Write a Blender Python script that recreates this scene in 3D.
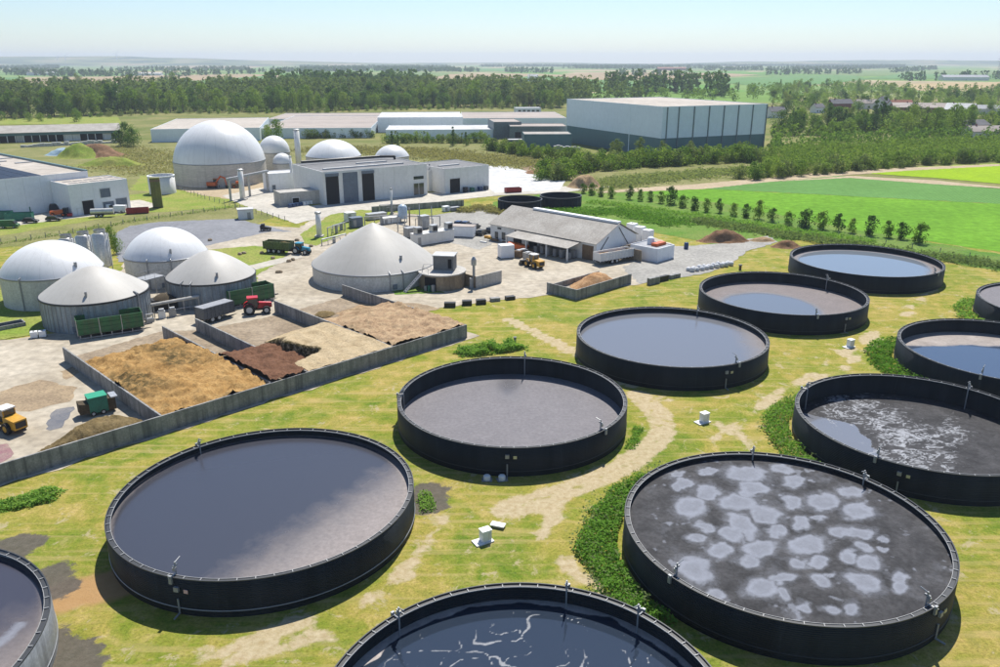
import bpy, math, random
import numpy as np
from mathutils import Vector

# ------------------------------------------------------------------ camera, sky, sun, exposure
sc = bpy.context.scene
for o in list(bpy.data.objects):
    bpy.data.objects.remove(o)
R = math.radians
CAM_H, FPX, PITCH = 45.6, 803.1, R(18.733)
SUN_EL, SUN_AZ = R(58), R(11)          # azimuth measured from +Y (straight ahead) towards +X
cd = bpy.data.cameras.new('camera'); cam = bpy.data.objects.new('camera', cd)
sc.collection.objects.link(cam); sc.camera = cam
cam.location = (0, 0, CAM_H); cam.rotation_euler = (R(90) - PITCH, 0, 0)
cd.sensor_width = 36.0; cd.lens = FPX / 1000 * 36; cd.clip_start = 0.5; cd.clip_end = 60000

w = bpy.data.worlds.new('World'); sc.world = w; w.use_nodes = True
nt = w.node_tree; bg = nt.nodes['Background']
sky = nt.nodes.new('ShaderNodeTexSky'); sky.sky_type = 'NISHITA'; sky.sun_disc = False
sky.sun_elevation = SUN_EL; sky.sun_rotation = SUN_AZ
sky.altitude = 100; sky.air_density = 1.0; sky.dust_density = 0.3; sky.ozone_density = 6.0
nt.links.new(sky.outputs[0], bg.inputs[0]); bg.inputs[1].default_value = 0.10

sl = bpy.data.lights.new('sun', 'SUN'); sl.energy = 5.0; sl.angle = R(0.53); sl.color = (1.0, 0.955, 0.88)
so = bpy.data.objects.new('sun', sl); sc.collection.objects.link(so)
sd = Vector((math.sin(SUN_AZ) * math.cos(SUN_EL), math.cos(SUN_AZ) * math.cos(SUN_EL), math.sin(SUN_EL)))
so.rotation_euler = (-sd).to_track_quat('-Z', 'Y').to_euler()

vs = sc.view_settings
vs.view_transform = 'Standard'; vs.look = 'None'; vs.exposure = 0.45; vs.gamma = 1.0; vs.use_curve_mapping = False
sc.cycles.max_bounces = 6; sc.cycles.diffuse_bounces = 3; sc.cycles.glossy_bounces = 2
sc.cycles.transmission_bounces = 3; sc.cycles.volume_bounces = 0; sc.cycles.transparent_max_bounces = 4
sc.cycles.use_denoising = True
sc.cycles.caustics_reflective = False; sc.cycles.caustics_refractive = False

# ------------------------------------------------------------------ survey helpers
_fw = np.array([0, math.cos(PITCH), -math.sin(PITCH)]); _up = np.array([0, math.sin(PITCH), math.cos(PITCH)])
def g(px, py, z=0.0):
    """ground position surveyed from a point of the photograph (1000 x 667) at level z"""
    d = _fw * FPX + np.array([px - 500.0, 0, 0]) - _up * (py - 333.5)
    t = (CAM_H - z) / -d[2]
    return (float(d[0] * t), float(d[1] * t))
def hz(px, py, pytop):
    """height of something standing at ground point (px,py) that reaches picture row pytop"""
    x, y = g(px, py)
    k = (333.5 - pytop) / FPX
    # v/d = k ; v = y*sin + (z-H)*cos ; d = y*cos - (z-H)*sin
    s, c = math.sin(PITCH), math.cos(PITCH)
    return CAM_H + y * (k * c - s) / (c + k * s)
def proj(P):
    P = np.atleast_2d(np.array(P, float)) - np.array([0, 0, CAM_H])
    d = P @ _fw
    return np.stack([500 + FPX * P[:, 0] / d, 333.5 - FPX * (P @ _up) / d], 1)

# ------------------------------------------------------------------ materials
def N(nt, t, **k):
    n = nt.nodes.new(t)
    for a, b in k.items():
        setattr(n, a, b)
    return n
def newmat(name):
    m = bpy.data.materials.new(name); m.use_nodes = True
    return m, m.node_tree, m.node_tree.nodes['Principled BSDF']
def ramp(nt, src, stops, interp='LINEAR'):
    r = N(nt, 'ShaderNodeValToRGB'); r.color_ramp.interpolation = interp
    e = r.color_ramp.elements
    while len(e) < len(stops): e.new(0.5)
    for q, (p, c) in zip(e, stops):
        q.position = p; q.color = (c, c, c, 1) if isinstance(c, (int, float)) else (*c, 1)
    nt.links.new(src, r.inputs[0]); return r.outputs[0]
def noise(nt, scale, detail=3, rough=0.55, scl=(1, 1, 1), coord='W', dist=0.0):
    if coord == 'W': src = N(nt, 'ShaderNodeNewGeometry').outputs['Position']
    else: src = N(nt, 'ShaderNodeTexCoord').outputs['Object']
    mp = N(nt, 'ShaderNodeMapping'); mp.inputs['Scale'].default_value = scl
    nt.links.new(src, mp.inputs[0])
    n = N(nt, 'ShaderNodeTexNoise'); n.inputs['Scale'].default_value = scale
    n.inputs['Detail'].default_value = detail; n.inputs['Roughness'].default_value = rough
    n.inputs['Distortion'].default_value = dist
    nt.links.new(mp.outputs[0], n.inputs['Vector']); return n.outputs['Fac']
def mix(nt, fac, a, b, mode='MIX'):
    m = N(nt, 'ShaderNodeMix', data_type='RGBA', blend_type=mode)
    for sck, v in ((m.inputs[0], fac), (m.inputs[6], a), (m.inputs[7], b)):
        if isinstance(v, (int, float)): sck.default_value = v
        elif isinstance(v, tuple): sck.default_value = (*v, 1)
        else: nt.links.new(v, sck)
    return m.outputs[2]
def math_(nt, op, a, b=None, c=None, clamp=False):
    m = N(nt, 'ShaderNodeMath', operation=op, use_clamp=clamp)
    for i, v in enumerate((a, b, c)):
        if v is None: continue
        if isinstance(v, (int, float)): m.inputs[i].default_value = v
        else: nt.links.new(v, m.inputs[i])
    return m.outputs[0]
def bump(nt, b, h, strength=0.3, dist=0.05):
    n = N(nt, 'ShaderNodeBump'); n.inputs['Strength'].default_value = strength; n.inputs['Distance'].default_value = dist
    nt.links.new(h, n.inputs['Height']); nt.links.new(n.outputs[0], b.inputs['Normal'])
def attr(nt, name):
    return N(nt, 'ShaderNodeAttribute', attribute_name=name).outputs['Fac']

def weathered(name, c1, c2, scale=0.3, rough=0.7, scl=(1, 1, 1), streak=0.0, streak_c=None, metal=0.0, bmp=0.0, spec=0.4, fine=0.25):
    """general surface: two-tone patchy colour, fine speckle, optional vertical streaks"""
    m, nt, b = newmat(name)
    f = ramp(nt, noise(nt, scale, 5, 0.6, scl), [(0.34, 0.0), (0.66, 1.0)])
    col = mix(nt, f, c1, c2)
    fn = ramp(nt, noise(nt, scale * 9, 3, 0.6, scl), [(0.3, 1 - fine), (0.7, 1 + fine * 0.4)])
    col = mix(nt, 1.0, col, fn, 'MULTIPLY')
    if streak:
        s = ramp(nt, noise(nt, 1.2, 4, 0.65, (1, 1, 0.06)), [(0.45, 0.0), (0.7, 1.0)])
        col = mix(nt, math_(nt, 'MULTIPLY', s, streak), col, streak_c or tuple(x * 0.35 for x in c1))
    nt.links.new(col, b.inputs['Base Color'])
    b.inputs['Roughness'].default_value = rough; b.inputs['Metallic'].default_value = metal
    b.inputs['Specular IOR Level'].default_value = spec
    if bmp: bump(nt, b, noise(nt, scale * 12, 4, 0.6, scl), bmp)
    return m
def plain(name, c, rough=0.6, metal=0.0, var=0.15, scale=0.8, spec=0.4):
    return weathered(name, c, tuple(x * (1 - var) for x in c), scale, rough, metal=metal, spec=spec, fine=0.12)

# ------------------------------------------------------------------ mesh helpers
COL = sc.collection
class MB:
    def __init__(s): s.v = []; s.f = []
    def add(s, v, f):
        o = len(s.v); s.v += [tuple(map(float, q)) for q in v]; s.f += [tuple(o + i for i in q) for q in f]; return s
    def box(s, x0, x1, y0, y1, z0, z1):
        return s.add([(x0, y0, z0), (x1, y0, z0), (x1, y1, z0), (x0, y1, z0), (x0, y0, z1), (x1, y0, z1), (x1, y1, z1), (x0, y1, z1)],
                     [(3, 2, 1, 0), (4, 5, 6, 7), (0, 1, 5, 4), (1, 2, 6, 5), (2, 3, 7, 6), (3, 0, 4, 7)])
    def obox(s, c, ux, L, W, z0, z1):
        """box of length L along unit 2d ux, width W, centred at c"""
        a = np.array(ux, float); a /= np.linalg.norm(a); n = np.array([-a[1], a[0]]); c = np.array(c, float)
        P = [c + a * i * L / 2 + n * j * W / 2 for i, j in ((-1, -1), (1, -1), (1, 1), (-1, 1))]
        return s.prism(P, z0, z1)
    def prism(s, P, z0, z1):
        n = len(P)
        z1s = z1 if isinstance(z1, (list, tuple)) else [z1] * n
        return s.add([(p[0], p[1], z0) for p in P] + [(p[0], p[1], z) for p, z in zip(P, z1s)],
                     [tuple(range(n - 1, -1, -1)), tuple(range(n, 2 * n))] + [(i, (i + 1) % n, n + (i + 1) % n, n + i) for i in range(n)])
    def lathe(s, prof, n=48, c=(0, 0), a0=0.0, a1=2 * math.pi):
        full = abs(a1 - a0 - 2 * math.pi) < 1e-6
        m = n if full else n + 1
        v = []; f = []
        for r, z in prof:
            for i in range(m):
                t = a0 + (a1 - a0) * i / n
                v.append((c[0] + r * math.cos(t), c[1] + r * math.sin(t), z))
        for k in range(len(prof) - 1):
            for i in range(n):
                j = (i + 1) % m
                f.append((k * m + i, k * m + j, (k + 1) * m + j, (k + 1) * m + i))
        return s.add(v, f)
    def cyl(s, c, z0, z1, r, r2=None, n=16):
        r2 = r if r2 is None else r2
        v = [(c[0] + r * math.cos(2 * math.pi * i / n), c[1] + r * math.sin(2 * math.pi * i / n), z0) for i in range(n)]
        v += [(c[0] + r2 * math.cos(2 * math.pi * i / n), c[1] + r2 * math.sin(2 * math.pi * i / n), z1) for i in range(n)]
        return s.add(v, [tuple(range(n - 1, -1, -1)), tuple(range(n, 2 * n))] + [(i, (i + 1) % n, n + (i + 1) % n, n + i) for i in range(n)])
    def tube(s, pts, r, n=6):
        for a, b in zip(pts[:-1], pts[1:]):
            a = Vector(a); b = Vector(b); d = (b - a)
            if d.length < 1e-6: continue
            d.normalize(); u = d.orthogonal().normalized(); w_ = d.cross(u)
            v = []
            for q in (a - d * r * 0.3, b + d * r * 0.3):
                v += [tuple(q + u * r * math.cos(2 * math.pi * i / n) + w_ * r * math.sin(2 * math.pi * i / n)) for i in range(n)]
            s.add(v, [tuple(range(n - 1, -1, -1)), tuple(range(n, 2 * n))] + [(i, (i + 1) % n, n + (i + 1) % n, n + i) for i in range(n)])
        return s
    def hcyl(s, c, ax, L, r, n=16):
        """cylinder of length L along 2d axis ax centred at c (3d)"""
        a = Vector((ax[0], ax[1], 0)).normalized() * L / 2; c = Vector(c)
        d = a.normalized(); u = Vector((0, 0, 1)); w_ = d.cross(u); v = []
        for q in (c - a, c + a):
            v += [tuple(q + u * r * math.sin(2 * math.pi * i / n) + w_ * r * math.cos(2 * math.pi * i / n)) for i in range(n)]
        return s.add(v, [tuple(range(n - 1, -1, -1)), tuple(range(n, 2 * n))] + [(i, (i + 1) % n, n + (i + 1) % n, n + i) for i in range(n)])
    def mesh(s, name, mat, smooth=False):
        me = bpy.data.meshes.new(name); me.from_pydata(s.v, [], s.f); me.update()
        if mat: me.materials.append(mat)
        if smooth: me.polygons.foreach_set('use_smooth', [True] * len(me.polygons))
        return me
    def build(s, name, mat, parent=None, smooth=False, loc=None, rz=None):
        return obj(name, s.mesh(name, mat, smooth), parent, loc, rz)
def obj(name, me, parent=None, loc=None, rz=None):
    o = bpy.data.objects.new(name, me); COL.objects.link(o)
    if parent is not None: o.parent = parent
    if loc is not None: o.location = loc
    if rz is not None: o.rotation_euler = (0, 0, rz)
    return o
LABELS = {}
def tag(o, label, cat, group=None):
    o['label'] = label; o['category'] = cat
    if group: o['group'] = group
    return o
def thing(name, label, cat, loc=(0, 0, 0), rz=0.0, group=None):
    o = bpy.data.objects.new(name, None); COL.objects.link(o)
    o.location = (loc[0], loc[1], loc[2] if len(loc) > 2 else 0.0); o.rotation_euler = (0, 0, rz)
    o.empty_display_size = 0.5
    return tag(o, label, cat, group)
def struct(o):
    o['kind'] = 'structure'; return o
def stuff(o):
    o['kind'] = 'stuff'; return o
def dup(root, loc, rz, label=None, group=None, scale=None):
    r = root.copy(); COL.objects.link(r); r.location = loc; r.rotation_euler = (0, 0, rz)
    if scale is not None: r.scale = scale if isinstance(scale, tuple) else (scale,) * 3
    if label: r['label'] = label
    if group: r['group'] = group
    for ch in list(root.children):
        c = ch.copy(); COL.objects.link(c); c.parent = r
        for q in list(ch.children):
            d = q.copy(); COL.objects.link(d); d.parent = c
    return r
def frame(A, B):
    """origin, rotation and length of a facade whose foot runs from photo point A to B"""
    a = np.array(g(*A)); b = np.array(g(*B)); d = b - a
    return (a[0], a[1], 0.0), math.atan2(d[1], d[0]), float(np.hypot(*d))
def pip(x, y, poly):
    """points in polygon (vectorised)"""
    inside = np.zeros(np.shape(x), bool); n = len(poly)
    for i in range(n):
        x0, y0 = poly[i]; x1, y1 = poly[(i + 1) % n]
        if y0 == y1: continue
        c = ((y0 > y) != (y1 > y)) & (x < (x1 - x0) * (y - y0) / (y1 - y0) + x0)
        inside ^= c
    return inside
def pdist(x, y, line):
    """distance to a polyline (vectorised)"""
    best = np.full(np.shape(x), 1e9)
    for (x0, y0), (x1, y1) in zip(line[:-1], line[1:]):
        dx, dy = x1 - x0, y1 - y0
        t = np.clip(((x - x0) * dx + (y - y0) * dy) / (dx * dx + dy * dy + 1e-9), 0, 1)
        best = np.minimum(best, np.hypot(x - x0 - t * dx, y - y0 - t * dy))
    return best
def sstep(a, b, x):
    t = np.clip((x - a) / (b - a), 0, 1); return t * t * (3 - 2 * t)
def vnoise(x, y, seed=0, octaves=3):
    """cheap value noise for masks and heaps"""
    rs = np.random.RandomState(seed); T = rs.rand(64, 64); out = 0; amp = 1; tot = 0
    for k in range(octaves):
        xi = np.floor(x).astype(int); yi = np.floor(y).astype(int); fx = x - xi; fy = y - yi
        fx = fx * fx * (3 - 2 * fx); fy = fy * fy * (3 - 2 * fy)
        a = T[xi % 64, yi % 64]; b = T[(xi + 1) % 64, yi % 64]; c = T[xi % 64, (yi + 1) % 64]; d = T[(xi + 1) % 64, (yi + 1) % 64]
        out = out + amp * ((a * (1 - fx) + b * fx) * (1 - fy) + (c * (1 - fx) + d * fx) * fy); tot += amp
        amp *= 0.5; x = x * 2.03 + 11.3; y = y * 2.03 + 5.7
    return out / tot
def grid_mesh(name, xs, ys, zf, mat, attrs=None, mask=None, smooth=True):
    X, Y = np.meshgrid(xs, ys); Z = zf(X, Y) if callable(zf) else np.full(X.shape, float(zf))
    nx, ny = len(xs), len(ys)
    V = np.stack([X, Y, Z], -1).reshape(-1, 3)
    I = np.arange(nx * ny).reshape(ny, nx)
    F = np.stack([I[:-1, :-1], I[:-1, 1:], I[1:, 1:], I[1:, :-1]], -1)
    if mask is not None:
        M = mask(X, Y); F = F[M[:-1, :-1] & M[:-1, 1:] & M[1:, 1:] & M[1:, :-1]]
    F = F.reshape(-1, 4)
    used = np.unique(F); rm = np.full(len(V), -1); rm[used] = np.arange(len(used)); V2 = V[used]; F = rm[F]
    me = bpy.data.meshes.new(name)
    me.vertices.add(len(V2)); me.vertices.foreach_set('co', V2.astype(np.float32).ravel())
    me.loops.add(F.size); me.loops.foreach_set('vertex_index', F.astype(np.int32).ravel())
    me.polygons.add(len(F)); me.polygons.foreach_set('loop_start', np.arange(0, F.size, 4, dtype=np.int32))
    me.update(calc_edges=True); me.materials.append(mat)
    if smooth: me.polygons.foreach_set('use_smooth', [True] * len(F))
    for k, fn in (attrs or {}).items():
        a = me.attributes.new(k, 'FLOAT', 'POINT'); a.data.foreach_set('value', fn(X, Y).reshape(-1)[used].astype(np.float32))
    return me
def sheet(name, pts, z, mat, jitter=0.0, seed=1):
    """flat sheet from a world polygon, edge broken up by jitter"""
    rnd = random.Random(seed); P = []
    n = len(pts)
    for i in range(n):
        a = pts[i]; b = pts[(i + 1) % n]; L = math.hypot(b[0] - a[0], b[1] - a[1])
        k = max(1, int(L / (jitter * 3))) if jitter else 1
        for j in range(k):
            t = j / k; x = a[0] + (b[0] - a[0]) * t; y = a[1] + (b[1] - a[1]) * t
            if jitter and j: x += rnd.uniform(-jitter, jitter); y += rnd.uniform(-jitter, jitter)
            P.append((x, y, z))
    me = bpy.data.meshes.new(name); me.from_pydata(P, [], [tuple(range(len(P)))]); me.update(); me.materials.append(mat)
    if me.polygons[0].normal.z < 0: me.flip_normals()
    return obj(name, me)
def G(*pts, z=0.0):
    return [g(px, py, z) for px, py in pts]
# ------------------------------------------------------------------ palette
M = {}
M['yard'] = weathered('yard_concrete', (0.47, 0.415, 0.325), (0.33, 0.28, 0.205), 0.07, 0.9, bmp=0.2, fine=0.3)
M['apron'] = weathered('pale_concrete', (0.50, 0.465, 0.40), (0.40, 0.37, 0.31), 0.06, 0.85, bmp=0.1)
M['earthy'] = weathered('tracked_mud', (0.36, 0.27, 0.165), (0.25, 0.185, 0.115), 0.3, 0.95, bmp=0.4, fine=0.35)
M['puddle'] = weathered('wet_concrete', (0.13, 0.125, 0.125), (0.22, 0.20, 0.175), 0.4, 0.25, fine=0.2)
M['redstain'] = weathered('red_silage_stain', (0.24, 0.10, 0.12), (0.30, 0.22, 0.18), 0.5, 0.6, fine=0.3)
M['asphalt'] = weathered('grey_asphalt', (0.22, 0.225, 0.24), (0.17, 0.175, 0.19), 0.08, 0.85, bmp=0.2)
M['gravel'] = weathered('grey_gravel', (0.36, 0.345, 0.31), (0.27, 0.26, 0.235), 0.15, 0.95, bmp=0.5, fine=0.3)
M['earth'] = weathered('bare_earth', (0.30, 0.21, 0.13), (0.20, 0.14, 0.09), 0.12, 0.95, bmp=0.6, fine=0.35)
M['sandy'] = weathered('sandy_soil', (0.44, 0.35, 0.23), (0.36, 0.28, 0.17), 0.1, 0.95, bmp=0.3)
M['conc'] = weathered('grey_concrete', (0.34, 0.335, 0.32), (0.22, 0.22, 0.215), 0.5, 0.85, streak=0.75, streak_c=(0.07, 0.075, 0.08), bmp=0.3)
M['conc_l'] = weathered('pale_concrete_wall', (0.50, 0.48, 0.44), (0.40, 0.38, 0.345), 0.35, 0.85, streak=0.4, streak_c=(0.2, 0.19, 0.17), bmp=0.2)
M['dirt_conc'] = weathered('dirty_concrete', (0.36, 0.285, 0.195), (0.22, 0.165, 0.105), 0.2, 0.9, streak=0.5, streak_c=(0.09, 0.07, 0.05), bmp=0.3)
M['white'] = weathered('white_panel', (0.82, 0.83, 0.84), (0.76, 0.77, 0.78), 0.12, 0.55, streak=0.12, streak_c=(0.55, 0.55, 0.54), fine=0.06)
M['offwhite'] = weathered('off_white_render', (0.74, 0.735, 0.71), (0.66, 0.655, 0.63), 0.12, 0.8, streak=0.25, streak_c=(0.48, 0.46, 0.43), fine=0.08)
M['bluewhite'] = weathered('pale_blue_cladding', (0.80, 0.87, 0.90), (0.76, 0.83, 0.865), 0.05, 0.5, streak=0.08, streak_c=(0.5, 0.55, 0.58), fine=0.05)
M['slate'] = weathered('slate_cladding', (0.095, 0.185, 0.195), (0.085, 0.17, 0.18), 0.05, 0.5, fine=0.06)
M['slate_g'] = weathered('grey_green_cladding', (0.17, 0.215, 0.225), (0.14, 0.18, 0.19), 0.15, 0.55)
M['roof_beige'] = weathered('beige_gravel_roof', (0.47, 0.42, 0.36), (0.40, 0.355, 0.30), 0.03, 0.9)
M['roof_tan'] = weathered('pinkish_flat_roof', (0.40, 0.345, 0.30), (0.32, 0.275, 0.245), 0.02, 0.9, scl=(0.5, 2, 1))
M['roof_white'] = weathered('white_flat_roof', (0.56, 0.56, 0.55), (0.47, 0.47, 0.46), 0.03, 0.8)
M['roof_grey'] = weathered('grey_corrugated_roof', (0.40, 0.375, 0.335), (0.30, 0.275, 0.24), 0.25, 0.85, bmp=0.2)
M['roof_dark'] = weathered('dark_roof_felt', (0.20, 0.20, 0.20), (0.15, 0.15, 0.155), 0.1, 0.85)
M['tile_red'] = weathered('red_roof_tiles', (0.34, 0.13, 0.075), (0.25, 0.10, 0.06), 0.2, 0.85)
M['tile_slate'] = weathered('slate_roof_tiles', (0.13, 0.125, 0.135), (0.09, 0.09, 0.10), 0.2, 0.7)
M['brick'] = weathered('red_brick', (0.27, 0.10, 0.075), (0.20, 0.085, 0.065), 0.3, 0.9)
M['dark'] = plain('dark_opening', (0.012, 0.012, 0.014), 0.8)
M['black'] = plain('black_steel', (0.022, 0.023, 0.026), 0.5)
M['rubber'] = plain('tyre_rubber', (0.02, 0.02, 0.02), 0.8)
M['steel'] = weathered('galvanised_steel', (0.45, 0.46, 0.47), (0.34, 0.35, 0.36), 1.0, 0.45, metal=0.6)
M['inox'] = weathered('stainless_steel', (0.66, 0.65, 0.61), (0.55, 0.54, 0.50), 0.4, 0.35, metal=0.35, streak=0.3, streak_c=(0.35, 0.33, 0.3))
M['pipe'] = plain('grey_pipe', (0.32, 0.33, 0.34), 0.5, metal=0.3)
M['shutter'] = weathered('blue_grey_shutter', (0.14, 0.175, 0.22), (0.11, 0.14, 0.18), 0.5, 0.5)
M['glass'] = plain('window_glass', (0.03, 0.04, 0.05), 0.08, spec=0.8)
M['green_p'] = weathered('green_trailer_paint', (0.035, 0.16, 0.055), (0.03, 0.115, 0.045), 0.6, 0.5, streak=0.5, streak_c=(0.09, 0.085, 0.05))
M['green_d'] = weathered('dirty_green_paint', (0.10, 0.15, 0.045), (0.08, 0.11, 0.04), 0.6, 0.6)
M['green_c'] = weathered('green_container_paint', (0.02, 0.18, 0.12), (0.015, 0.13, 0.09), 0.6, 0.5)
M['red_p'] = plain('red_tractor_paint', (0.55, 0.02, 0.03), 0.3)
M['red_c'] = weathered('red_container_paint', (0.36, 0.03, 0.03), (0.25, 0.025, 0.025), 0.5, 0.5)
M['blue_p'] = plain('blue_tractor_paint', (0.03, 0.28, 0.42), 0.3)
M['blue_d'] = plain('dark_blue_paint', (0.02, 0.06, 0.16), 0.35)
M['yellow_p'] = weathered('yellow_loader_paint', (0.62, 0.34, 0.03), (0.48, 0.25, 0.03), 0.8, 0.45)
M['orange_p'] = plain('orange_excavator_paint', (0.62, 0.12, 0.02), 0.4)
M['grey_p'] = weathered('grey_trailer_paint', (0.115, 0.125, 0.14), (0.09, 0.10, 0.11), 0.5, 0.5)
M['tarp'] = weathered('grey_tarpaulin', (0.30, 0.31, 0.33), (0.24, 0.25, 0.27), 0.5, 0.6)
M['wheel_w'] = plain('pale_wheel_rim', (0.55, 0.55, 0.53), 0.5)
M['manure'] = weathered('dark_manure', (0.10, 0.075, 0.045), (0.06, 0.045, 0.025), 0.8, 0.95, bmp=0.8, fine=0.4)
M['wood'] = weathered('brown_wood', (0.22, 0.15, 0.09), (0.16, 0.10, 0.06), 0.5, 0.8)

# membranes
def membrane(name, c1, c2, rough, seams=24):
    m, nt, b = newmat(name)
    f = ramp(nt, noise(nt, 0.12, 5, 0.6, (1, 1, 0.5)), [(0.35, 0.0), (0.65, 1.0)])
    col = mix(nt, f, c1, c2)
    # welded gores of the membrane
    tc = N(nt, 'ShaderNodeTexCoord'); sp = N(nt, 'ShaderNodeSeparateXYZ'); nt.links.new(tc.outputs['Object'], sp.inputs[0])
    a = math_(nt, 'ARCTAN2', sp.outputs[1], sp.outputs[0])
    fr = math_(nt, 'FRACT', math_(nt, 'MULTIPLY', a, seams / (2 * math.pi)))
    seam = math_(nt, 'LESS_THAN', fr, 0.035)
    col = mix(nt, math_(nt, 'MULTIPLY', seam, 0.22), col, (0.2, 0.2, 0.2))
    st = ramp(nt, noise(nt, 0.8, 4, 0.6, (1, 1, 0.15)), [(0.5, 0.0), (0.8, 1.0)])
    col = mix(nt, math_(nt, 'MULTIPLY', st, 0.18), col, (0.28, 0.26, 0.22))
    nt.links.new(col, b.inputs['Base Color']); b.inputs['Roughness'].default_value = rough
    b.inputs['Specular IOR Level'].default_value = 0.35
    return m
M['dome'] = membrane('dome_membrane', (0.70, 0.70, 0.69), (0.64, 0.64, 0.63), 0.42)
M['cone'] = membrane('beige_membrane', (0.47, 0.45, 0.41), (0.41, 0.39, 0.35), 0.55, 36)

# ------------------------------------------------------------------ terrain
def far_ground_mat():
    m, nt, b = newmat('meadow_and_fields')
    pos = N(nt, 'ShaderNodeNewGeometry').outputs['Position']
    # near: rough meadow
    a = ramp(nt, noise(nt, 0.03, 5, 0.6), [(0.35, (0.13, 0.16, 0.045)), (0.55, (0.20, 0.20, 0.075)), (0.7, (0.27, 0.24, 0.10))])
    fine = ramp(nt, noise(nt, 0.5, 4, 0.7), [(0.3, 0.75), (0.7, 1.15)])
    near = mix(nt, 1.0, a, fine, 'MULTIPLY')
    # far: patchwork of fields
    mp = N(nt, 'ShaderNodeMapping'); mp.inputs['Scale'].default_value = (0.0030, 0.0020, 0); mp.inputs['Rotation'].default_value = (0, 0, 0.5)
    nt.links.new(pos, mp.inputs[0])
    v = N(nt, 'ShaderNodeTexVoronoi', distance='CHEBYCHEV'); v.inputs['Scale'].default_value = 1.0; v.inputs['Randomness'].default_value = 0.85
    nt.links.new(mp.outputs[0], v.inputs['Vector'])
    sp = N(nt, 'ShaderNodeSeparateColor'); nt.links.new(v.outputs['Color'], sp.inputs[0])
    far = ramp(nt, sp.outputs[0], [(0.0, (0.12, 0.25, 0.05)), (0.16, (0.18, 0.27, 0.085)), (0.34, (0.34, 0.28, 0.16)), (0.44, (0.13, 0.22, 0.065)),
                                   (0.6, (0.24, 0.27, 0.11)), (0.74, (0.15, 0.25, 0.06)), (0.9, (0.38, 0.31, 0.19))], 'CONSTANT')
    far = mix(nt, 1.0, far, ramp(nt, noise(nt, 0.008, 4), [(0.3, 0.85), (0.7, 1.1)]), 'MULTIPLY')
    sy = N(nt, 'ShaderNodeSeparateXYZ'); nt.links.new(pos, sy.inputs[0])
    f = ramp(nt, math_(nt, 'DIVIDE', sy.outputs[1], 2000.0), [(0.47, 0.0), (0.50, 1.0)])
    nt.links.new(mix(nt, f, near, far), b.inputs['Base Color'])
    b.inputs['Roughness'].default_value = 1.0; b.inputs['Specular IOR Level'].default_value = 0.05
    return m
S = 15500
me = bpy.data.meshes.new('terrain'); me.from_pydata([(-S, -600, -0.05), (S, -600, -0.05), (S, S, -0.05), (-S, S, -0.05)], [], [(0, 1, 2, 3)])
me.materials.append(far_ground_mat()); struct(obj('terrain', me))

# low hills on the skyline
def hill_mat():
    m, nt, b = newmat('hill_woods_and_fields')
    c = ramp(nt, noise(nt, 0.0022, 4, 0.6, (1, 1, 8)), [(0.42, (0.05, 0.085, 0.04)), (0.5, (0.15, 0.19, 0.07)), (0.62, (0.28, 0.24, 0.14))])
    nt.links.new(c, b.inputs['Base Color']); b.inputs['Roughness'].default_value = 1.0; b.inputs['Specular IOR Level'].default_value = 0.0
    return m
HM = hill_mat()
def hills(x0, x1, y0, y1, h, seed):
    xs = np.linspace(x0, x1, 60); ys = np.linspace(y0, y1, 16)
    def zf(X, Y):
        u = (X - x0) / (x1 - x0); v = (Y - y0) / (y1 - y0)
        e = np.sin(np.pi * np.clip(u, 0, 1)) ** 0.8 * np.sin(np.pi * np.clip(v, 0, 1))
        return h * e * (0.65 + 0.6 * vnoise(u * 7 + seed, v * 2 + seed, seed, 3)) - 1.0
    return struct(obj('hills', grid_mesh('hills', xs, ys, zf, HM)))
hills(-9500, -800, 8200, 12500, 95, 3); hills(-2600, 3000, 9800, 13500, 30, 5); hills(1800, 8800, 8600, 12500, 62, 9)

# mown grass of the tank park
TR = [G((637, 395), (658, 413), (664, 431), (649, 449), (622, 467), (592, 482), (562, 493), (529, 503), (510, 510)),
      G((630, 385), (560, 345), (510, 320))]
TRW = [2.1, 1.4]
TRB = [G((222, 667), (275, 650), (330, 629), (380, 587), (405, 572)), G((180, 667), (260, 640), (320, 615)), G((440, 520), (425, 545), (400, 575)),
       G((745, 440), (720, 425), (690, 405), (660, 398)), G((900, 330), (870, 350), (810, 385)), G((700, 470), (715, 440), (770, 400), (830, 362), (900, 320), (930, 290)),
       G((570, 560), (600, 590), (640, 612)), G((540, 540), (560, 500))]
PATHC = G((36, 606), (75, 594), (122, 582))
SOIL = [G((20, 545), (0, 560), (-40, 545)), G((58, 640), (72, 655), (70, 690)), G((45, 575), (55, 585)), G((424, 505), (432, 492))]
def dirt_a(X, Y):
    n = vnoise(X * 0.35, Y * 0.35, 2, 3)
    d = np.zeros(X.shape)
    for L, w_ in zip(TR, TRW):
        q = pdist(X, Y, L); d = np.maximum(d, sstep(w_ * 1.5, w_ * 0.5, q + (n - 0.5) * 1.6) * (0.62 + 0.38 * sstep(0.55, 0.15, np.abs(q - 1.0))))
    for L in TRB:
        q = pdist(X, Y, L); d = np.maximum(d, 0.75 * sstep(2.2, 0.3, q + (n - 0.35) * 4.5))
    return d
def path_a(X, Y):
    n = vnoise(X * 0.6, Y * 0.6, 4, 3)
    return sstep(2.7, 2.1, pdist(X, Y, PATHC) + (n - 0.5) * 0.8)
def soil_a(X, Y):
    n = vnoise(X * 0.5, Y * 0.5, 8, 3); d = np.zeros(X.shape)
    for L in SOIL: d = np.maximum(d, sstep(3.2, 0.8, pdist(X, Y, L) + (n - 0.5) * 3.5))
    return d
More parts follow.
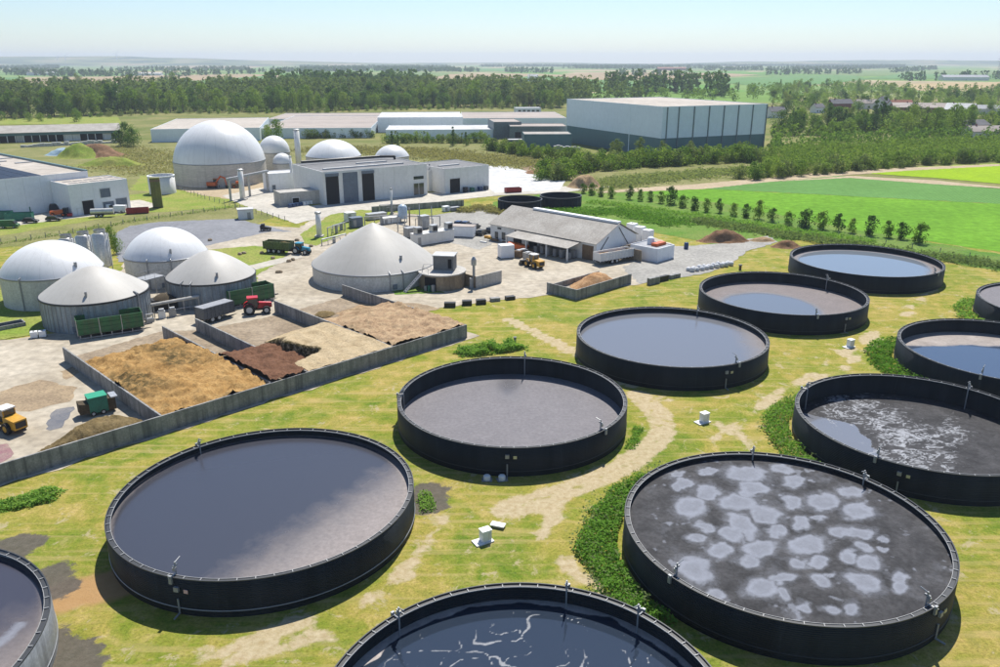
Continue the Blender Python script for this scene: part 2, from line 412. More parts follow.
def mown_mat():
    m, nt, b = newmat('mown_grass')
    big = noise(nt, 0.085, 4, 0.65, dist=0.8)
    g1 = ramp(nt, big, [(0.36, (0.105, 0.18, 0.018)), (0.46, (0.20, 0.235, 0.03)), (0.54, (0.31, 0.265, 0.055)), (0.66, (0.42, 0.305, 0.10))])
    med = noise(nt, 0.42, 8, 0.74, dist=0.4)
    g2 = ramp(nt, med, [(0.36, (0.085, 0.15, 0.016)), (0.47, (0.20, 0.225, 0.034)), (0.55, (0.30, 0.265, 0.065)), (0.64, (0.47, 0.36, 0.15))])
    col = mix(nt, 0.5, g1, g2)
    fine = ramp(nt, noise(nt, 3.6, 6, 0.8), [(0.30, 0.50), (0.5, 1.0), (0.70, 1.3)])
    col = mix(nt, 1.0, col, fine, 'MULTIPLY')
    mp_ = N(nt, 'ShaderNodeMapping'); mp_.inputs['Rotation'].default_value = (0, 0, -0.78); mp_.inputs['Scale'].default_value = (0.07, 1.0, 1.0)
    nt.links.new(N(nt, 'ShaderNodeNewGeometry').outputs['Position'], mp_.inputs[0]); sn = N(nt, 'ShaderNodeTexNoise'); sn.inputs['Scale'].default_value = 1.0; sn.inputs['Detail'].default_value = 4; nt.links.new(mp_.outputs[0], sn.inputs['Vector'])
    col = mix(nt, math_(nt, 'MULTIPLY', ramp(nt, sn.outputs['Fac'], [(0.52, 0.0), (0.64, 1.0)]), 0.45), col, (0.43, 0.33, 0.14))
    bare = math_(nt, 'MULTIPLY', ramp(nt, noise(nt, 0.33, 8, 0.75, dist=0.5), [(0.58, 0.0), (0.63, 1.0)]), 0.7)
    col = mix(nt, bare, col, (0.42, 0.35, 0.22))
    dirt = mix(nt, ramp(nt, noise(nt, 1.6, 4, 0.7), [(0.3, 0.0), (0.7, 1.0)]), (0.36, 0.275, 0.155), (0.52, 0.44, 0.30))
    dn = math_(nt, 'SUBTRACT', noise(nt, 0.8, 7, 0.75, dist=0.6), 0.5)
    dm = ramp(nt, math_(nt, 'ADD', attr(nt, 'dirt'), math_(nt, 'MULTIPLY', dn, 1.3)), [(0.36, 0.0), (0.62, 0.92)])
    col = mix(nt, dm, col, dirt)
    col = mix(nt, attr(nt, 'path'), col, mix(nt, noise(nt, 1.2, 4), (0.34, 0.20, 0.085), (0.42, 0.27, 0.13)))
    col = mix(nt, ramp(nt, math_(nt, 'ADD', attr(nt, 'soil'), math_(nt, 'MULTIPLY', dn, 1.6)), [(0.42, 0.0), (0.60, 0.95)]), col, mix(nt, noise(nt, 1.5, 4), (0.06, 0.055, 0.045), (0.16, 0.14, 0.12)))
    nt.links.new(col, b.inputs['Base Color']); b.inputs['Roughness'].default_value = 1.0; b.inputs['Specular IOR Level'].default_value = 0.08
    bump(nt, b, noise(nt, 2.6, 6, 0.85), 0.8, 0.18)
    return m
struct(obj('mown_grass', grid_mesh('mown_grass', np.arange(-170, 171, 1.0), np.arange(20, 331, 1.0), lambda X, Y: 0.02 * vnoise(X * 0.2, Y * 0.2, 1, 2), mown_mat(),
      {'dirt': dirt_a, 'path': path_a, 'soil': soil_a})))

# ------------------------------------------------------------------ yards, roads, soil and fields as sheets
def fieldmat(name, c1, c2, scale=0.05, rows=None, fine=0.2):
    m, nt, b = newmat(name)
    col = mix(nt, ramp(nt, noise(nt, scale, 5, 0.6), [(0.35, 0.0), (0.65, 1.0)]), c1, c2)
    if rows:
        mp = N(nt, 'ShaderNodeMapping'); mp.inputs['Rotation'].default_value = (0, 0, rows[0])
        nt.links.new(N(nt, 'ShaderNodeNewGeometry').outputs['Position'], mp.inputs[0])
        wv = N(nt, 'ShaderNodeTexWave'); wv.inputs['Scale'].default_value = rows[1]; wv.inputs['Distortion'].default_value = 1.5; wv.inputs['Detail'].default_value = 2
        nt.links.new(mp.outputs[0], wv.inputs['Vector'])
        col = mix(nt, 1.0, col, ramp(nt, wv.outputs['Fac'], [(0.0, 0.82), (1.0, 1.08)]), 'MULTIPLY')
    col = mix(nt, 1.0, col, ramp(nt, noise(nt, scale * 14, 4, 0.7), [(0.3, 1 - fine), (0.7, 1 + fine * 0.5)]), 'MULTIPLY')
    nt.links.new(col, b.inputs['Base Color']); b.inputs['Roughness'].default_value = 1.0; b.inputs['Specular IOR Level'].default_value = 0.05
    return m
FM = dict(bluetarp=fieldmat('blue_tarpaulin', (0.30, 0.42, 0.50), (0.36, 0.47, 0.54), 0.2),
    bright=fieldmat('bright_green_crop', (0.15, 0.32, 0.03), (0.115, 0.255, 0.025), 0.03, fine=0.35),
    bluegreen=fieldmat('beet_field', (0.13, 0.27, 0.075), (0.11, 0.23, 0.06), 0.03, (0.75, 0.3)),
    lime=fieldmat('lime_crop', (0.27, 0.40, 0.015), (0.22, 0.34, 0.02), 0.03),
    lush=fieldmat('lush_verge', (0.11, 0.22, 0.035), (0.175, 0.24, 0.06), 0.12, fine=0.45),
    verge=fieldmat('yellow_green_verge', (0.19, 0.265, 0.045), (0.29, 0.29, 0.085), 0.12, fine=0.45),
    brush=fieldmat('dry_brush', (0.17, 0.185, 0.06), (0.26, 0.245, 0.11), 0.1, fine=0.45),
    straw=fieldmat('straw_stubble', (0.44, 0.34, 0.19), (0.38, 0.29, 0.16), 0.01),
    farg=fieldmat('far_green_crop', (0.12, 0.245, 0.08), (0.13, 0.225, 0.08), 0.006),
    fart=fieldmat('far_stubble', (0.38, 0.29, 0.18), (0.31, 0.24, 0.15), 0.004),
    farp=fieldmat('far_pale_green', (0.18, 0.25, 0.09), (0.15, 0.22, 0.08), 0.004))
def ss(name, pts, z, mat, jit=0.0, seed=1):
    return struct(sheet(name, G(*pts), z, mat, jit, seed))
# rough ground round the buildings behind the yard
ss('rough_meadow', [(-200, 262), (-200, 152), (130, 140), (330, 142), (520, 145), (690, 190), (620, 195), (560, 200), (480, 196), (300, 205), (240, 232), (120, 240)], 0.03, FM['brush'], 1.2, 2)
ss('green_verge', [(-120, 262), (0, 236), (130, 214), (240, 207), (212, 196), (160, 192), (120, 196), (60, 205), (-120, 222)], 0.05, FM['verge'], 0.8, 3)
ss('green_verge', [(200, 197), (245, 207), (290, 222), (275, 211), (230, 190), (170, 178), (140, 176), (130, 190)], 0.055, FM['verge'], 0.8, 4)
ss('lush_grass', [(400, 233), (470, 214), (500, 200), (560, 192), (640, 192), (730, 205), (830, 225), (1020, 258), (1020, 275), (880, 250), (800, 240), (720, 245), (620, 225), (520, 232)], 0.045, FM['lush'], 1.0, 5)
# yards
ss('concrete_yard', [(-70, 372), (-70, 350), (30, 337), (75, 330), (110, 300), (125, 262), (112, 236), (190, 221), (300, 228), (330, 207), (420, 203), (470, 208), (520, 212), (640, 232), (672, 244), (690, 262), (668, 276),
                     (642, 284), (600, 290), (560, 294), (536, 297), (500, 300), (440, 308), (425, 312), (480, 336), (464, 341), (200, 424), (0, 487), (-70, 508)], 0.06, M['yard'], 0.5, 6)
ss('asphalt_lot', [(112, 236), (130, 226), (160, 222), (236, 219), (292, 232), (270, 232), (206, 246), (160, 262), (118, 262)], 0.075, M['asphalt'], 0.4, 7)
ss('pale_road', [(-30, 232), (60, 220), (135, 212), (160, 205), (140, 200), (60, 207), (-30, 215)], 0.07, M['apron'], 0.3, 8)
ss('concrete_road', [(222, 196), (260, 188), (290, 190), (310, 206), (428, 193), (494, 187), (620, 186), (560, 193), (500, 195.5), (420, 204), (330, 216), (296, 224), (268, 214), (240, 204)], 0.085, M['apron'], 0.3, 9)
ss('bare_earth', [(168, 187), (205, 176), (270, 184), (300, 196), (262, 193), (236, 200), (205, 196)], 0.08, M['sandy'], 0.6, 10)
ss('bare_earth', [(520, 168), (560, 161), (580, 175), (568, 181), (548, 176), (530, 172)], 0.09, M['earth'], 0.8, 11)
ss('concrete_apron', [(470, 166), (505, 166), (566, 180), (560, 190), (495, 193), (489, 188)], 0.095, M['roof_white'], 0.3, 12)
ss('gravel_lot', [(430, 228), (432, 214), (470, 206), (505, 213), (500, 240), (480, 250), (440, 240)], 0.08, M['gravel'], 0.5, 13)
ss('gravel_lot', [(640, 284), (622, 268), (668, 246), (690, 246), (716, 244), (768, 236), (778, 242), (745, 252), (733, 264), (700, 275)], 0.08, M['gravel'], 0.5, 14)
ss('grass_island', [(206, 250), (255, 246), (290, 250), (280, 262), (256, 276), (262, 292), (245, 290), (240, 270), (215, 262)], 0.085, FM['verge'], 0.3, 15)
ss('grass_island', [(300, 235), (330, 215), (360, 210), (395, 212), (380, 222), (330, 240), (316, 246), (305, 244)], 0.10, FM['verge'], 0.3, 16)
ss('grass_island', [(390, 212), (440, 205), (470, 203), (474, 209), (430, 216)], 0.10, FM['verge'], 0.3, 17)
ss('tyre_worn_path', [(240, 268), (300, 254), (302, 258), (244, 273)], 0.095, M['apron'], 0.2, 18)
ss('grass_island', [(-40, 345), (-40, 300), (10, 288), (55, 305), (68, 322), (28, 336)], 0.09, FM['verge'], 0.4, 19)
ss('grass_island', [(445, 293), (395, 295), (390, 288), (420, 284)], 0.085, FM['lush'], 0.3, 20)
ss('mud_patch', [(0, 392), (40, 380), (78, 388), (70, 402), (30, 412), (0, 410)], 0.068, M['earthy'], 0.35, 41)
ss('mud_patch', [(60, 372), (130, 345), (190, 332), (150, 346), (90, 366), (66, 380)], 0.069, M['earthy'], 0.35, 42)
ss('mud_patch', [(330, 300), (420, 304), (440, 309), (425, 312), (400, 306), (350, 303)], 0.070, M['earthy'], 0.3, 43)
ss('puddle', [(46, 424), (56, 410), (74, 407), (70, 416), (62, 428), (50, 431)], 0.073, M['puddle'], 0.3, 44)
ss('puddle', [(-12, 470), (-5, 446), (8, 444), (14, 454), (4, 462)], 0.074, M['redstain'], 0.3, 45)
ss('clamp_floor', [(160, 420), (64, 360), (160, 332), (205, 330), (275, 316), (345, 297), (468, 338)], 0.075, M['dirt_conc'], 0.2, 21)
# fields to the right
ss('crop_field', [(585, 192), (640, 188), (705, 189), (1040, 206), (1300, 224), (1300, 310), (1000, 252), (880, 234), (760, 216), (650, 201)], 0.04, FM['bright'], 0.6, 22)
ss('crop_field', [(700, 188.5), (760, 181), (840, 176), (1000, 189), (1300, 205), (1300, 222), (1000, 204)], 0.06, FM['bluegreen'], 0.5, 23)
ss('crop_field', [(858, 173), (920, 167), (1000, 163.5), (1300, 150), (1300, 198), (1000, 184), (935, 178)], 0.07, FM['lime'], 0.5, 24)
ss('sandy_track', [(590, 193), (640, 188), (700, 184), (760, 178.5), (820, 173), (900, 168), (1000, 164), (1000, 166), (905, 171), (850, 175), (770, 182), (705, 189), (640, 192)], 0.08, M['sandy'], 0.4, 25)
ss('sandy_track', [(770, 182), (850, 176), (935, 180.5), (1000, 187), (1000, 188.5), (930, 184), (850, 178)], 0.085, M['sandy'], 0.4, 26)
ss('rough_meadow', [(580, 180), (640, 168), (760, 164), (765, 176), (700, 186), (600, 194)], 0.05, FM['brush'], 0.8, 27)
# far fields that read clearly
for i, (pts, k) in enumerate([
    ([(0, 125), (0, 118.5), (60, 117), (118, 117), (122, 124)], 'verge'),
    ([(25, 81.5), (60, 77.5), (160, 75.5), (250, 74), (300, 76), (200, 81.5)], 'fart'),
    ([(100, 85), (140, 81.5), (200, 80.5), (262, 76), (280, 80), (250, 86)], 'farg'),
    ([(-20, 81), (-20, 78), (22, 77), (20, 81)], 'farg'),
    ([(60, 70.5), (75, 64.5), (110, 64), (165, 67), (130, 72)], 'farp'),
    ([(165, 67), (110, 64), (180, 63.6), (270, 66), (240, 69)], 'fart'),
    ([(250, 82), (265, 79), (420, 72), (480, 74), (330, 82)], 'farp'),
    ([(425, 80), (450, 74), (540, 74), (520, 79)], 'fart'),
    ([(500, 80), (530, 76), (660, 83), (690, 90), (560, 91)], 'farg'),
    ([(690, 80), (740, 77.5), (850, 75), (870, 79), (830, 84), (770, 87)], 'farg'),
    ([(545, 76), (600, 72), (720, 73), (760, 75), (680, 80), (600, 80)], 'fart'),
    ([(898, 88), (905, 84), (1100, 80), (1100, 91), (1000, 92), (930, 92)], 'straw'),
    ([(770, 72.5), (860, 70), (1000, 71), (1000, 74), (860, 76)], 'farp'),
    ([(600, 70), (700, 67), (900, 68), (800, 71)], 'farp'),
    ([(380, 71), (480, 68), (560, 69), (520, 72)], 'farg'),
    ([(860, 79), (900, 74), (1010, 74.5), (1010, 79)], 'farg')]):
    ss('far_field', pts, 0.15 + 0.03 * i, FM[k])
# ------------------------------------------------------------------ slurry tanks
def tank_wall_mat():
    m, nt, b = newmat('black_tank_cladding')
    sp = N(nt, 'ShaderNodeSeparateXYZ'); nt.links.new(N(nt, 'ShaderNodeTexCoord').outputs['Object'], sp.inputs[0])
    col = mix(nt, ramp(nt, noise(nt, 0.5, 4, 0.6, (1, 1, 0.12)), [(0.35, 0.0), (0.7, 1.0)]), (0.007, 0.010, 0.013), (0.016, 0.021, 0.026))
    lime = ramp(nt, noise(nt, 1.6, 4, 0.7, (1, 1, 0.05)), [(0.60, 0.0), (0.78, 1.0)])
    col = mix(nt, math_(nt, 'MULTIPLY', lime, 0.3), col, (0.06, 0.075, 0.09))
    nt.links.new(col, b.inputs['Base Color']); b.inputs['Roughness'].default_value = 0.5; b.inputs['Specular IOR Level'].default_value = 0.22
    wv = math_(nt, 'SINE', math_(nt, 'MULTIPLY', sp.outputs[2], 2 * math.pi / 0.20))
    bump(nt, b, wv, 0.4, 0.04)
    return m
M['tankwall'] = tank_wall_mat()
M['tankpanel'] = weathered('grey_tank_panel', (0.30, 0.31, 0.315), (0.22, 0.23, 0.235), 0.4, 0.5, streak=0.6, streak_c=(0.10, 0.10, 0.10), metal=0.3)
M['rim'] = plain('dark_rim_steel', (0.035, 0.038, 0.042), 0.5)
M['rimlight'] = plain('galvanised_rim', (0.36, 0.36, 0.35), 0.5)
def liquid_mat(name, crust_c, crust_c2, wet=(0.020, 0.021, 0.027), foam_c=(0.42, 0.43, 0.47), wetrough=0.06, crust_var=0.78, foam_n=1.5):
    m, nt, b = newmat(name)
    n1 = noise(nt, 0.35, 5, 0.65, dist=0.5); n2 = noise(nt, 2.2, 5, 0.7)
    cr = mix(nt, ramp(nt, n1, [(0.32, 0.0), (0.68, 1.0)]), crust_c, crust_c2)
    cr = mix(nt, 1.0, cr, ramp(nt, n2, [(0.3, crust_var), (0.7, 2.0 - crust_var)]), 'MULTIPLY')
    ca = math_(nt, 'ADD', attr(nt, 'crust'), math_(nt, 'MULTIPLY', math_(nt, 'SUBTRACT', n1, 0.5), 0.5))
    cm = ramp(nt, ca, [(0.18, 0.0), (0.85, 1.0)])
    f0 = attr(nt, 'foam')
    fa = math_(nt, 'ADD', f0, math_(nt, 'MULTIPLY', math_(nt, 'MULTIPLY', math_(nt, 'SUBTRACT', noise(nt, 1.7, 8, 0.75, dist=1.0), 0.5), foam_n), math_(nt, 'MULTIPLY', ramp(nt, f0, [(0.0, 0.12), (0.35, 1.0)]), 1.0)))
    fm = ramp(nt, fa, [(0.20, 0.0), (0.5, 0.5), (0.95, 1.0)])
    col = mix(nt, cm, wet, cr); col = mix(nt, fm, col, foam_c)
    nt.links.new(col, b.inputs['Base Color'])
    cov = math_(nt, 'MAXIMUM', cm, fm)
    nt.links.new(ramp(nt, cov, [(0.0, wetrough), (0.35, 0.3), (0.9, 0.7)]), b.inputs['Roughness'])
    nt.links.new(ramp(nt, cov, [(0.0, 0.5), (0.4, 0.16), (0.9, 0.08)]), b.inputs['Specular IOR Level'])
    bm = N(nt, 'ShaderNodeBump'); bm.inputs['Strength'].default_value = 0.25; bm.inputs['Distance'].default_value = 0.04
    nt.links.new(math_(nt, 'MULTIPLY', n2, cov), bm.inputs['Height']); nt.links.new(bm.outputs[0], b.inputs['Normal'])
    b.inputs['IOR'].default_value = 1.6
    return m
def clip01(a): return np.clip(a, 0, 1)
zero = lambda u, v: np.zeros(u.shape)
def swirl(u, v, seed, k=4.0, w_=0.035):
    a = vnoise(u * k + 20 + 1.2 * vnoise(u * k * 0.8, v * k * 0.8, seed + 1, 2), v * k + 20 + 1.5 * vnoise(u * k + 9, v * k, seed + 2, 2), seed, 2)
    return sstep(w_, w_ * 0.2, np.abs(a - 0.5))
# ---- crust and foam maps in tank coordinates (u to the right, v away, both +-1)
def c1(u, v): return clip01(sstep(0.05, 1.05, 0.9 * u - 0.55 * v) * 0.95 + sstep(0.93, 0.99, np.hypot(u, v)) * 0.5)
def c2(u, v): return clip01(1.05 - 0.75 * np.exp(-((u + 0.02) / 0.2) ** 2 - ((v - 0.75) / 0.45) ** 2))
def c3(u, v): return clip01(sstep(0.45, 1.0, u * 0.95 - 0.1 * v) * 0.7 + sstep(0.95, 1.0, np.hypot(u, v)) * 0.6)
def c4(u, v): return clip01(sstep(0.72, 1.15, np.hypot((u + 0.2) / 0.62, (v + 0.22) / 0.72)))
def c5(u, v): return clip01(sstep(0.55, 1.0, u * 0.8 - 0.45 * v) + sstep(0.82, 0.95, np.hypot(u, v)) * 0.8)
def c6(u, v): return np.ones(u.shape)
def c7(u, v): return clip01(sstep(0.945, 0.965, np.hypot(u, v) + 0.09 * (vnoise(u * 6, v * 6, 3, 3) - 0.5)) * 1.2)
def c8(u, v):
    x = 52.4 + u * 14.8 + 0.9 * (vnoise(u * 9, v * 9, 6, 3) - 0.5); y = 91.1 + v * 14.8 + 0.9 * (vnoise(u * 9 + 4, v * 9, 9, 3) - 0.5)
    return 1.0 - pip(x, y, G((798, 413), (805, 413.5), (828, 419), (854, 425), (860.5, 432), (872, 441.5), (877, 456), (876, 500), (780, 490), (770, 430), z=0.7)).astype(float)
def c9(u, v): return clip01(sstep(0.44, 0.52, v * 0.9 + 0.1 * (vnoise(u * 7, v * 7, 6, 3) - 0.3)) + sstep(0.94, 0.99, np.hypot(u, v)) * 0.6)
T6C = (27.04, 67.0); T6R = 14.95; T6Z = 3.0
FB = [(210, 140, 58, 22, 0), (113, 190, 38, 20, 0), (58, 225, 40, 28, 0), (45, 165, 30, 15, 0), (245, 178, 42, 20, 0), (200, 215, 52, 26, 0), (343, 160, 32, 16, 0), (345, 215, 30, 18, 0), (432, 213, 45, 24, 0),
      (510, 188, 32, 17, 0.3), (530, 243, 52, 18, 0), (270, 248, 48, 26, 0.3), (210, 280, 50, 22, 0.6), (372, 270, 26, 17, 0), (418, 257, 20, 11, 0), (303, 297, 28, 17, 0.2), (180, 303, 36, 20, 0), (100, 280, 38, 14, 0.3),
      (90, 314, 30, 13, 0), (390, 333, 52, 25, 0), (480, 298, 36, 16, 0), (525, 300, 45, 18, 0), (538, 345, 25, 14, 0.3), (500, 368, 22, 15, 0), (555, 383, 36, 18, 0.2), (255, 340, 45, 25, 0), (230, 375, 35, 18, 0),
      (145, 350, 38, 20, 0), (360, 383, 28, 17, 0), (415, 378, 26, 15, 0), (80, 400, 50, 35, 0.5), (265, 452, 50, 24, 0.2), (318, 428, 34, 16, 0), (427, 432, 32, 18, 0.2), (540, 435, 52, 20, 0.4), (450, 410, 18, 6, 0),
      (642, 425, 24, 14, 0.3), (645, 447, 26, 14, 0), (385, 500, 20, 14, 0), (460, 510, 26, 12, 0.3), (515, 510, 22, 22, 0.3), (325, 470, 22, 18, 0), (310, 125, 30, 14, 0), (130, 465, 25, 15, 0), (20, 140, 26, 10, 0), (110, 130, 26, 12, 0), (595, 350, 14, 8, 0), (600, 318, 16, 10, 0.3)]
def f6(u, v):
    P = proj(np.stack([T6C[0] + u.ravel() * T6R, T6C[1] + v.ravel() * T6R, np.full(u.size, T6Z)], 1))
    X = (P[:, 0] - 666) * 2.733; Y = (P[:, 1] - 423) * 2.733
    U, V_ = u.ravel(), v.ravel()
    X = X + 34 * (vnoise(U * 9, V_ * 9, 5, 2) - 0.5) + 16 * (vnoise(U * 26, V_ * 26, 7, 3) - 0.5)
    Y = Y + 24 * (vnoise(U * 9 + 7, V_ * 9, 6, 2) - 0.5) + 12 * (vnoise(U * 26 + 3, V_ * 26, 8, 3) - 0.5)
    out = np.zeros(u.size)
    for cx, cy, rx, ry, a in FB:
        dx, dy = X - cx, Y - cy; ca, sa = math.cos(a), math.sin(a)
        q = np.hypot((dx * ca + dy * sa) / rx, (-dx * sa + dy * ca) / ry)
        b_ = sstep(1.30, 0.72, q) * (0.72 + 0.20 * sstep(0.40, 0.88, q))
        out = np.maximum(out, b_); out = np.maximum(out, 0.40 * sstep(2.3, 0.8, q))
    sm_ = 0.55 * vnoise(U * 9, V_ * 9, 31, 4) * sstep(0.42, 0.66, vnoise(U * 4 + 4, V_ * 4, 21, 4)) + 0.5 * sstep(0.70, 0.80, vnoise(U * 14, V_ * 14, 91, 3))
    out = out * (0.9 + 0.2 * vnoise(U * 16, V_ * 16, 37, 3))
    return np.maximum(out * 0.92, sm_ * 0.7).reshape(u.shape)
def f7(u, v):
    m_ = sstep(0.22, 0.42, vnoise(u * 2.6 + 3, v * 2.6 + 1, 12, 2))
    s_ = np.maximum(swirl(u, v, 41, 3.6, 0.018), 0.8 * swirl(u + 3, v, 57, 5.4, 0.016)) * m_ * sstep(0.95, 0.85, np.hypot(u, v))
    return s_ * (0.30 + 0.55 * vnoise(u * 7, v * 7, 14, 2))
def f8(u, v):
    P = proj(np.stack([52.4 + u.ravel() * 14.8, 91.1 + v.ravel() * 14.8, np.full(u.size, 0.7)], 1)); X = (P[:, 0] - 780) * 4.168; Y = (P[:, 1] - 360) * 4.168
    d = np.minimum(pdist(X, Y, [(230, 195), (330, 215), (420, 240), (500, 285), (570, 330), (620, 380), (640, 420)]), pdist(X, Y, [(450, 330), (540, 360), (640, 370), (720, 300)]) * 1.1)
    d = np.minimum(d, pdist(X, Y, [(450, 390), (540, 400), (620, 420), (660, 415)]) * 0.9).reshape(u.shape)
    m_ = sstep(95, 12, d + 60 * (vnoise(u * 8, v * 8, 15, 3) - 0.5)); n = vnoise(u * 13 + 2.5 * vnoise(u * 6, v * 6, 5, 2), v * 13, 77, 4)
    wisps = 0.35 * sstep(0.06, 0.0, np.abs(vnoise(u * 6, v * 14, 61, 3) - 0.5)) * sstep(220, 60, d)
    return clip01(m_ * (sstep(0.05, 0.0, np.abs(n - 0.5)) * 0.85 + sstep(0.60, 0.74, n) * 0.6 + 0.18) + wisps)
def f11(u, v): return 0.6 * sstep(0.05, 0.0, np.abs(u * 0.75 - v * 0.1 - 0.62 + 0.1 * vnoise(u * 4, v * 4, 3, 2))) * (v < 0.35)
GREY1, GREY2 = (0.185, 0.175, 0.182), (0.16, 0.152, 0.16)
CHAR1, CHAR2 = (0.062, 0.061, 0.064), (0.026, 0.026, 0.028)
BRN1, BRN2 = (0.20, 0.175, 0.168), (0.165, 0.145, 0.142)
TANKS = [  # cx, cy, r, liquid level, grid step, crust map, foam map, crust colours, label
    (-24.05, 73.03, 15.1, 2.80, 0.4, c1, zero, (0.27, 0.24, 0.228), (0.22, 0.195, 0.187), 'black slurry tank brimful of smooth dark liquid below the long concrete wall'),
    (1.59, 97.9, 15.1, 0.85, 0.4, c2, zero, GREY1, GREY2, 'black slurry tank with even grey crust deep below its rim, centre of the picture'),
    (27.8, 123.5, 15.28, 2.70, 0.4, c3, zero, BRN1, BRN2, 'black slurry tank nearly full of smooth blue grey liquid, behind the grey crusted tank'),
    (54.25, 148.9, 15.5, 1.40, 0.4, c4, zero, BRN1, BRN2, 'black slurry tank with brownish crust around a blue pool, second from the crop field'),
    (81.7, 175.5, 15.95, 2.40, 0.4, c5, zero, BRN1, BRN2, 'farthest large slurry tank, mirroring sky and tree row beside the crop field'),
    (27.04, 67.0, 14.95, 3.00, 0.14, c6, f6, CHAR1, CHAR2, 'slurry tank with charcoal crust dotted with pale foam patches'),
    (1.7, 43.3, 14.5, 2.05, 0.16, c7, f7, (0.42, 0.37, 0.34), (0.30, 0.27, 0.25), 'nearest slurry tank, cut by the bottom edge, blue black liquid with white foam swirls'),
    (52.4, 91.1, 14.9, 0.70, 0.16, c8, f8, CHAR1, CHAR2, 'slurry tank with black crust, spidery foam streaks and a small pool at its near side'),
    (78.0, 116.5, 15.2, 1.30, 0.3, c9, zero, (0.34, 0.30, 0.27), (0.24, 0.21, 0.19), 'slurry tank at right edge with blue water and pale crust along its far wall'),
    (104.6, 141.0, 15.2, 3.20, 0.4, c6, zero, GREY1, GREY2, 'slurry tank cut by the right edge, grey surface, farthest of the right edge row'),
    (-50.3, 48.5, 15.1, 3.00, 0.3, c1, f11, BRN1, BRN2, 'slurry tank in the bottom left corner with pale ribbed wall and dark full surface')]
TH = 3.6
def ladder_mesh(bm, x, y0, z0, z1):
    bm.tube([(x - 0.25, y0, z0), (x - 0.25, y0, z1)], 0.03, 5); bm.tube([(x + 0.25, y0, z0), (x + 0.25, y0, z1)], 0.03, 5)
    k = int((z1 - z0) / 0.35)
    for i in range(k): bm.tube([(x - 0.25, y0, z0 + i * 0.35), (x + 0.25, y0, z0 + i * 0.35)], 0.02, 4)
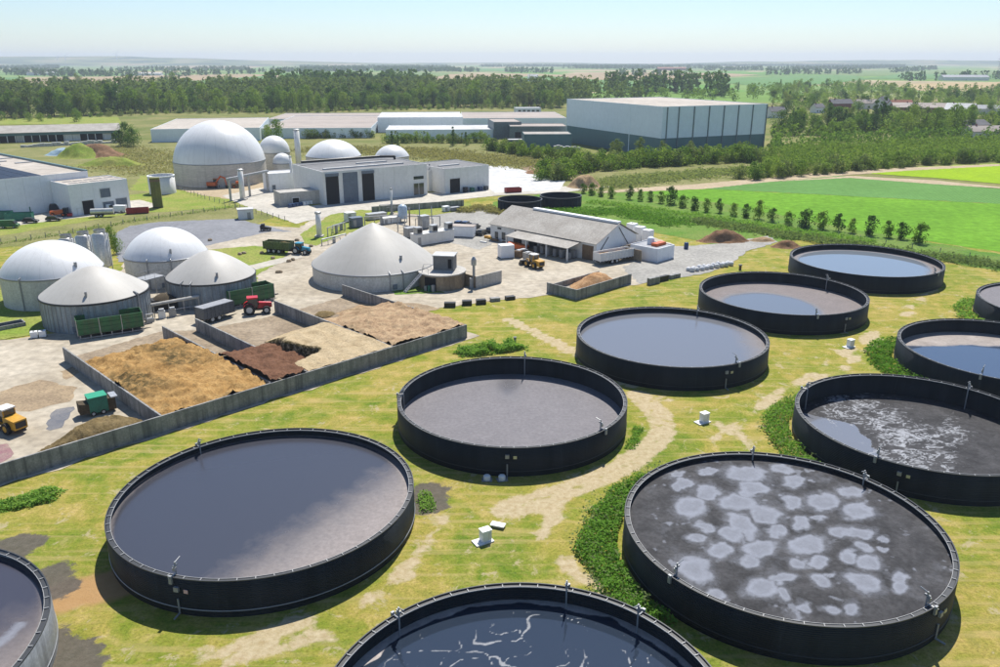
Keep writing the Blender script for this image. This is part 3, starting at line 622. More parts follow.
# mixer masts: photo position of the mast head on each tank
MASTS = [[(180, 570, 3.6), (193, 443, 3.6)], [(525, 358, 3.6), (604, 430, 3.6), (404, 395, 3.6)], [(701, 308, 3.6), (735, 362, 3.6)], [(835, 278, 3.6), (812, 312, 3.6)],
         [(930, 272, 3.6)], [(752, 453, 3.6), (864, 480, 3.6), (930, 606, 3.6), (682, 572, 3.6)], [(568, 588, 3.6), (397, 618, 3.6), (643, 612, 3.6)],
         [(862, 470, 3.6), (974, 386, 3.6), (817, 392, 3.6)], [(977, 380, 3.6)], [], []]
for ti, (cx, cy, r, lv, st, cf, ff, ca, cb, lab) in enumerate(TANKS):
    t = thing('slurry_tank', lab, 'tank', (cx, cy, 0), 0, 'round slurry tanks')
    wm = M['tankpanel'] if ti == 10 else M['tankwall']
    b = MB(); b.lathe([(r - 0.12, 0.12), (r - 0.12, TH - 0.02), (r - 0.06, TH), (r, TH - 0.02), (r, 0.0)], 120); b.build('wall', wm, t, True)
    b = MB(); b.lathe([(r + 0.012, 0.62), (r + 0.06, 0.64), (r + 0.06, 0.70), (r + 0.012, 0.72)], 120)
    b.build('lower_band', M['pipe'] if ti in (0, 10) else M['rim'], t, True)
    rimo = MB().lathe([(r - 0.50, TH - 0.10), (r - 0.50, TH - 0.04), (r - 0.14, TH - 0.04), (r - 0.14, TH - 0.10), (r - 0.50, TH - 0.10)], 120).build('rim_walkway', M['rim'], t)
    MB().lathe([(r + 0.0, TH + 0.0), (r + 0.0, TH + 0.10), (r - 0.10, TH + 0.10), (r - 0.10, TH + 0.0)], 120).build('rim_angle', M['rim'], rimo)
    MB().lathe([(r - 0.52, TH - 0.06), (r - 0.52, TH + 0.02), (r - 0.48, TH + 0.02), (r - 0.48, TH - 0.06)], 120).build('inner_rail', M['rimlight'], rimo)
    b = MB(); nb = 60
    for i in range(nb):
        a = 2 * math.pi * i / nb; u = (math.cos(a), math.sin(a))
        b.obox((u[0] * (r - 0.29), u[1] * (r - 0.29)), u, 0.42, 0.07, TH - 0.03, TH + 0.05)
    stuff(b.build('rim_brackets', M['rimlight'], rimo))
    lm = liquid_mat('slurry_surface_%d' % ti, ca, cb, foam_c=(0.30, 0.31, 0.33) if ti in (6, 7) else (0.235, 0.25, 0.29), wet=[(0.042, 0.044, 0.056), (0.10, 0.1, 0.11), (0.145, 0.15, 0.165), (0.13, 0.14, 0.155), (0.16, 0.185, 0.215), (0.03, 0.03, 0.03), (0.022, 0.032, 0.05), (0.16, 0.168, 0.19), (0.05, 0.07, 0.11), (0.1, 0.1, 0.1), (0.045, 0.043, 0.055)][ti], wetrough=[0.22, 0.2, 0.12, 0.06, 0.03, 0.1, 0.05, 0.08, 0.06, 0.2, 0.2][ti], crust_var=0.66 if ti in (5, 7) else 0.82, foam_n=0.55 if ti == 5 else 0.9)
    ax = np.arange(-r, r + st, st); rr = r - 0.1
    lme = grid_mesh('slurry', ax, ax, 0.0, lm, {'crust': lambda X, Y: cf(X / rr, Y / rr), 'foam': lambda X, Y: ff(X / rr, Y / rr)}, lambda X, Y: np.hypot(X, Y) < r - 0.12 + st * 1.2)
    # clip the rim of the liquid to the round wall
    co = np.zeros(len(lme.vertices) * 3, np.float32); lme.vertices.foreach_get('co', co); co = co.reshape(-1, 3)
    d = np.hypot(co[:, 0], co[:, 1]); k = np.where(d > r - 0.08, (r - 0.08) / np.maximum(d, 1e-6), 1.0); co[:, 0] *= k; co[:, 1] *= k
    lme.vertices.foreach_set('co', co.ravel())
    obj('slurry', lme, t, (0, 0, lv))
    for (mx, my, mz) in MASTS[ti]:
        wx, wy = g(mx, my, mz); a = math.atan2(wy - cy, wx - cx); u = (math.cos(a), math.sin(a))
        b = MB(); p0 = ((r - 0.7) * u[0], (r - 0.7) * u[1])
        b.tube([(p0[0], p0[1], lv - 0.6), (p0[0], p0[1], TH + 1.15)], 0.075, 6)
        b.obox((p0[0], p0[1]), u, 0.5, 0.14, TH + 0.75, TH + 0.9)
        b.tube([(p0[0], p0[1], TH + 1.1), (p0[0] - u[0] * 0.7, p0[1] - u[1] * 0.7, TH + 1.25)], 0.05, 5)
        b.tube([(p0[0], p0[1], TH + 0.05), ((r + 0.3) * u[0], (r + 0.3) * u[1], TH + 0.1)], 0.07, 5)
        b.obox(((r + 0.12) * u[0], (r + 0.12) * u[1]), u, 0.2, 0.3, TH - 0.5, TH + 0.3)
        mo = b.build('mixer_mast', M['pipe'], t)
        MB().obox((p0[0] + u[0] * 0.15, p0[1] + u[1] * 0.15), u, 0.28, 0.24, TH + 0.35, TH + 0.7).build('winch', M['steel'], mo)
    # outlet box and valves on the near wall
    if ti in (0, 1, 2, 3, 5, 7):
        a = -math.pi / 2 + [0, -0.35, 0.05, 0.15, 0, 0.35, 0, -0.9][ti] + (-0.25 if ti == 0 else 0.3)
        u = (math.cos(a), math.sin(a)); b = MB()
        b.tube([(u[0] * (r + 0.1), u[1] * (r + 0.1), 1.6), (u[0] * (r + 0.1), u[1] * (r + 0.1), 0.2), (u[0] * (r + 0.9), u[1] * (r + 0.9), 0.15)], 0.09, 6)
        b.build('outlet_pipe', M['pipe'], t)
        MB().obox(((r + 0.12) * u[0], (r + 0.12) * u[1]), u, 0.22, 0.45, TH - 1.2, TH - 0.75).build('valve_box', M['pipe'], t)
        MB().obox(((r + 0.10) * u[0] - u[1] * 0.9, (r + 0.10) * u[1] + u[0] * 0.9), u, 0.06, 0.4, TH - 1.25, TH - 0.9).build('warning_plate', plain('warning_plate_%d' % ti, (0.7, 0.45, 0.42) if ti == 0 else (0.6, 0.55, 0.3)), t)
# ------------------------------------------------------------------ silage clamp (site axes run at 45 degrees: s to the right-back, t to the left-back)
Q45 = math.pi / 4; C45 = math.cos(Q45)
def ST(s, t): return (C45 * (s - t), C45 * (s + t))
def toST(x, y): return (C45 * (x + y), C45 * (y - x))
CW = 2.4
def panel_mesh(L, h, th, mat, foot=True):
    b = MB(); b.box(0.012, L - 0.012, -th / 2, th / 2, 0, h)
    return b.mesh('wall_panel', mat)
def panel_wall(name, label, s0, t0, along, length, h=CW, th=0.24, step=2.0, mat='conc', group='concrete clamp walls', cat='wall'):
    x, y = ST(s0, t0); rz = Q45 + (math.pi / 2 if along == 't' else 0)
    t = thing(name, label, cat, (x, y, 0), rz, group)
    n = max(1, round(length / step)); L = length / n; rnd = random.Random(int(s0 * 7 + t0))
    me = panel_mesh(L, h, th, M[mat])
    MB().box(0.006, length - 0.006, -th / 2 + 0.05, th / 2 - 0.05, 0.0, h - 0.06).build('wall_core', M[mat], t)
    for i in range(n):
        o = obj('wall_panel', me, t, (i * L, rnd.uniform(-0.02, 0.02), rnd.uniform(-0.012, 0.012)))
    return t
panel_wall('clamp_wall', 'long stained concrete wall of the silage clamp facing the grass', 4, 97.6, 's', 85.4)
panel_wall('clamp_wall', 'right end concrete wall of the clamp, nearest the round pump house', 89.28, 97.85, 't', 37)
panel_wall('clamp_wall', 'concrete divider right of the tan sand heap in the silage clamp', 73.5, 97.85, 't', 36.5)
panel_wall('clamp_wall', 'short concrete divider behind the red brown heap, by the grey trailer', 57.8, 97.85, 't', 36.4)
panel_wall('clamp_wall', 'concrete divider between the golden silage heap and the red brown heap', 51.8, 97.85, 't', 36.2)
panel_wall('clamp_wall', 'left concrete wall of the clamp, behind the green feed mixer', 36.0, 97.85, 't', 36.8)

def heap_mat(name, c1, c2, c3, scale=0.5):
    m, nt, b = newmat(name)
    n1 = noise(nt, scale, 6, 0.7, dist=0.6); n2 = noise(nt, scale * 7, 5, 0.75)
    col = ramp(nt, n1, [(0.32, c3), (0.45, c2), (0.62, c1)])
    col = mix(nt, 1.0, col, ramp(nt, n2, [(0.28, 0.55), (0.5, 1.0), (0.72, 1.25)]), 'MULTIPLY')
    dk = attr(nt, 'dark')
    col = mix(nt, math_(nt, 'MULTIPLY', dk, ramp(nt, noise(nt, 1.1, 5, 0.7), [(0.4, 0.1), (0.56, 0.95)])), col, (0.075, 0.06, 0.028))
    nt.links.new(col, b.inputs['Base Color']); b.inputs['Roughness'].default_value = 1.0; b.inputs['Specular IOR Level'].default_value = 0.05
    bump(nt, b, n2, 0.9, 0.25)
    return m
HP = dict(gold=heap_mat('golden_silage', (0.45, 0.285, 0.115), (0.36, 0.215, 0.08), (0.26, 0.15, 0.055)),
          red=heap_mat('red_brown_mulch', (0.20, 0.105, 0.065), (0.15, 0.078, 0.048), (0.105, 0.056, 0.036)),
          sand=heap_mat('tan_sand_feed', (0.50, 0.40, 0.255), (0.43, 0.335, 0.205), (0.35, 0.265, 0.155)),
          tan=heap_mat('tan_chaff', (0.46, 0.335, 0.205), (0.37, 0.255, 0.155), (0.27, 0.18, 0.105)),
          chip=heap_mat('wood_chips', (0.48, 0.30, 0.16), (0.38, 0.22, 0.11), (0.25, 0.14, 0.07)),
          dung=heap_mat('straw_manure', (0.27, 0.20, 0.10), (0.18, 0.13, 0.06), (0.10, 0.075, 0.035)),
          earth=heap_mat('brown_earth', (0.28, 0.17, 0.10), (0.20, 0.12, 0.07), (0.13, 0.08, 0.05)),
          clay=heap_mat('tan_clay', (0.42, 0.30, 0.18), (0.33, 0.23, 0.13), (0.25, 0.17, 0.10)))
def heap(name, label, s0, s1, t0, t1, zf, mat, dark=None, step=0.35, group='heaps in the silage clamp'):
    xs = np.arange(s0, s1 + 0.01, (s1 - s0) / max(2, round((s1 - s0) / step))); ys = np.arange(t0, t1 + 0.01, (t1 - t0) / max(2, round((t1 - t0) / step)))
    me = grid_mesh(name, xs, ys, zf, HP[mat], {'dark': dark or (lambda X, Y: np.zeros(X.shape))}, lambda X, Y: zf(X, Y) > 0.012)
    o = obj(name, me, None, (0, 0, 0.08), Q45)
    return tag(o, label, 'heap', group)
def rough(X, Y, a, seed): return 0.9 * a * (vnoise(X * 0.33, Y * 0.33, seed + 5, 2) - 0.5) + a * (vnoise(X * 1.1, Y * 1.1, seed, 4) - 0.5) + 0.5 * a * (vnoise(X * 3.1, Y * 3.1, seed + 1, 3) - 0.5)
def zA(S_, T_):
    edge = sstep(131.5, 125.5, T_ + 3.0 * (vnoise(S_ * 0.3, T_ * 0.3, 3, 2) - 0.5))
    return np.maximum(0, (2.28 - 0.35 * sstep(108, 128, T_)) * edge + rough(S_, T_, 1.15, 11) * edge + 0.35 * np.sin((S_ - 36) / 15.5 * np.pi) * edge - 0.25 * sstep(100, 98, T_) * edge)
heap('silage_heap', 'golden brown silage heap filling the leftmost bay of the clamp', 36.14, 51.66, 97.75, 132.5, zA, 'gold',
     lambda S_, T_: sstep(0.42, 0.60, vnoise(S_ * 0.16 + 3, T_ * 0.12, 23, 3)) * sstep(103, 110, T_) * sstep(53, 46, S_) * 0.95)
def zB(S_, T_):
    e = sstep(120.5, 110.5, T_ + 2 * (vnoise(S_ * 0.3, T_ * 0.3, 9, 2) - 0.5))
    return np.maximum(0, 2.9 * e + rough(S_, T_, 0.9, 15) * e - 0.1)
heap('mulch_heap', 'dark red brown mulch heap in the narrow bay of the clamp', 51.94, 57.66, 97.75, 119, zB, 'red')
def zB2(S_, T_):
    d = np.hypot((S_ - 59.8) / 6.2, (T_ - 111.0) / 9.5) + 0.22 * (vnoise(S_ * 0.4, T_ * 0.4, 19, 3) - 0.5)
    return np.maximum(0, 1.25 * sstep(1.05, 0.35, d) + rough(S_, T_, 0.8, 16) * sstep(1.1, 0.8, d) - 0.03)
heap('mulch_heap', 'loose red brown mulch spilling in front of the dark cut face', 57.94, 68, 100, 123, zB2, 'red')
def edgeC(S_, T_): return 57.2 + 5.6 * sstep(101.5, 104.5, T_) + 1.1 * np.sin(T_ * 0.55) * sstep(103, 105, T_) + 1.3 * (vnoise(S_ * 0.3, T_ * 0.6, 29, 3) - 0.5)
def zC(S_, T_):
    e = sstep(-0.2, 0.5, S_ - edgeC(S_, T_)) * sstep(121.0, 112.5, T_ - 0.25 * (S_ - 64) + 2.0 * (vnoise(S_ * 0.35, T_ * 0.35, 39, 2) - 0.5))
    return np.maximum(0, 2.35 * e + rough(S_, T_, 0.2, 35) * e + 0.07 * np.sin((S_ - T_ * 0.15) * 2.2) * e)
heap('sand_heap', 'flat topped pale tan heap with a dark cut face in the clamp', 57.94, 73.36, 97.75, 122.5, zC, 'sand',
     lambda S_, T_: 1.3 * ((S_ - edgeC(S_, T_) < 0.95) & (T_ > 103.5)), step=0.25)
def zD(S_, T_):
    e = sstep(124 + 0 * S_, 110, T_ + 3 * (vnoise(S_ * 0.3, T_ * 0.3, 49, 2) - 0.5) - 0.25 * (S_ - 73.5))
    return np.maximum(0, 2.6 * e + rough(S_, T_, 0.9, 36) * e - 0.02)
heap('chaff_heap', 'tan chaff heap in the rightmost bay of the silage clamp', 73.64, 89.14, 97.75, 131, zD, 'tan',
     lambda S_, T_: 0.5 * sstep(0.5, 0.7, vnoise(S_ * 0.2, T_ * 0.2, 71, 2)) * sstep(104, 112, T_))
def zE(S_, T_):
    d = np.hypot((S_ - 29.0) / 8.2, (T_ - 100.8) / 4.6) + 0.3 * (vnoise(S_ * 0.45, T_ * 0.45, 59, 3) - 0.5)
    return np.maximum(0, 2.7 * sstep(1.05, 0.15, d) + rough(S_, T_, 0.8, 37) * sstep(1.1, 0.7, d) - 0.05)
heap('manure_heap', 'dark straw manure heap against the long wall beside the green feed mixer', 20.5, 35.8, 97.75, 106, zE, 'dung', lambda S_, T_: 0.35 + 0 * S_, group='heaps in the yard')
def zE2(S_, T_):
    d = np.hypot((S_ - 15) / 4.0, (T_ - 112.5) / 3.5) + 0.3 * (vnoise(S_ * 0.45, T_ * 0.45, 65, 3) - 0.5)
    return np.maximum(0, 1.6 * sstep(1.05, 0.2, d) + rough(S_, T_, 0.4, 38) * sstep(1.1, 0.7, d) - 0.05)
heap('manure_heap', 'straw manure heap at the left edge behind the yellow wheel loader', 10, 20, 108, 117, zE2, 'dung', lambda S_, T_: 0.2 + 0 * S_, group='heaps in the yard')
def zF(S_, T_):
    d = np.hypot((S_ - 79) / 2.6, (T_ - 126.0) / 2.0) + 0.4 * (vnoise(S_ * 0.6, T_ * 0.6, 65, 3) - 0.5)
    return np.maximum(0, 0.7 * sstep(1.05, 0.2, d) + rough(S_, T_, 0.4, 38) * sstep(1.1, 0.7, d) - 0.05)
heap('weedy_heap', 'small green brown heap on the floor beside the right clamp wall', 75, 84, 122.5, 129.5, zF, 'dung', lambda S_, T_: 0.3 + 0 * S_)
# wood chip bunker by the shed
BS0, BT0 = toST(*g(576, 300.4)); bs1, _ = toST(*g(639.6, 285.5)); _, bt1 = toST(*g(537.6, 295.6))
panel_wall('bunker_wall', 'front concrete wall of the wood chip bunker beside the grass', BS0, BT0, 's', bs1 - BS0, 2.2, group='wood chip bunker walls')
panel_wall('bunker_wall', 'left concrete wall of the wood chip bunker', BS0 + 0.14, BT0 + 0.14, 't', max(5.0, bt1 - BT0), 2.2, group='wood chip bunker walls')
panel_wall('bunker_wall', 'back concrete wall of the wood chip bunker, parallel to its front', BS0 + 3.2, BT0 + 8.6, 's', bs1 - BS0 - 3.4, 1.3, group='wood chip bunker walls')
def zG(S_, T_):
    d = np.hypot((S_ - BS0 - 11.5) / 7.0, (T_ - BT0 - 4.2) / 4.6) + 0.2 * (vnoise(S_ * 0.45, T_ * 0.45, 75, 3) - 0.5)
    return np.maximum(0, 2.6 * sstep(1.08, 0.15, d) + rough(S_, T_, 0.3, 39) * sstep(1.1, 0.8, d) - 0.03)
heap('wood_chip_heap', 'orange tan wood chip heap inside the small concrete bunker', BS0 + 2.5, bs1 - 0.15, BT0 + 0.18, BT0 + 8.4, zG, 'chip', group='heaps in the yard')

# ------------------------------------------------------------------ digesters and gas domes
def apex_fit(c, r, h, ytop, prof):
    lo, hi = 0.2, 40.0
    for _ in range(40):
        k = (lo + hi) / 2; P = []
        for q, z in prof(r, k):
            for a in np.linspace(0, 2 * math.pi, 40): P.append((c[0] + q * math.cos(a), c[1] + q * math.sin(a), h + z))
        if proj(P)[:, 1].min() > ytop: lo = k
        else: hi = k
    return k
def cap(r, k, n=18, p=2.0):
    if p == 2.0 and k < r:
        Rr = (r * r + k * k) / (2 * k); a0 = math.asin(min(1, r / Rr))
        return [(Rr * math.sin(a0 * (1 - i / n)), Rr * math.cos(a0 * (1 - i / n)) - (Rr - k)) for i in range(n + 1)]
    return [(r * math.cos(math.pi / 2 * i / n), k * math.sin(math.pi / 2 * i / n)) for i in range(n + 1)]
def bell(r, k, n=18):   # conical membrane, slightly rounded
    return [(r * (1 - i / n), k * (1 - (1 - i / n) ** 1.5) if i < n else k) for i in range(n + 1)]
def cone(r, k, n=14):
    return [(r * (1 - i / n), k * (0.66 * (i / n) + 0.34 * (1 - (1 - i / n) ** 2.0))) for i in range(n + 1)]
def digester(name, label, xl, xr, yside, h, ytop, prof, wallm, roofm, group, ribs=0, pipes=True, seed=0):
    cx, cy = g((xl + xr) / 2, yside, h)
    dist = math.hypot(cx, cy, CAM_H - h) * math.cos(math.atan2(cx, cy) * 0.0)
    dcam = cy * math.cos(PITCH) + (CAM_H - h) * math.sin(PITCH)
    r = (xr - xl) / 2 / FPX * dcam * math.cos(math.atan2(cx, cy)) ** 0.5
    k = apex_fit((cx, cy), r, h, ytop, prof)
    t = thing(name, label, 'digester', (cx, cy, 0), 0, group)
    b = MB(); b.lathe([(r, 0), (r, h - 0.15), (r - 0.02, h)], 96); b.build('wall', M[wallm], t, True)
    b = MB(); b.lathe([(r - 0.01, h - 0.32), (r + 0.13, h - 0.30), (r + 0.13, h - 0.02), (r - 0.03, h + 0.02)], 96); b.build('rim_band', M['rim'] if ribs else M['pipe'], t, True)
    b = MB(); b.lathe([(q * (r - 0.02) / r, h + z) for q, z in prof(r, k)], 96); b.build('roof', M[roofm], t, True)
    rnd = random.Random(seed)
    if ribs:
        me = MB().box(-0.03, 0.06, -0.05, 0.05, 0.02, h - 0.32).mesh('cladding_batten', M['pipe'])
        for i in range(ribs):
            a = 2 * math.pi * i / ribs
            if math.sin(a - math.atan2(cy, cx)) > 9: continue
            if math.cos(a) * cx + math.sin(a) * cy < 0.25 * math.hypot(cx, cy):
                obj('cladding_batten', me, t, (r * math.cos(a), r * math.sin(a), 0), a)
    if pipes:
        for k2 in range(2):
            a = math.atan2(-cy, -cx) + rnd.uniform(-0.9, 0.9); u = (math.cos(a), math.sin(a))
            b = MB(); b.tube([(u[0] * (r + 0.18), u[1] * (r + 0.18), 0.0), (u[0] * (r + 0.18), u[1] * (r + 0.18), h + 0.2), (u[0] * (r - 0.6), u[1] * (r - 0.6), h + 0.55)], 0.11, 6)
            b.build('gas_pipe', M['pipe'], t)
        a = math.atan2(-cy, -cx) + rnd.uniform(-0.5, 0.5); u = (math.cos(a), math.sin(a))
        MB().obox((u[0] * (r + 0.05), u[1] * (r + 0.05)), u, 0.3, 0.9, 0.4, 1.4).build('service_hatch', M['shutter'], t)
        u = (math.cos(a + 0.25), math.sin(a + 0.25)); q, z = prof(r, k)[3]
        MB().obox((u[0] * q, u[1] * q), u, 0.5, 0.35, h + z - 0.2, h + z + 0.75).build('overpressure_valve', M['pipe'], t)
    return t, (cx, cy), r
M['clad_w'] = weathered('white_tank_cladding', (0.60, 0.59, 0.55), (0.53, 0.52, 0.48), 0.3, 0.7, streak=0.35, streak_c=(0.36, 0.34, 0.30))
M['clad_b'] = weathered('grey_blue_tank_cladding', (0.33, 0.375, 0.40), (0.24, 0.27, 0.29), 0.5, 0.6, streak=0.8, streak_c=(0.10, 0.115, 0.125), metal=0.1)
M['clad_c'] = weathered('ringed_concrete', (0.60, 0.56, 0.50), (0.50, 0.465, 0.415), 0.3, 0.85, scl=(0.3, 0.3, 2.5), streak=0.3)
GD = 'round digesters with membrane roofs'
dg1, D1c, D1r = digester('digester', 'white domed digester at the left edge, smooth rounded roof', 2, 102, 268.5, 6.2, 240, cap, 'clad_w', 'dome', GD, seed=1)
dg2, D2c, D2r = digester('digester', 'digester with pointed beige roof behind the long green trailer', 41.7, 147.7, 290.7, 5.4, 265.8, bell, 'clad_b', 'cone', GD, 60, seed=2)
dg3, D3c, D3r = digester('digester', 'white domed digester beside the tall steel silos', 125, 206.7, 252.5, 6.0, 226.8, cap, 'clad_w', 'dome', GD, seed=3)
dg4, D4c, D4r = digester('digester', 'digester with pointed beige roof behind the red tractor', 167, 255, 274.0, 5.0, 250, bell, 'clad_b', 'cone', GD, 60, seed=4)
dg5, D5c, D5r = digester('digester', 'widest digester with tent shaped beige roof, mid yard', 313, 436, 260.5, 3.6, 222.4, cone, 'clad_w', 'cone', GD, 0, seed=5)
GB = 'gas storage domes behind the yard'
dg6, D6c, D6r = digester('gas_dome', 'giant white hemispherical gas dome on a banded concrete wall', 174.5, 265, 159.6, 8.6, 120, cap, 'clad_c', 'dome', GB, pipes=False, seed=6)
for lab, xl, xr, ys, h, yt in (('small silver gas dome on a tall shaft right behind the giant dome', 259, 289.8, 151.6, 8.6, 135.5), ('smallest gas dome, in front of the other small dome by the chimney', 273, 292, 162.7, 7.6, 153),
                               ('wide white gas dome rising behind the left half of the hall', 306, 361, 155, 9.5, 139.3), ('shallow white gas dome rising behind the right half of the hall', 375, 409, 155.5, 9.5, 144.8)):
    digester('gas_dome', lab, xl, xr, ys, h, yt, cap, 'clad_c', 'dome', GB, pipes=False, seed=8)

# ------------------------------------------------------------------ steel silos, gantry, platforms between the digesters
for i, (x, yb, yt, lab) in enumerate([(71, 266, 236.5, 'stainless steel silo partly hidden behind the white dome'), (88.5, 268, 233.5, 'middle stainless steel silo of the three behind the white domes'), (105.5, 270, 231.5, 'right stainless steel silo beside the domed digester')]):
    wx, wy = g(x, yb); h = hz(x, yb, yt); t = thing('steel_silo', lab, 'silo', (wx, wy, 0), 0, 'stainless steel silos')
    r = 1.75
    MB().lathe([(r, 1.0), (r, h - 0.6), (0.35, h - 0.05), (0.0, h)], 32).build('shell', M['inox'], t, True)
    MB().lathe([(0.3, 0.25), (r, 1.05)], 24).build('hopper', M['inox'], t, True)
    for k in range(4):
        a = k * math.pi / 2 + 0.6; MB().cyl((r * 0.92 * math.cos(a), r * 0.92 * math.sin(a)), 0, 1.3, 0.08, n=6).build('leg', M['steel'], t)
    MB().tube([(r + 0.25, -0.5, 0.0), (r + 0.25, -0.5, h - 0.3), (0.2, 0.0, h + 0.15)], 0.1, 6).build('fill_pipe', M['pipe'], t)
    b = MB(); b.lathe([(r * 0.7, h - 0.2), (r * 0.7, h + 0.5), (r * 0.66, h + 0.5), (r * 0.66, h - 0.2)], 20); b.build('guard_rail', M['steel'], t)
def scaffold(name, label, A, B, depth, h, cat='platform', deck=True, rails=True, mat='steel', legs=3):
    loc, rz, L = frame(A, B); t = thing(name, label, cat, loc, rz)
    for i in range(legs):
        for y in (0, depth):
            x = L * i / (legs - 1); MB().tube([(x, y, 0), (x, y, h)], 0.07, 6).build('post', M[mat], t)
    if deck: MB().box(-0.1, L + 0.1, -0.1, depth + 0.1, h, h + 0.12).build('deck', M[mat], t)
    if rails:
        for y in (0, depth):
            b = MB(); b.tube([(0, y, h + 0.1), (0, y, h + 1.1), (L, y, h + 1.1), (L, y, h + 0.1)], 0.035, 5); b.tube([(L / 2, y, h + 0.1), (L / 2, y, h + 1.1)], 0.035, 5)
            b.build('railing', M[mat], t)
    return t, L
sct, L_ = scaffold('steel_platform', 'raised steel platform with stairs between the two beige roofed digesters', (149, 303), (167, 298), 3.0, 4.6, legs=2)
b = MB(); b.tube([(L_, 0.2, 4.6), (L_ + 3.2, -1.0, 0.1)], 0.08, 5); b.build('stair_stringer', M['steel'], sct)
b = MB(); b.tube([(L_, -0.6, 4.6), (L_ + 3.2, -1.8, 0.1)], 0.08, 5); b.build('stair_stringer', M['steel'], sct)
for i in range(14):
    f_ = i / 14; MB().box(-0.45, 0.45, -0.12, 0.12, 0, 0.04).build('stair_tread', M['steel'], sct, loc=(L_ + 3.2 * f_ , -0.2 - 1.2 * f_, 4.55 - 4.5 * f_), rz=1.2)
# feeding conveyor on posts
loc, rz, L_ = frame((155, 318), (200, 311)); t = thing('screw_conveyor', 'horizontal grey screw conveyor on posts in front of the steel platform', 'conveyor', loc, rz)
MB().tube([(-0.3, 0, 2.6), (L_, 0, 2.9)], 0.32, 10).build('screw_tube', M['conc_l'], t)
for x in (0, L_ * 0.33, L_ * 0.66, L_): MB().tube([(x, 0, 0), (x, 0, 2.7)], 0.1, 6).build('post', M['steel'], t)
MB().tube([(0.2, -0.3, 1.2), (L_ - 0.4, -0.3, 1.2)], 0.09, 6).build('cross_pipe', M['steel'], t)
for k, x in enumerate((1.1, 3.0)):
    o = MB().box(-0.6, 0.6, -0.4, 0.4, 0.1, 1.5).build('pump_unit', M['offwhite'] if k == 0 else M['pipe'], t, loc=(x, -1.0, 0))
    MB().hcyl((0, -0.1, 1.7), (1, 0), 0.9, 0.28, 12).build('motor', M['steel'], o)
wx, wy = g(165, 309); t = thing('feed_hopper', 'dark green feed hopper heaped with silage under the steel platform', 'hopper', (wx, wy, 0), 0.5)
MB().prism([(-2.2, -1.2), (2.2, -1.2), (2.2, 1.2), (-2.2, 1.2)], 0.0, 2.2).build('bin', M['black'], t)
b = MB(); b.lathe([(1.9, 2.2), (1.4, 2.7), (0.6, 3.1), (0, 3.15)], 14); b.build('silage_load', M['manure'], t, True)
for i, (x, y, k) in enumerate([(112, 330, 1.0), (150, 322, 0.8), (131, 267, 1.2), (137, 268, 0.9)]):
    wx, wy = g(x, y); t = thing('pump_skid', ['small grey pump skid beside the end of the long green trailer', 'low valve skid at the foot of the screw conveyor', 'pipe manifold between silos and domed digester', 'grey pump housing at the foot of the domed digester'][i], 'pump', (wx, wy, 0), 0.7)
    MB().box(-0.9 * k, 0.9 * k, -0.5, 0.5, 0, 0.9 * k).build('housing', M['pipe'], t)
    MB().tube([(-0.7 * k, 0, 0.9 * k), (-0.7 * k, 0, 1.9 * k), (0.8 * k, 0, 1.9 * k), (0.8 * k, 0, 0.9 * k)], 0.12, 6).build('pipe_loop', M['steel'], t)
# white water box by the green trailer, drain pit by the left dome
wx, wy = g(39, 337.5); t = thing('plastic_tank', 'two compartment white plastic liquid tank at the corner of the green trailer', 'tank', (wx, wy, 0), 0.4)
for x in (-0.65, 0.65):
    o = MB().box(-0.55, 0.55, -0.5, 0.5, 0.16, 1.2).build('container', M['white'], t, loc=(x, 0, 0)); MB().cyl((0, 0), 1.2, 1.28, 0.15, n=10).build('cap', M['black'], o)
MB().box(-1.25, 1.25, -0.55, 0.55, 0, 0.15).build('pallet', M['black'], t)
loc = g(6, 328); t = thing('drain_pit', 'open concrete drain pit in the grass at the left edge', 'pit', (loc[0], loc[1], 0.09), 0.75)
for x0, x1, y0, y1 in ((-3, 3, -1.3, -1.1), (-3, 3, 1.1, 1.3), (-3, -2.8, -1.1, 1.1), (2.8, 3, -1.1, 1.1)): MB().box(x0, x1, y0, y1, 0, 0.7).build('kerb_wall', M['conc'], t)
MB().box(-2.8, 2.8, -1.1, 1.1, 0, 0.06).build('pit_floor', M['dark'], t)

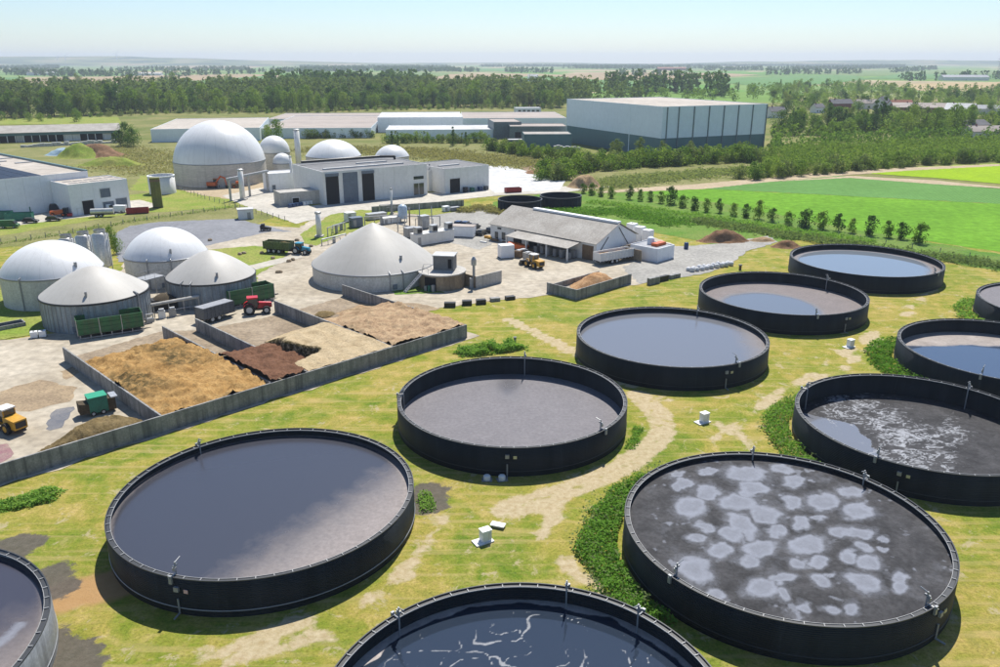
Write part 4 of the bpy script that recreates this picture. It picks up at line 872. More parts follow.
# ------------------------------------------------------------------ vehicles
def wheel(p, x, y, r, w_, rimm='wheel_w'):
    b = MB(); b.hcyl((0, 0, 0), (0, 1), w_, r, 20); o = b.build('wheel', M['rubber'], p, loc=(x, y, r))
    MB().hcyl((0, 0, 0), (0, 1), w_ + 0.04, r * 0.55, 14).build('rim', M[rimm], o); return o
def tractor(label, loc, rz, paint, group='tractors'):
    t = thing('tractor', label, 'tractor', loc, rz, group); P = M[paint]
    for y in (-0.85, 0.85): wheel(t, -0.95, y, 0.92, 0.6); wheel(t, 1.75, y * 0.95, 0.66, 0.46)
    b = MB(); b.prism([(0.35, -0.42), (2.55, -0.36), (2.7, -0.2), (2.7, 0.2), (2.55, 0.36), (0.35, 0.42)], 0.95, [1.95, 1.72, 1.62, 1.62, 1.72, 1.95]); b.build('bonnet', P, t)
    MB().box(-1.3, 2.4, -0.3, 0.3, 0.55, 0.98).build('chassis', M['black'], t)
    MB().prism([(-1.05, -0.72), (0.45, -0.62), (0.45, 0.62), (-1.05, 0.72)], 1.2, 2.62).build('cab_glass', M['glass'], t)
    MB().prism([(-1.2, -0.8), (0.55, -0.7), (0.55, 0.7), (-1.2, 0.8)], 2.62, 2.86).build('cab_roof', P, t)
    for x, y in ((-1.05, -0.72), (-1.05, 0.72), (0.45, -0.62), (0.45, 0.62)): MB().box(x - 0.05, x + 0.05, y - 0.05, y + 0.05, 1.15, 2.64).build('cab_pillar', M['black'], t)
    for y in (-0.85, 0.85): b = MB(); b.lathe([(0.98, -0.3), (0.98, 0.3)], 10, a0=0.2, a1=2.7); o = b.build('mudguard', P, t, loc=(-0.95, y, 0.95)); o.rotation_euler = (R(90), 0, 0)
    MB().tube([(0.6, -0.52, 1.6), (0.6, -0.52, 2.7)], 0.06, 6).build('exhaust', M['black'], t)
    for y in (-0.22, 0.22): MB().box(2.68, 2.73, y - 0.08, y + 0.08, 1.35, 1.5).build('headlight', M['white'], t)
    return t
def trailer(name, label, loc, rz, L, W, z0, z1, paint, load=None, axles=2, legs=0, ribs=7, top=None, rail='steel', group='farm trailers', drawbar=True, flare=0.0):
    t = thing(name, label, 'trailer', loc, rz, group); P = M[paint]; th = 0.08
    MB().box(-L / 2, L / 2, -W / 2 + 0.1, W / 2 - 0.1, z0 - 0.18, z0).build('floor', M['black'], t)
    for y, nm in ((-W / 2, 'side_wall'), (W / 2 - th, 'side_wall')): MB().box(-L / 2, L / 2, y, y + th, z0 - 0.05, z1).build(nm, P, t)
    for x, nm in ((-L / 2, 'front_wall'), (L / 2 - th, 'tailgate')): MB().box(x, x + th, -W / 2 + th, W / 2 - th, z0 - 0.05, z1 - 0.1).build(nm, P, t)
    me = MB().box(-0.06, 0.06, -0.06, 0.06, z0 - 0.15, z1 + 0.03).mesh('stake', M[paint] if not legs else M['steel'])
    me2 = MB().box(-L / 2, L / 2, -0.035, 0.035, -0.05, 0.05).mesh('side_rail', P)
    for y in (-W / 2 - 0.05, W / 2 + 0.05):
        for i in range(ribs): obj('stake', me, t, (-L / 2 + L * i / (ribs - 1), y, 0))
        for k in range(4): obj('side_rail', me2, t, (0, y * 1.005, z0 + 0.1 + (z1 - z0 - 0.15) * k / 3))
    if axles:
        for k in range(axles):
            for y in (-W / 2 + 0.25, W / 2 - 0.25): wheel(t, -0.5 - (k - (axles - 1) / 2) * 1.45 - 0.3, y, 0.6, 0.45)
        MB().box(-L / 2 + 0.2, L / 2, -0.45, 0.45, 0.62, z0 - 0.15).build('chassis', M['black'], t)
    if legs:
        for i in range(legs):
            for y in (-W / 2 + 0.15, W / 2 - 0.15): MB().box(-0.09, 0.09, -0.09, 0.09, 0, z0 - 0.15).build('support_leg', M['steel'], t, loc=(-L / 2 + 0.3 + (L - 0.6) * i / (legs - 1), y, 0))
        for y in (-W / 2 + 0.15, W / 2 - 0.15): MB().box(-L / 2, L / 2, y - 0.08, y + 0.08, 0.12, 0.3).build('base_rail', M['steel'], t)
    if drawbar: MB().prism([(L / 2, -0.5), (L / 2 + 1.6, -0.08), (L / 2 + 1.6, 0.08), (L / 2, 0.5)], 0.6, 0.78).build('drawbar', M['black'], t)
    if load:
        zl = z1 - (1.35 if legs else 0.55)
        nx, ny = 16, 8; xs = np.linspace(-L / 2 + 0.1, L / 2 - 0.1, nx); ys = np.linspace(-W / 2 + 0.1, W / 2 - 0.1, ny)
        me = grid_mesh('load', xs, ys, lambda X, Y: zl + 0.9 * (vnoise(X * 0.8 + 3, Y * 0.8, int(L * 3), 3) - 0.45), HP[load], {'dark': lambda X, Y: 0.5 + 0 * X}); obj('load', me, t)
    if top: MB().prism([(-L / 2 + 0.02, -W / 2 + 0.02), (L / 2 - 0.02, -W / 2 + 0.02), (L / 2 - 0.02, W / 2 - 0.02), (-L / 2 + 0.02, W / 2 - 0.02)], z1 - 0.1, z1 + 0.06).build('tarpaulin', M[top], t)
    return t
def ftrailer(A, B, name, label, W, *a, **k):
    """trailer whose near bottom edge runs from photo point A to B"""
    loc, rz, L = frame(A, B); c, s_ = math.cos(rz), math.sin(rz)
    return trailer(name, label, (loc[0] + c * L / 2 - s_ * W / 2, loc[1] + s_ * L / 2 + c * W / 2, 0.075), rz, L, W, *a, **k)
ftrailer((79, 341), (145, 331), 'feed_trailer', 'long dark green open container trailer on steel legs before the beige digester', 3.5, 0.9, 3.5, 'green_p', 'dung', 0, 7, 4)
ftrailer((231, 309.5), (275, 300.5), 'feed_trailer', 'tall green stake sided trailer behind the red tractor', 3.2, 0.7, 3.5, 'green_p', 'dung', 0, 6, 3)
ftrailer((205, 325.5), (235, 316.5), 'tipping_trailer', 'dark grey tipping trailer with tarpaulin coupled behind the red tractor', 2.5, 1.0, 3.0, 'grey_p', None, 2, 0, 9, 'tarp')
x, y = g(256, 315); tractor('red tractor with glass cab standing among the trailers', (x - 0.3, y + 0.9, 0.075), R(18), 'red_p').scale = (1.15, 1.15, 1.15)
x, y = g(278, 254); trailer('tipping_trailer', 'muddy green tipping trailer behind the blue tractor on the yard road', (x, y + 1.2, 0.075), R(-16), 7.2, 2.5, 1.2, 3.0, 'green_d', 'dung', 3, 0, 9)
x, y = g(299, 255); tractor('light blue tractor pulling the muddy green trailer', (x + 0.3, y + 1.0, 0.08), R(-20), 'blue_p')
def loader(label, loc, rz, group='wheel loaders'):
    t = thing('wheel_loader', label, 'loader', loc, rz, group); P = M['yellow_p']
    for x_ in (-1.4, 1.4):
        for y_ in (-1.0, 1.0): wheel(t, x_, y_, 0.78, 0.55, 'yellow_p')
    MB().prism([(-3.0, -0.85), (-0.5, -0.85), (-0.5, 0.85), (-3.0, 0.85)], 0.75, [1.95, 2.15, 2.15, 1.95]).build('engine_cover', P, t)
    MB().box(-3.03, -2.99, -0.7, 0.7, 0.95, 1.75).build('grille', M['black'], t)
    MB().box(-0.5, 2.0, -0.55, 0.55, 0.6, 1.3).build('front_frame', P, t)
    MB().prism([(-0.75, -0.75), (0.75, -0.7), (0.75, 0.7), (-0.75, 0.75)], 1.25, 3.0).build('cab_glass', M['glass'], t)
    MB().prism([(-0.9, -0.85), (0.85, -0.8), (0.85, 0.8), (-0.9, 0.85)], 3.0, 3.18).build('cab_roof', M['offwhite'], t)
    for x_, y_ in ((-0.75, -0.75), (-0.75, 0.75), (0.75, -0.7), (0.75, 0.7)): MB().box(x_ - 0.06, x_ + 0.06, y_ - 0.06, y_ + 0.06, 1.25, 3.02).build('cab_pillar', P, t)
    for y_ in (-0.5, 0.5): MB().tube([(0.9, y_, 1.6), (2.0, y_, 1.7), (3.1, y_, 0.6)], 0.13, 6).build('lift_arm', P, t)
    b = MB(); b.add([(3.1, -1.35, 0.1), (4.3, -1.35, 0.08), (4.3, 1.35, 0.08), (3.1, 1.35, 0.1), (2.95, -1.35, 1.2), (2.95, 1.35, 1.2), (3.55, -1.35, 1.25), (3.55, 1.35, 1.25)],
                    [(0, 1, 2, 3), (0, 3, 5, 4), (0, 4, 6, 1), (3, 2, 7, 5), (4, 5, 7, 6)]); b.build('bucket', M['black'], t)
    return t
x, y = g(12, 437); loader('yellow wheel loader cut by the left edge, on the stained yard', (x - 1.6, y + 2.2, 0.075), R(150))
x, y = g(534, 268.5); loader('yellow wheel loader in front of the shed porch', (x, y + 1.0, 0.075), R(125))
# feed mixer
x, y = g(88, 421); t = thing('feed_mixer', 'bright green feed mixer wagon facing the manure heap', 'machine', (x + 0.2, y + 2.6, 0.075), R(38)); t.scale = (0.78, 0.78, 0.78)
MB().prism([(-1.5, -1.3), (1.5, -1.3), (1.5, 1.3), (-1.5, 1.3)], 0.5, 3.3).build('cabinet', M['green_c'], t)
MB().box(-1.56, 1.56, -1.36, 1.36, 3.3, 3.42).build('lid', plain('bright_green_lid', (0.03, 0.33, 0.18), 0.4), t)
MB().prism([(-1.5, 1.3), (-1.5, -1.3), (-3.0, -1.1), (-3.0, 1.1)], 0.6, [2.3, 2.3, 2.6, 2.6]).build('hopper', M['manure'], t)
MB().prism([(1.5, -1.1), (2.8, -1.1), (2.8, 1.1), (1.5, 1.1)], 0.4, 2.6).build('discharge_head', M['manure'], t)
MB().box(2.1, 3.2, -1.3, 1.3, 2.6, 2.8).build('discharge_flap', M['steel'], t)
for x_ in (-1.0, 0.6):
    for y_ in (-1.15, 1.15): wheel(t, x_, y_, 0.45, 0.4)
# small excavator by the big dome
x, y = g(214, 188); t = thing('excavator', 'orange excavator at the foot of the giant dome', 'excavator', (x, y, 0.08), R(-8))
for y_ in (-1.2, 1.2): MB().prism([(-1.9, y_ - 0.3), (1.9, y_ - 0.3), (1.9, y_ + 0.3), (-1.9, y_ + 0.3)], 0, 0.85).build('track', M['rubber'], t)
MB().box(-2.2, 1.2, -1.3, 1.3, 0.85, 2.2).build('engine_house', M['orange_p'], t)
MB().box(-0.1, 1.5, 0.1, 1.3, 2.0, 3.3).build('cab', M['glass'], t); MB().box(-0.2, 1.6, 0.0, 1.4, 3.3, 3.45).build('cab_roof', M['orange_p'], t)
o = MB().tube([(1.0, -0.4, 1.8), (3.2, -0.4, 4.4), (5.0, -0.4, 3.8)], 0.3, 6).build('boom', M['orange_p'], t)
MB().tube([(4.9, -0.4, 3.9), (5.4, -0.4, 1.2)], 0.22, 6).build('dipper_arm', M['orange_p'], o); MB().prism([(5.0, -0.9), (5.9, -0.9), (5.9, 0.1), (5.0, 0.1)], 0.2, [1.2, 0.8, 0.8, 1.2]).build('bucket', M['black'], o)
x, y = g(238, 188); t = thing('earth_mover', 'low orange machine parked right of the orange excavator', 'machine', (x, y, 0.08), R(15))
MB().prism([(-2.2, -0.9), (2.2, -0.9), (2.2, 0.9), (-2.2, 0.9)], 0.5, [1.8, 1.4, 1.4, 1.8]).build('body', M['wood'], t)
for x_ in (-1.3, 1.3):
    for y_ in (-0.9, 0.9): wheel(t, x_, y_, 0.55, 0.4, 'orange_p')
MB().box(-0.6, 0.5, -0.6, 0.6, 1.4, 2.5).build('cab', M['orange_p'], t)
def car(label, loc, rz, paint, van=False, group='parked cars'):
    t = thing('parked_car', label, 'van' if van else 'car', loc, rz, group); P = M[paint]
    prof = [(-2.15, 0.35), (2.15, 0.35), (2.2, 0.7), (1.1, 0.95), (-2.1, 0.98)] if not van else [(-2.6, 0.35), (2.5, 0.35), (2.55, 0.95), (1.9, 1.2), (-2.6, 1.25)]
    top = [(-1.9, 0.95), (1.2, 0.92), (0.55, 1.45), (-1.55, 1.47)] if not van else [(-2.6, 1.2), (1.95, 1.15), (1.3, 2.2), (-2.6, 2.25)]
    def ext(pr, w_):
        n = len(pr); b = MB()
        return b.add([(x, -w_, z) for x, z in pr] + [(x, w_, z) for x, z in pr], [tuple(range(n)), tuple(range(2 * n - 1, n - 1, -1))] + [(i, n + i, n + (i + 1) % n, (i + 1) % n) for i in range(n)])
    ext(prof, 0.88).build('body', P, t); ext(top, 0.76).build('cabin_glass' if not van else 'cargo_body', M['glass'] if not van else P, t)
    zt = top[2][1]; ext([(top[3][0] + 0.1, zt - 0.03), (top[2][0] - 0.1, zt - 0.03), (top[2][0] - 0.15, zt + 0.05), (top[3][0] + 0.15, zt + 0.05)], 0.74).build('roof', P, t)
    if van: ext([(1.25, 1.25), (2.0, 1.2), (1.45, 2.05), (1.25, 2.05)], 0.88).build('windscreen', M['glass'], t)
    for x_ in (-1.35, 1.35):
        for y_ in (-0.8, 0.8): wheel(t, x_, y_, 0.33, 0.24)
    for y_ in (-0.6, 0.6): MB().box(prof[2][0] - 0.15, prof[2][0] + 0.02, y_ - 0.15, y_ + 0.15, 0.62, 0.76).build('headlight', M['white'], t)
    return t
for (px, py), rz, pt, lab in [((459, 226), 68, 'blue_d', 'blue car farthest in the row beside the pale container'), ((466, 226.5), 66, 'blue_d', 'second blue car by the pale container'), ((475, 229), 66, 'black', 'black car in the middle of the parked row'),
                              ((473, 236), 66, 'grey_p', 'grey car half hidden by the pale container corner'), ((482, 235), 64, 'black', 'nearest dark car facing the shed'), ((491, 232.5), 66, 'black', 'dark car parked nearest the white shed end')]:
    x, y = g(px, py); car(lab, (x, y, 0.085), R(rz), pt)
for (px, py), rz, pt, vn, lab in [((31, 223), 8, 'black', False, 'black car at the roadside before the green containers'), ((54, 221), 8, 'black', False, 'second black car beside the red harvester'), ((10, 228), 10, 'green_p', True, 'green and white van at the left edge of the road'),
                                  ((107, 211.5), 5, 'white', True, 'white van in front of the dark office door'), ((119, 212.5), 175, 'white', True, 'second white van nearer the red container')]:
    x, y = g(px, py); car(lab, (x, y, 0.09), R(rz), pt, vn)

# ------------------------------------------------------------------ round pump house and its walls
cx, cy = g(442, 270, 3.4); PHX, PHY = cx, cy
t = thing('pump_house', 'round concrete pit with a grey box cabin on top beside the tent roofed digester', 'pump house', (cx, cy, 0), 0)
r = 5.0
MB().lathe([(r, 0), (r, 3.2)], 64).build('round_wall', M['dirt_conc'], t, True)
MB().lathe([(0, 3.42), (r + 0.15, 3.42), (r + 0.15, 3.18), (r - 0.1, 3.18)], 64).build('slab', M['conc_l'], t)
cab = MB().box(-1.7, 2.7, -0.9, 2.6, 3.42, 6.6).build('cabin', weathered('grey_cabin_panel', (0.20, 0.195, 0.19), (0.16, 0.155, 0.15), 0.5, 0.7), t, rz=R(-8))
MB().box(-1.9, 2.9, -1.1, 2.8, 6.6, 6.78).build('cabin_roof', M['roof_white'], cab)
MB().box(1.5, 2.3, -0.95, -0.88, 4.0, 6.0).build('cabin_opening', M['dark'], cab)
MB().box(-1.6, 2.6, -1.02, -0.86, 3.42, 3.6).build('cabin_sill', M['steel'], cab)
a = -math.pi / 2 - 0.45; u = (math.cos(a), math.sin(a))
MB().obox((u[0] * (r - 0.02), u[1] * (r - 0.02)), u, 0.2, 2.6, 0.05, 2.9).build('doorway', M['dark'], t)
for k in range(3): MB().obox((u[0] * (r + 0.4) - u[1] * (k - 1) * 0.9, u[1] * (r + 0.4) + u[0] * (k - 1) * 0.9), u, 0.5, 0.6, 0.05, 1.1 + 0.2 * k).build('pump_unit', M['green_c'] if k == 1 else M['pipe'], t)
for x0, y0, x1, y1 in ((-4, 0.5, -2.4, 0.5), (-4, 0.5, -4, -1.8), (-4, -1.8, -2.6, -3.8)):
    b = MB(); b.tube([(x0, y0, 3.42), (x0, y0, 4.5), (x1, y1, 4.5), (x1, y1, 3.42)], 0.04, 5); b.build('guard_rail', M['steel'], t)
MB().tube([(-4.4, -2.8, 3.3), (-7.6, -5.6, 0.15)], 0.18, 6).build('stair_stringer', M['steel'], t)
MB().tube([(-4.0, -3.4, 3.3), (-7.2, -6.2, 0.15)], 0.18, 6).build('stair_stringer', M['steel'], t)
for i in range(11): MB().box(-0.45, 0.45, -0.14, 0.14, 0, 0.05).build('stair_tread', M['steel'], t, loc=(-4.2 - 3.2 * i / 11, -3.1 - 2.8 * i / 11, 3.2 - 3.1 * i / 11), rz=R(-45))
x, y = g(476, 289); s0, t0 = toST(x, y)
panel_wall('pump_wall', 'freestanding pale concrete wall right of the round pump house', s0, t0, 's', 7.6, 2.7, mat='conc_l', group='pump house walls')
panel_wall('pump_wall', 'concrete side wall joining the round pump house', s0 + 0.14, t0 + 0.14, 't', 5.0, 2.7, mat='dirt_conc', group='pump house walls')
x, y = g(474, 288); t = thing('exhaust_stack', 'grey exhaust stack standing beside the round pump house', 'chimney', (x, y, 0))
MB().cyl((0, 0), 0, 5.0, 0.28, n=12).build('pipe', M['pipe'], t); MB().lathe([(0.55, 5.0), (0.55, 6.2), (0.2, 6.8), (0, 6.8)], 14).build('head', M['steel'], t)
MB().box(-0.9, -0.2, -0.4, 0.4, 0, 2.2).build('fan_box', M['pipe'], t)
b = MB(); rnd = random.Random(5)
for i, (px, py) in enumerate([(450, 307), (467, 305), (481, 304), (495, 301), (510, 299.5)]):
    x, y = g(px, py); t = tag(MB().obox((0, 0), (1, 0.1 * i), 1.9 if i else 2.2, 1.1, 0, 0.95 - 0.25 * (i > 2)).build('rubber_block', M['black'] if i != 3 else M['conc'], None, loc=(x, y, 0.02)), ['leftmost black block in the row edging the grass', 'second black block in the row edging the grass', 'middle black block in the row edging the grass', 'low grey block in the row edging the grass', 'rightmost flat black block in the row edging the grass'][i], 'block', 'blocks edging the grass')
for i, (px, py, c) in enumerate([(654, 285, 'conc'), (663, 282, 'black'), (675, 279, 'conc')]):
    x, y = g(px, py); panel = MB(); panel.obox((0, 0), (1, 0.75), 3.2, 0.8, 0, 1.5 - 0.3 * i); tag(panel.build('concrete_block', M[c], None, loc=(x, y + 0.8, 0.0)), ['grey wall block nearest the wood chip bunker', 'dark block between the bunker and the white bags', 'low wall block next to the white bags'][i], 'block', 'wall blocks by the grass')
# white bags in a row
bag = MB(); n = 10
for k, (z, q) in enumerate([(0, 0.42), (0.15, 0.55), (0.6, 0.58), (0.85, 0.5), (1.0, 0.25), (1.12, 0.1)]):
    bag.v += [(q * (abs(math.cos(2 * math.pi * i / n)) ** 0.6) * math.copysign(1, math.cos(2 * math.pi * i / n)), q * (abs(math.sin(2 * math.pi * i / n)) ** 0.6) * math.copysign(1, math.sin(2 * math.pi * i / n)), z) for i in range(n)]
bag.f += [(k * n + i, k * n + (i + 1) % n, (k + 1) * n + (i + 1) % n, (k + 1) * n + i) for k in range(5) for i in range(n)] + [tuple(range(5 * n, 6 * n))]
M['bag'] = weathered('woven_white_bag', (0.72, 0.72, 0.72), (0.52, 0.53, 0.54), 1.2, 0.7, bmp=0.5)
bme = bag.mesh('big_bag', M['bag'], True); A = np.array(g(692, 272)); B = np.array(g(731, 266))
for i in range(9):
    for j in range(2):
        p = A + (B - A) * i / 8 + np.array([-0.5, 0.85]) * 1.1 * j + np.array([rnd.uniform(-0.1, 0.1), rnd.uniform(-0.15, 0.15)])
        o = obj('big_bag', bme, None, (p[0], p[1], 0.08), rnd.uniform(0, 3)); o.scale = (rnd.uniform(0.85, 1.0), rnd.uniform(0.85, 1.0), rnd.uniform(0.8, 1.05))
        tag(o, 'white bulk bag in the low double row between gravel and grass', 'bag', 'white bulk bags in a row')

# white service boxes in the grass
def service_box(label, px, py, flat):
    x, y = g(px, py); t = thing('service_box', label, 'box', (x, y, 0.02), R(30), 'white service boxes in the grass')
    MB().box(-0.5, 0.5, -0.4, 0.4, 0.12, 1.3).build('cabinet', M['white'], t); MB().box(-0.55, 0.55, -0.45, 0.45, 1.3, 1.37).build('lid', M['white'], t)
    MB().box(-1.3, 0.7, -0.6, 0.6, 0, 0.12).build('base_slab', M['offwhite'], t)
    MB().box(0.1, 0.45, -0.42, -0.4, 0.3, 1.1).build('cabinet_door', M['offwhite'], t)
    return t
service_box('white service box beside a loose white lid, between the front tanks', 485.5, 541, True); service_box('white service box in the grass between the two crusted tanks', 704, 422, False); service_box('white service box nearest the farthest tanks', 850, 347, False)
x, y = g(498, 527); t = thing('loose_lid', 'white lid lying tilted on the grass by the service box', 'lid', (x, y, 0.02), R(-20))
MB().box(-0.75, 0.75, -0.4, 0.4, 0.22, 0.34).build('plate', M['white'], t); MB().box(-0.5, 0.5, -0.25, 0.25, 0, 0.22).build('plinth', M['conc'], t)
for i, (px, py) in enumerate([(487, 480), (502, 480)]):
    x, y = g(px, py); t = thing('valve_cover', ['left pale valve cover at the foot of the grey crusted tank', 'right pale valve cover at the foot of the grey crusted tank'][i], 'cover', (x, y, 0.02), 0.3 * i, 'pale valve covers')
    MB().lathe([(0.42, 0), (0.42, 0.5), (0.3, 0.62), (0, 0.66)], 12).build('hood', M['offwhite'], t, True); MB().box(-0.6, 0.6, -0.5, 0.5, 0, 0.06).build('slab', M['conc'], t)
x, y = g(740, 270); t = thing('marker_post', 'small brown post standing on the grass near the white bags', 'post', (x, y, 0.0))
MB().box(-0.25, 0.25, -0.2, 0.2, 0, 1.1).build('post', M['wood'], t); MB().box(-0.35, 0.35, -0.3, 0.3, 1.1, 1.3).build('cap', M['conc'], t)
x, y = g(515, 343); t = thing('marker_post', 'short grey post beside a bush above the central tank', 'post', (x, y, 0.0))
MB().box(-0.2, 0.2, -0.2, 0.2, 0, 1.0).build('post', M['conc'], t); MB().box(-0.26, 0.26, -0.26, 0.26, 1.0, 1.1).build('cap', M['conc'], t)
# ------------------------------------------------------------------ buildings
def along(A, B, px):
    """distance from A along the facade foot A-B at which picture column px is met"""
    a = np.array(g(*A)); b = np.array(g(*B)); u = (b - a) / np.hypot(*(b - a)); c, s = math.cos(PITCH), math.sin(PITCH)
    k = (px - 500) / FPX; d0 = a[1] * c + CAM_H * s
    return float((k * d0 - a[0]) / (u[0] - k * u[1] * c))
def wallrow(t, x0, x1, y, z0, z1, n, mat, th=0.2, name='wall_panel', axis='x', gap=0.03):
    """a facade cut into n panels, each an object of its own"""
    L = (x1 - x0) / n
    me = (MB().box(gap / 2, L - gap / 2, 0, th, z0, z1) if axis == 'x' else MB().box(-th, 0, gap / 2, L - gap / 2, z0, z1)).mesh(name, M[mat])
    for i in range(n): obj(name, me, t, (x0 + i * L, y, 0) if axis == 'x' else (y, x0 + i * L, 0))
def flat_building(name, label, A, B, depth, h, wall, roof, n=6, m=4, cat='building', group=None, w_=None, parapet=0.35, band=None, rz=None, corner='left'):
    loc, a, L = frame(A, B)
    if rz is not None: a = rz
    if w_: L = w_
    t = thing(name, label, cat, loc, a, group)
    MB().box(0.22, L - 0.22, 0.22, depth - 0.1, 0, h - 0.4).build('core', M['dark'] if band is None else M[wall], t)
    z0 = band[0] if band else 0.0
    wallrow(t, 0, L, 0, z0, h, n, wall)
    wallrow(t, 0.2, depth, 0.2, z0, h, m, wall, axis='y'); wallrow(t, 0.2, depth, L, z0, h, m, wall, axis='y')
    if band:
        wallrow(t, 0, L, 0.03, 0, z0 - 0.02, n, band[1]); wallrow(t, 0.2, depth, 0.2, 0, z0 - 0.02, m, band[1], axis='y'); wallrow(t, 0.2, depth, L - 0.03, 0, z0 - 0.02, m, band[1], axis='y')
    MB().box(0.02, L - 0.02, depth - 0.1, depth, 0, h).build('back_wall', M[wall], t)
    MB().box(0.25, L - 0.25, 0.25, depth - 0.15, h - 0.4, h - parapet * 0.6).build('roof', M[roof], t)
    return t, L
def opening(t, x0, x1, z0, z1, mat='dark', name='door', fr=True, y=0.0):
    o = MB().box(x0, x1, y - 0.06, y + 0.1, z0, z1).build(name, M[mat], t)
    if fr:
        for a, b, c, d in ((x0 - 0.18, x0, z0, z1 + 0.18), (x1, x1 + 0.18, z0, z1 + 0.18), (x0, x1, z1, z1 + 0.18)): MB().box(a, b, y - 0.14, y + 0.02, c, d).build('frame', M['offwhite'], o)
    return o

# tall two-tone warehouse
t, L_ = flat_building('tall_warehouse', 'tall two tone warehouse, pale blue above dark slate, standing behind the hedges', (660, 158), (763, 152), 95, 24.6, 'bluewhite', 'roof_beige', 7, 3, band=(9.4, 'slate'), rz=R(25.0), w_=66)
me = MB().box(-0.28, 0.28, -0.3, 0.02, 0, 24.3).mesh('pilaster', M['slate_g'])
for i in range(8): obj('pilaster', me, t, (0.3 + (L_ - 0.6) * i / 7 + (2.4 if i == 0 else 0), 0, 0))
MB().box(-0.12, 0.02, 28, 28.5, 0, 24.4).build('downpipe', M['bluewhite'], t); MB().box(-0.1, 0.02, 94.2, 94.7, 0, 24.4).build('downpipe', M['bluewhite'], t)
# process hall with big doors
HA, HB = (325, 205.3), (427.6, 194.6)
hh = 11.0
t, L_ = flat_building('process_hall', 'long white concrete hall with three tall bay doors', HA, HB, 27, hh, 'offwhite', 'roof_dark', 9, 4)
MB().box(3, L_ - 6, 6, 7.2, hh - 0.3, hh + 0.25).build('skylight', M['roof_white'], t); MB().box(L_ - 20, L_ - 8, 15, 16, hh - 0.3, hh + 0.2).build('skylight', M['roof_white'], t)
b = MB(); b.tube([(2, 23, hh + 0.9), (L_ - 7, 23, hh + 0.9), (L_ - 2.2, 20, hh + 0.9), (L_ - 2.2, 20, hh - 0.5)], 0.45, 8); b.build('roof_duct', M['black'], t)
for (p0, p1, m_, nm) in ((327, 340, 'dark', 'bay_door'), (344, 359, 'shutter', 'roller_shutter'), (363, 375, 'dark', 'bay_door')):
    x0, x1 = along(HA, HB, p0), along(HA, HB, p1); zt = hz((p0 + p1) / 2, 203, 172.5)
    o = opening(t, x0, x1, 0, zt, m_, nm)
    if m_ == 'shutter':
        me = MB().box(x0 + 0.05, x1 - 0.05, -0.12, -0.05, 0, 0.55).mesh('shutter_slat', M['shutter'])
        for k in range(int(zt / 0.7)): obj('shutter_slat', me, o, (0, 0, 0.1 + k * 0.7))
    else: MB().box(x0, x1, -0.5, -0.05, zt - 0.9, zt + 0.1).build('shutter_box', M['shutter'], o)
x0, x1 = along(HA, HB, 414), along(HA, HB, 424); o = opening(t, x0, x1, 0.3, 4.4, 'glass', 'entrance'); MB().box((x0 + x1) / 2 - 0.08, (x0 + x1) / 2 + 0.08, -0.1, 0, 0.3, 4.4).build('mullion', M['offwhite'], o)
opening(t, x0, x1, 5.8, 6.9, 'glass', 'window')
AA, AB = (445, 194), (489, 189)
t, L_ = flat_building('annex_hall', 'lower white annex with one dark door at the right of the hall', AA, AB, 22, 9.0, 'offwhite', 'roof_dark', 4, 4)
x0, x1 = along(AA, AB, 450), along(AA, AB, 460); opening(t, x0, x1, 0, 5.2)
MB().box(3, 12, 8, 9, 8.6, 9.2).build('skylight', M['roof_white'], t)
for k, px in enumerate((463.5, 470, 478, 484)): x = along(AA, AB, px); MB().box(x - 0.7, x + 0.7, -2.0, -0.7, 0, 1.5 + 0.4 * (k == 0)).build('skip_bin', [M['black'], M['green_c'], M['blue_d'], M['grey_p']][k], t)
LA = (428.5, 193.2)
t, L_ = flat_building('link_building', 'narrow recessed link between the hall and its annex', (428.8, 191.5), (444.6, 190.6), 14, 7.6, 'offwhite', 'roof_white', 3, 2, rz=R(36.5))
MB().tube([(1, 1, 7.3), (1, 1, 8.4), (5, 1, 8.4), (5, 1, 7.3)], 0.12, 6).build('vent_pipe', M['pipe'], t); MB().tube([(3, 4, 7.3), (3, 4, 9.4)], 0.3, 8).build('vent_stack', M['pipe'], t)
# road edge retaining wall in front of the hall
a = np.array(g(372, 213)); b_ = np.array(g(464, 206)); d = b_ - a; rw = thing('retaining_wall', 'low dark concrete retaining wall along the hall road', 'wall', (a[0], a[1], 0), math.atan2(d[1], d[0]))
wallrow(rw, 0, float(np.hypot(*d)), 0, 0, 2.0, 12, 'conc', 0.35)
# small white buildings left of the hall
t, L_ = flat_building('control_house', 'white two storey control house at the left end of the hall', (270, 192), (305, 187), 9, 6.6, 'white', 'roof_white', 4, 2, rz=R(30))
opening(t, L_ - 3.5, L_ - 1.8, 3.4, 4.8, 'glass', 'window'); opening(t, 1.0, 2.2, 0, 2.4, 'shutter', 'door')
t, L_ = flat_building('store_house', 'low grey store house in front of the control house', (281, 207), (322, 201), 8, 4.6, 'conc_l', 'conc_l', 4, 2, rz=R(30))
opening(t, 4.0, 6.2, 0, 2.6, 'dark', 'door')
loc, rz, L_ = frame((289, 207.5), (316, 203))
for k in range(8):
    o = MB().box(-0.55, 0.55, -0.5, 0.5, 0.0, 1.15).build('container_tote', [M['blue_d'], M['white']][k > 3], None, loc=(loc[0] + math.cos(rz) * (0.8 + k * L_ / 8), loc[1] + math.sin(rz) * (0.8 + k * L_ / 8) - 1.0, 0.09), rz=rz)
    tag(o, 'dark blue tote container in the row before the low store house' if k < 4 else 'white tote container in the row before the low store house', 'container', 'tote containers by the store house')
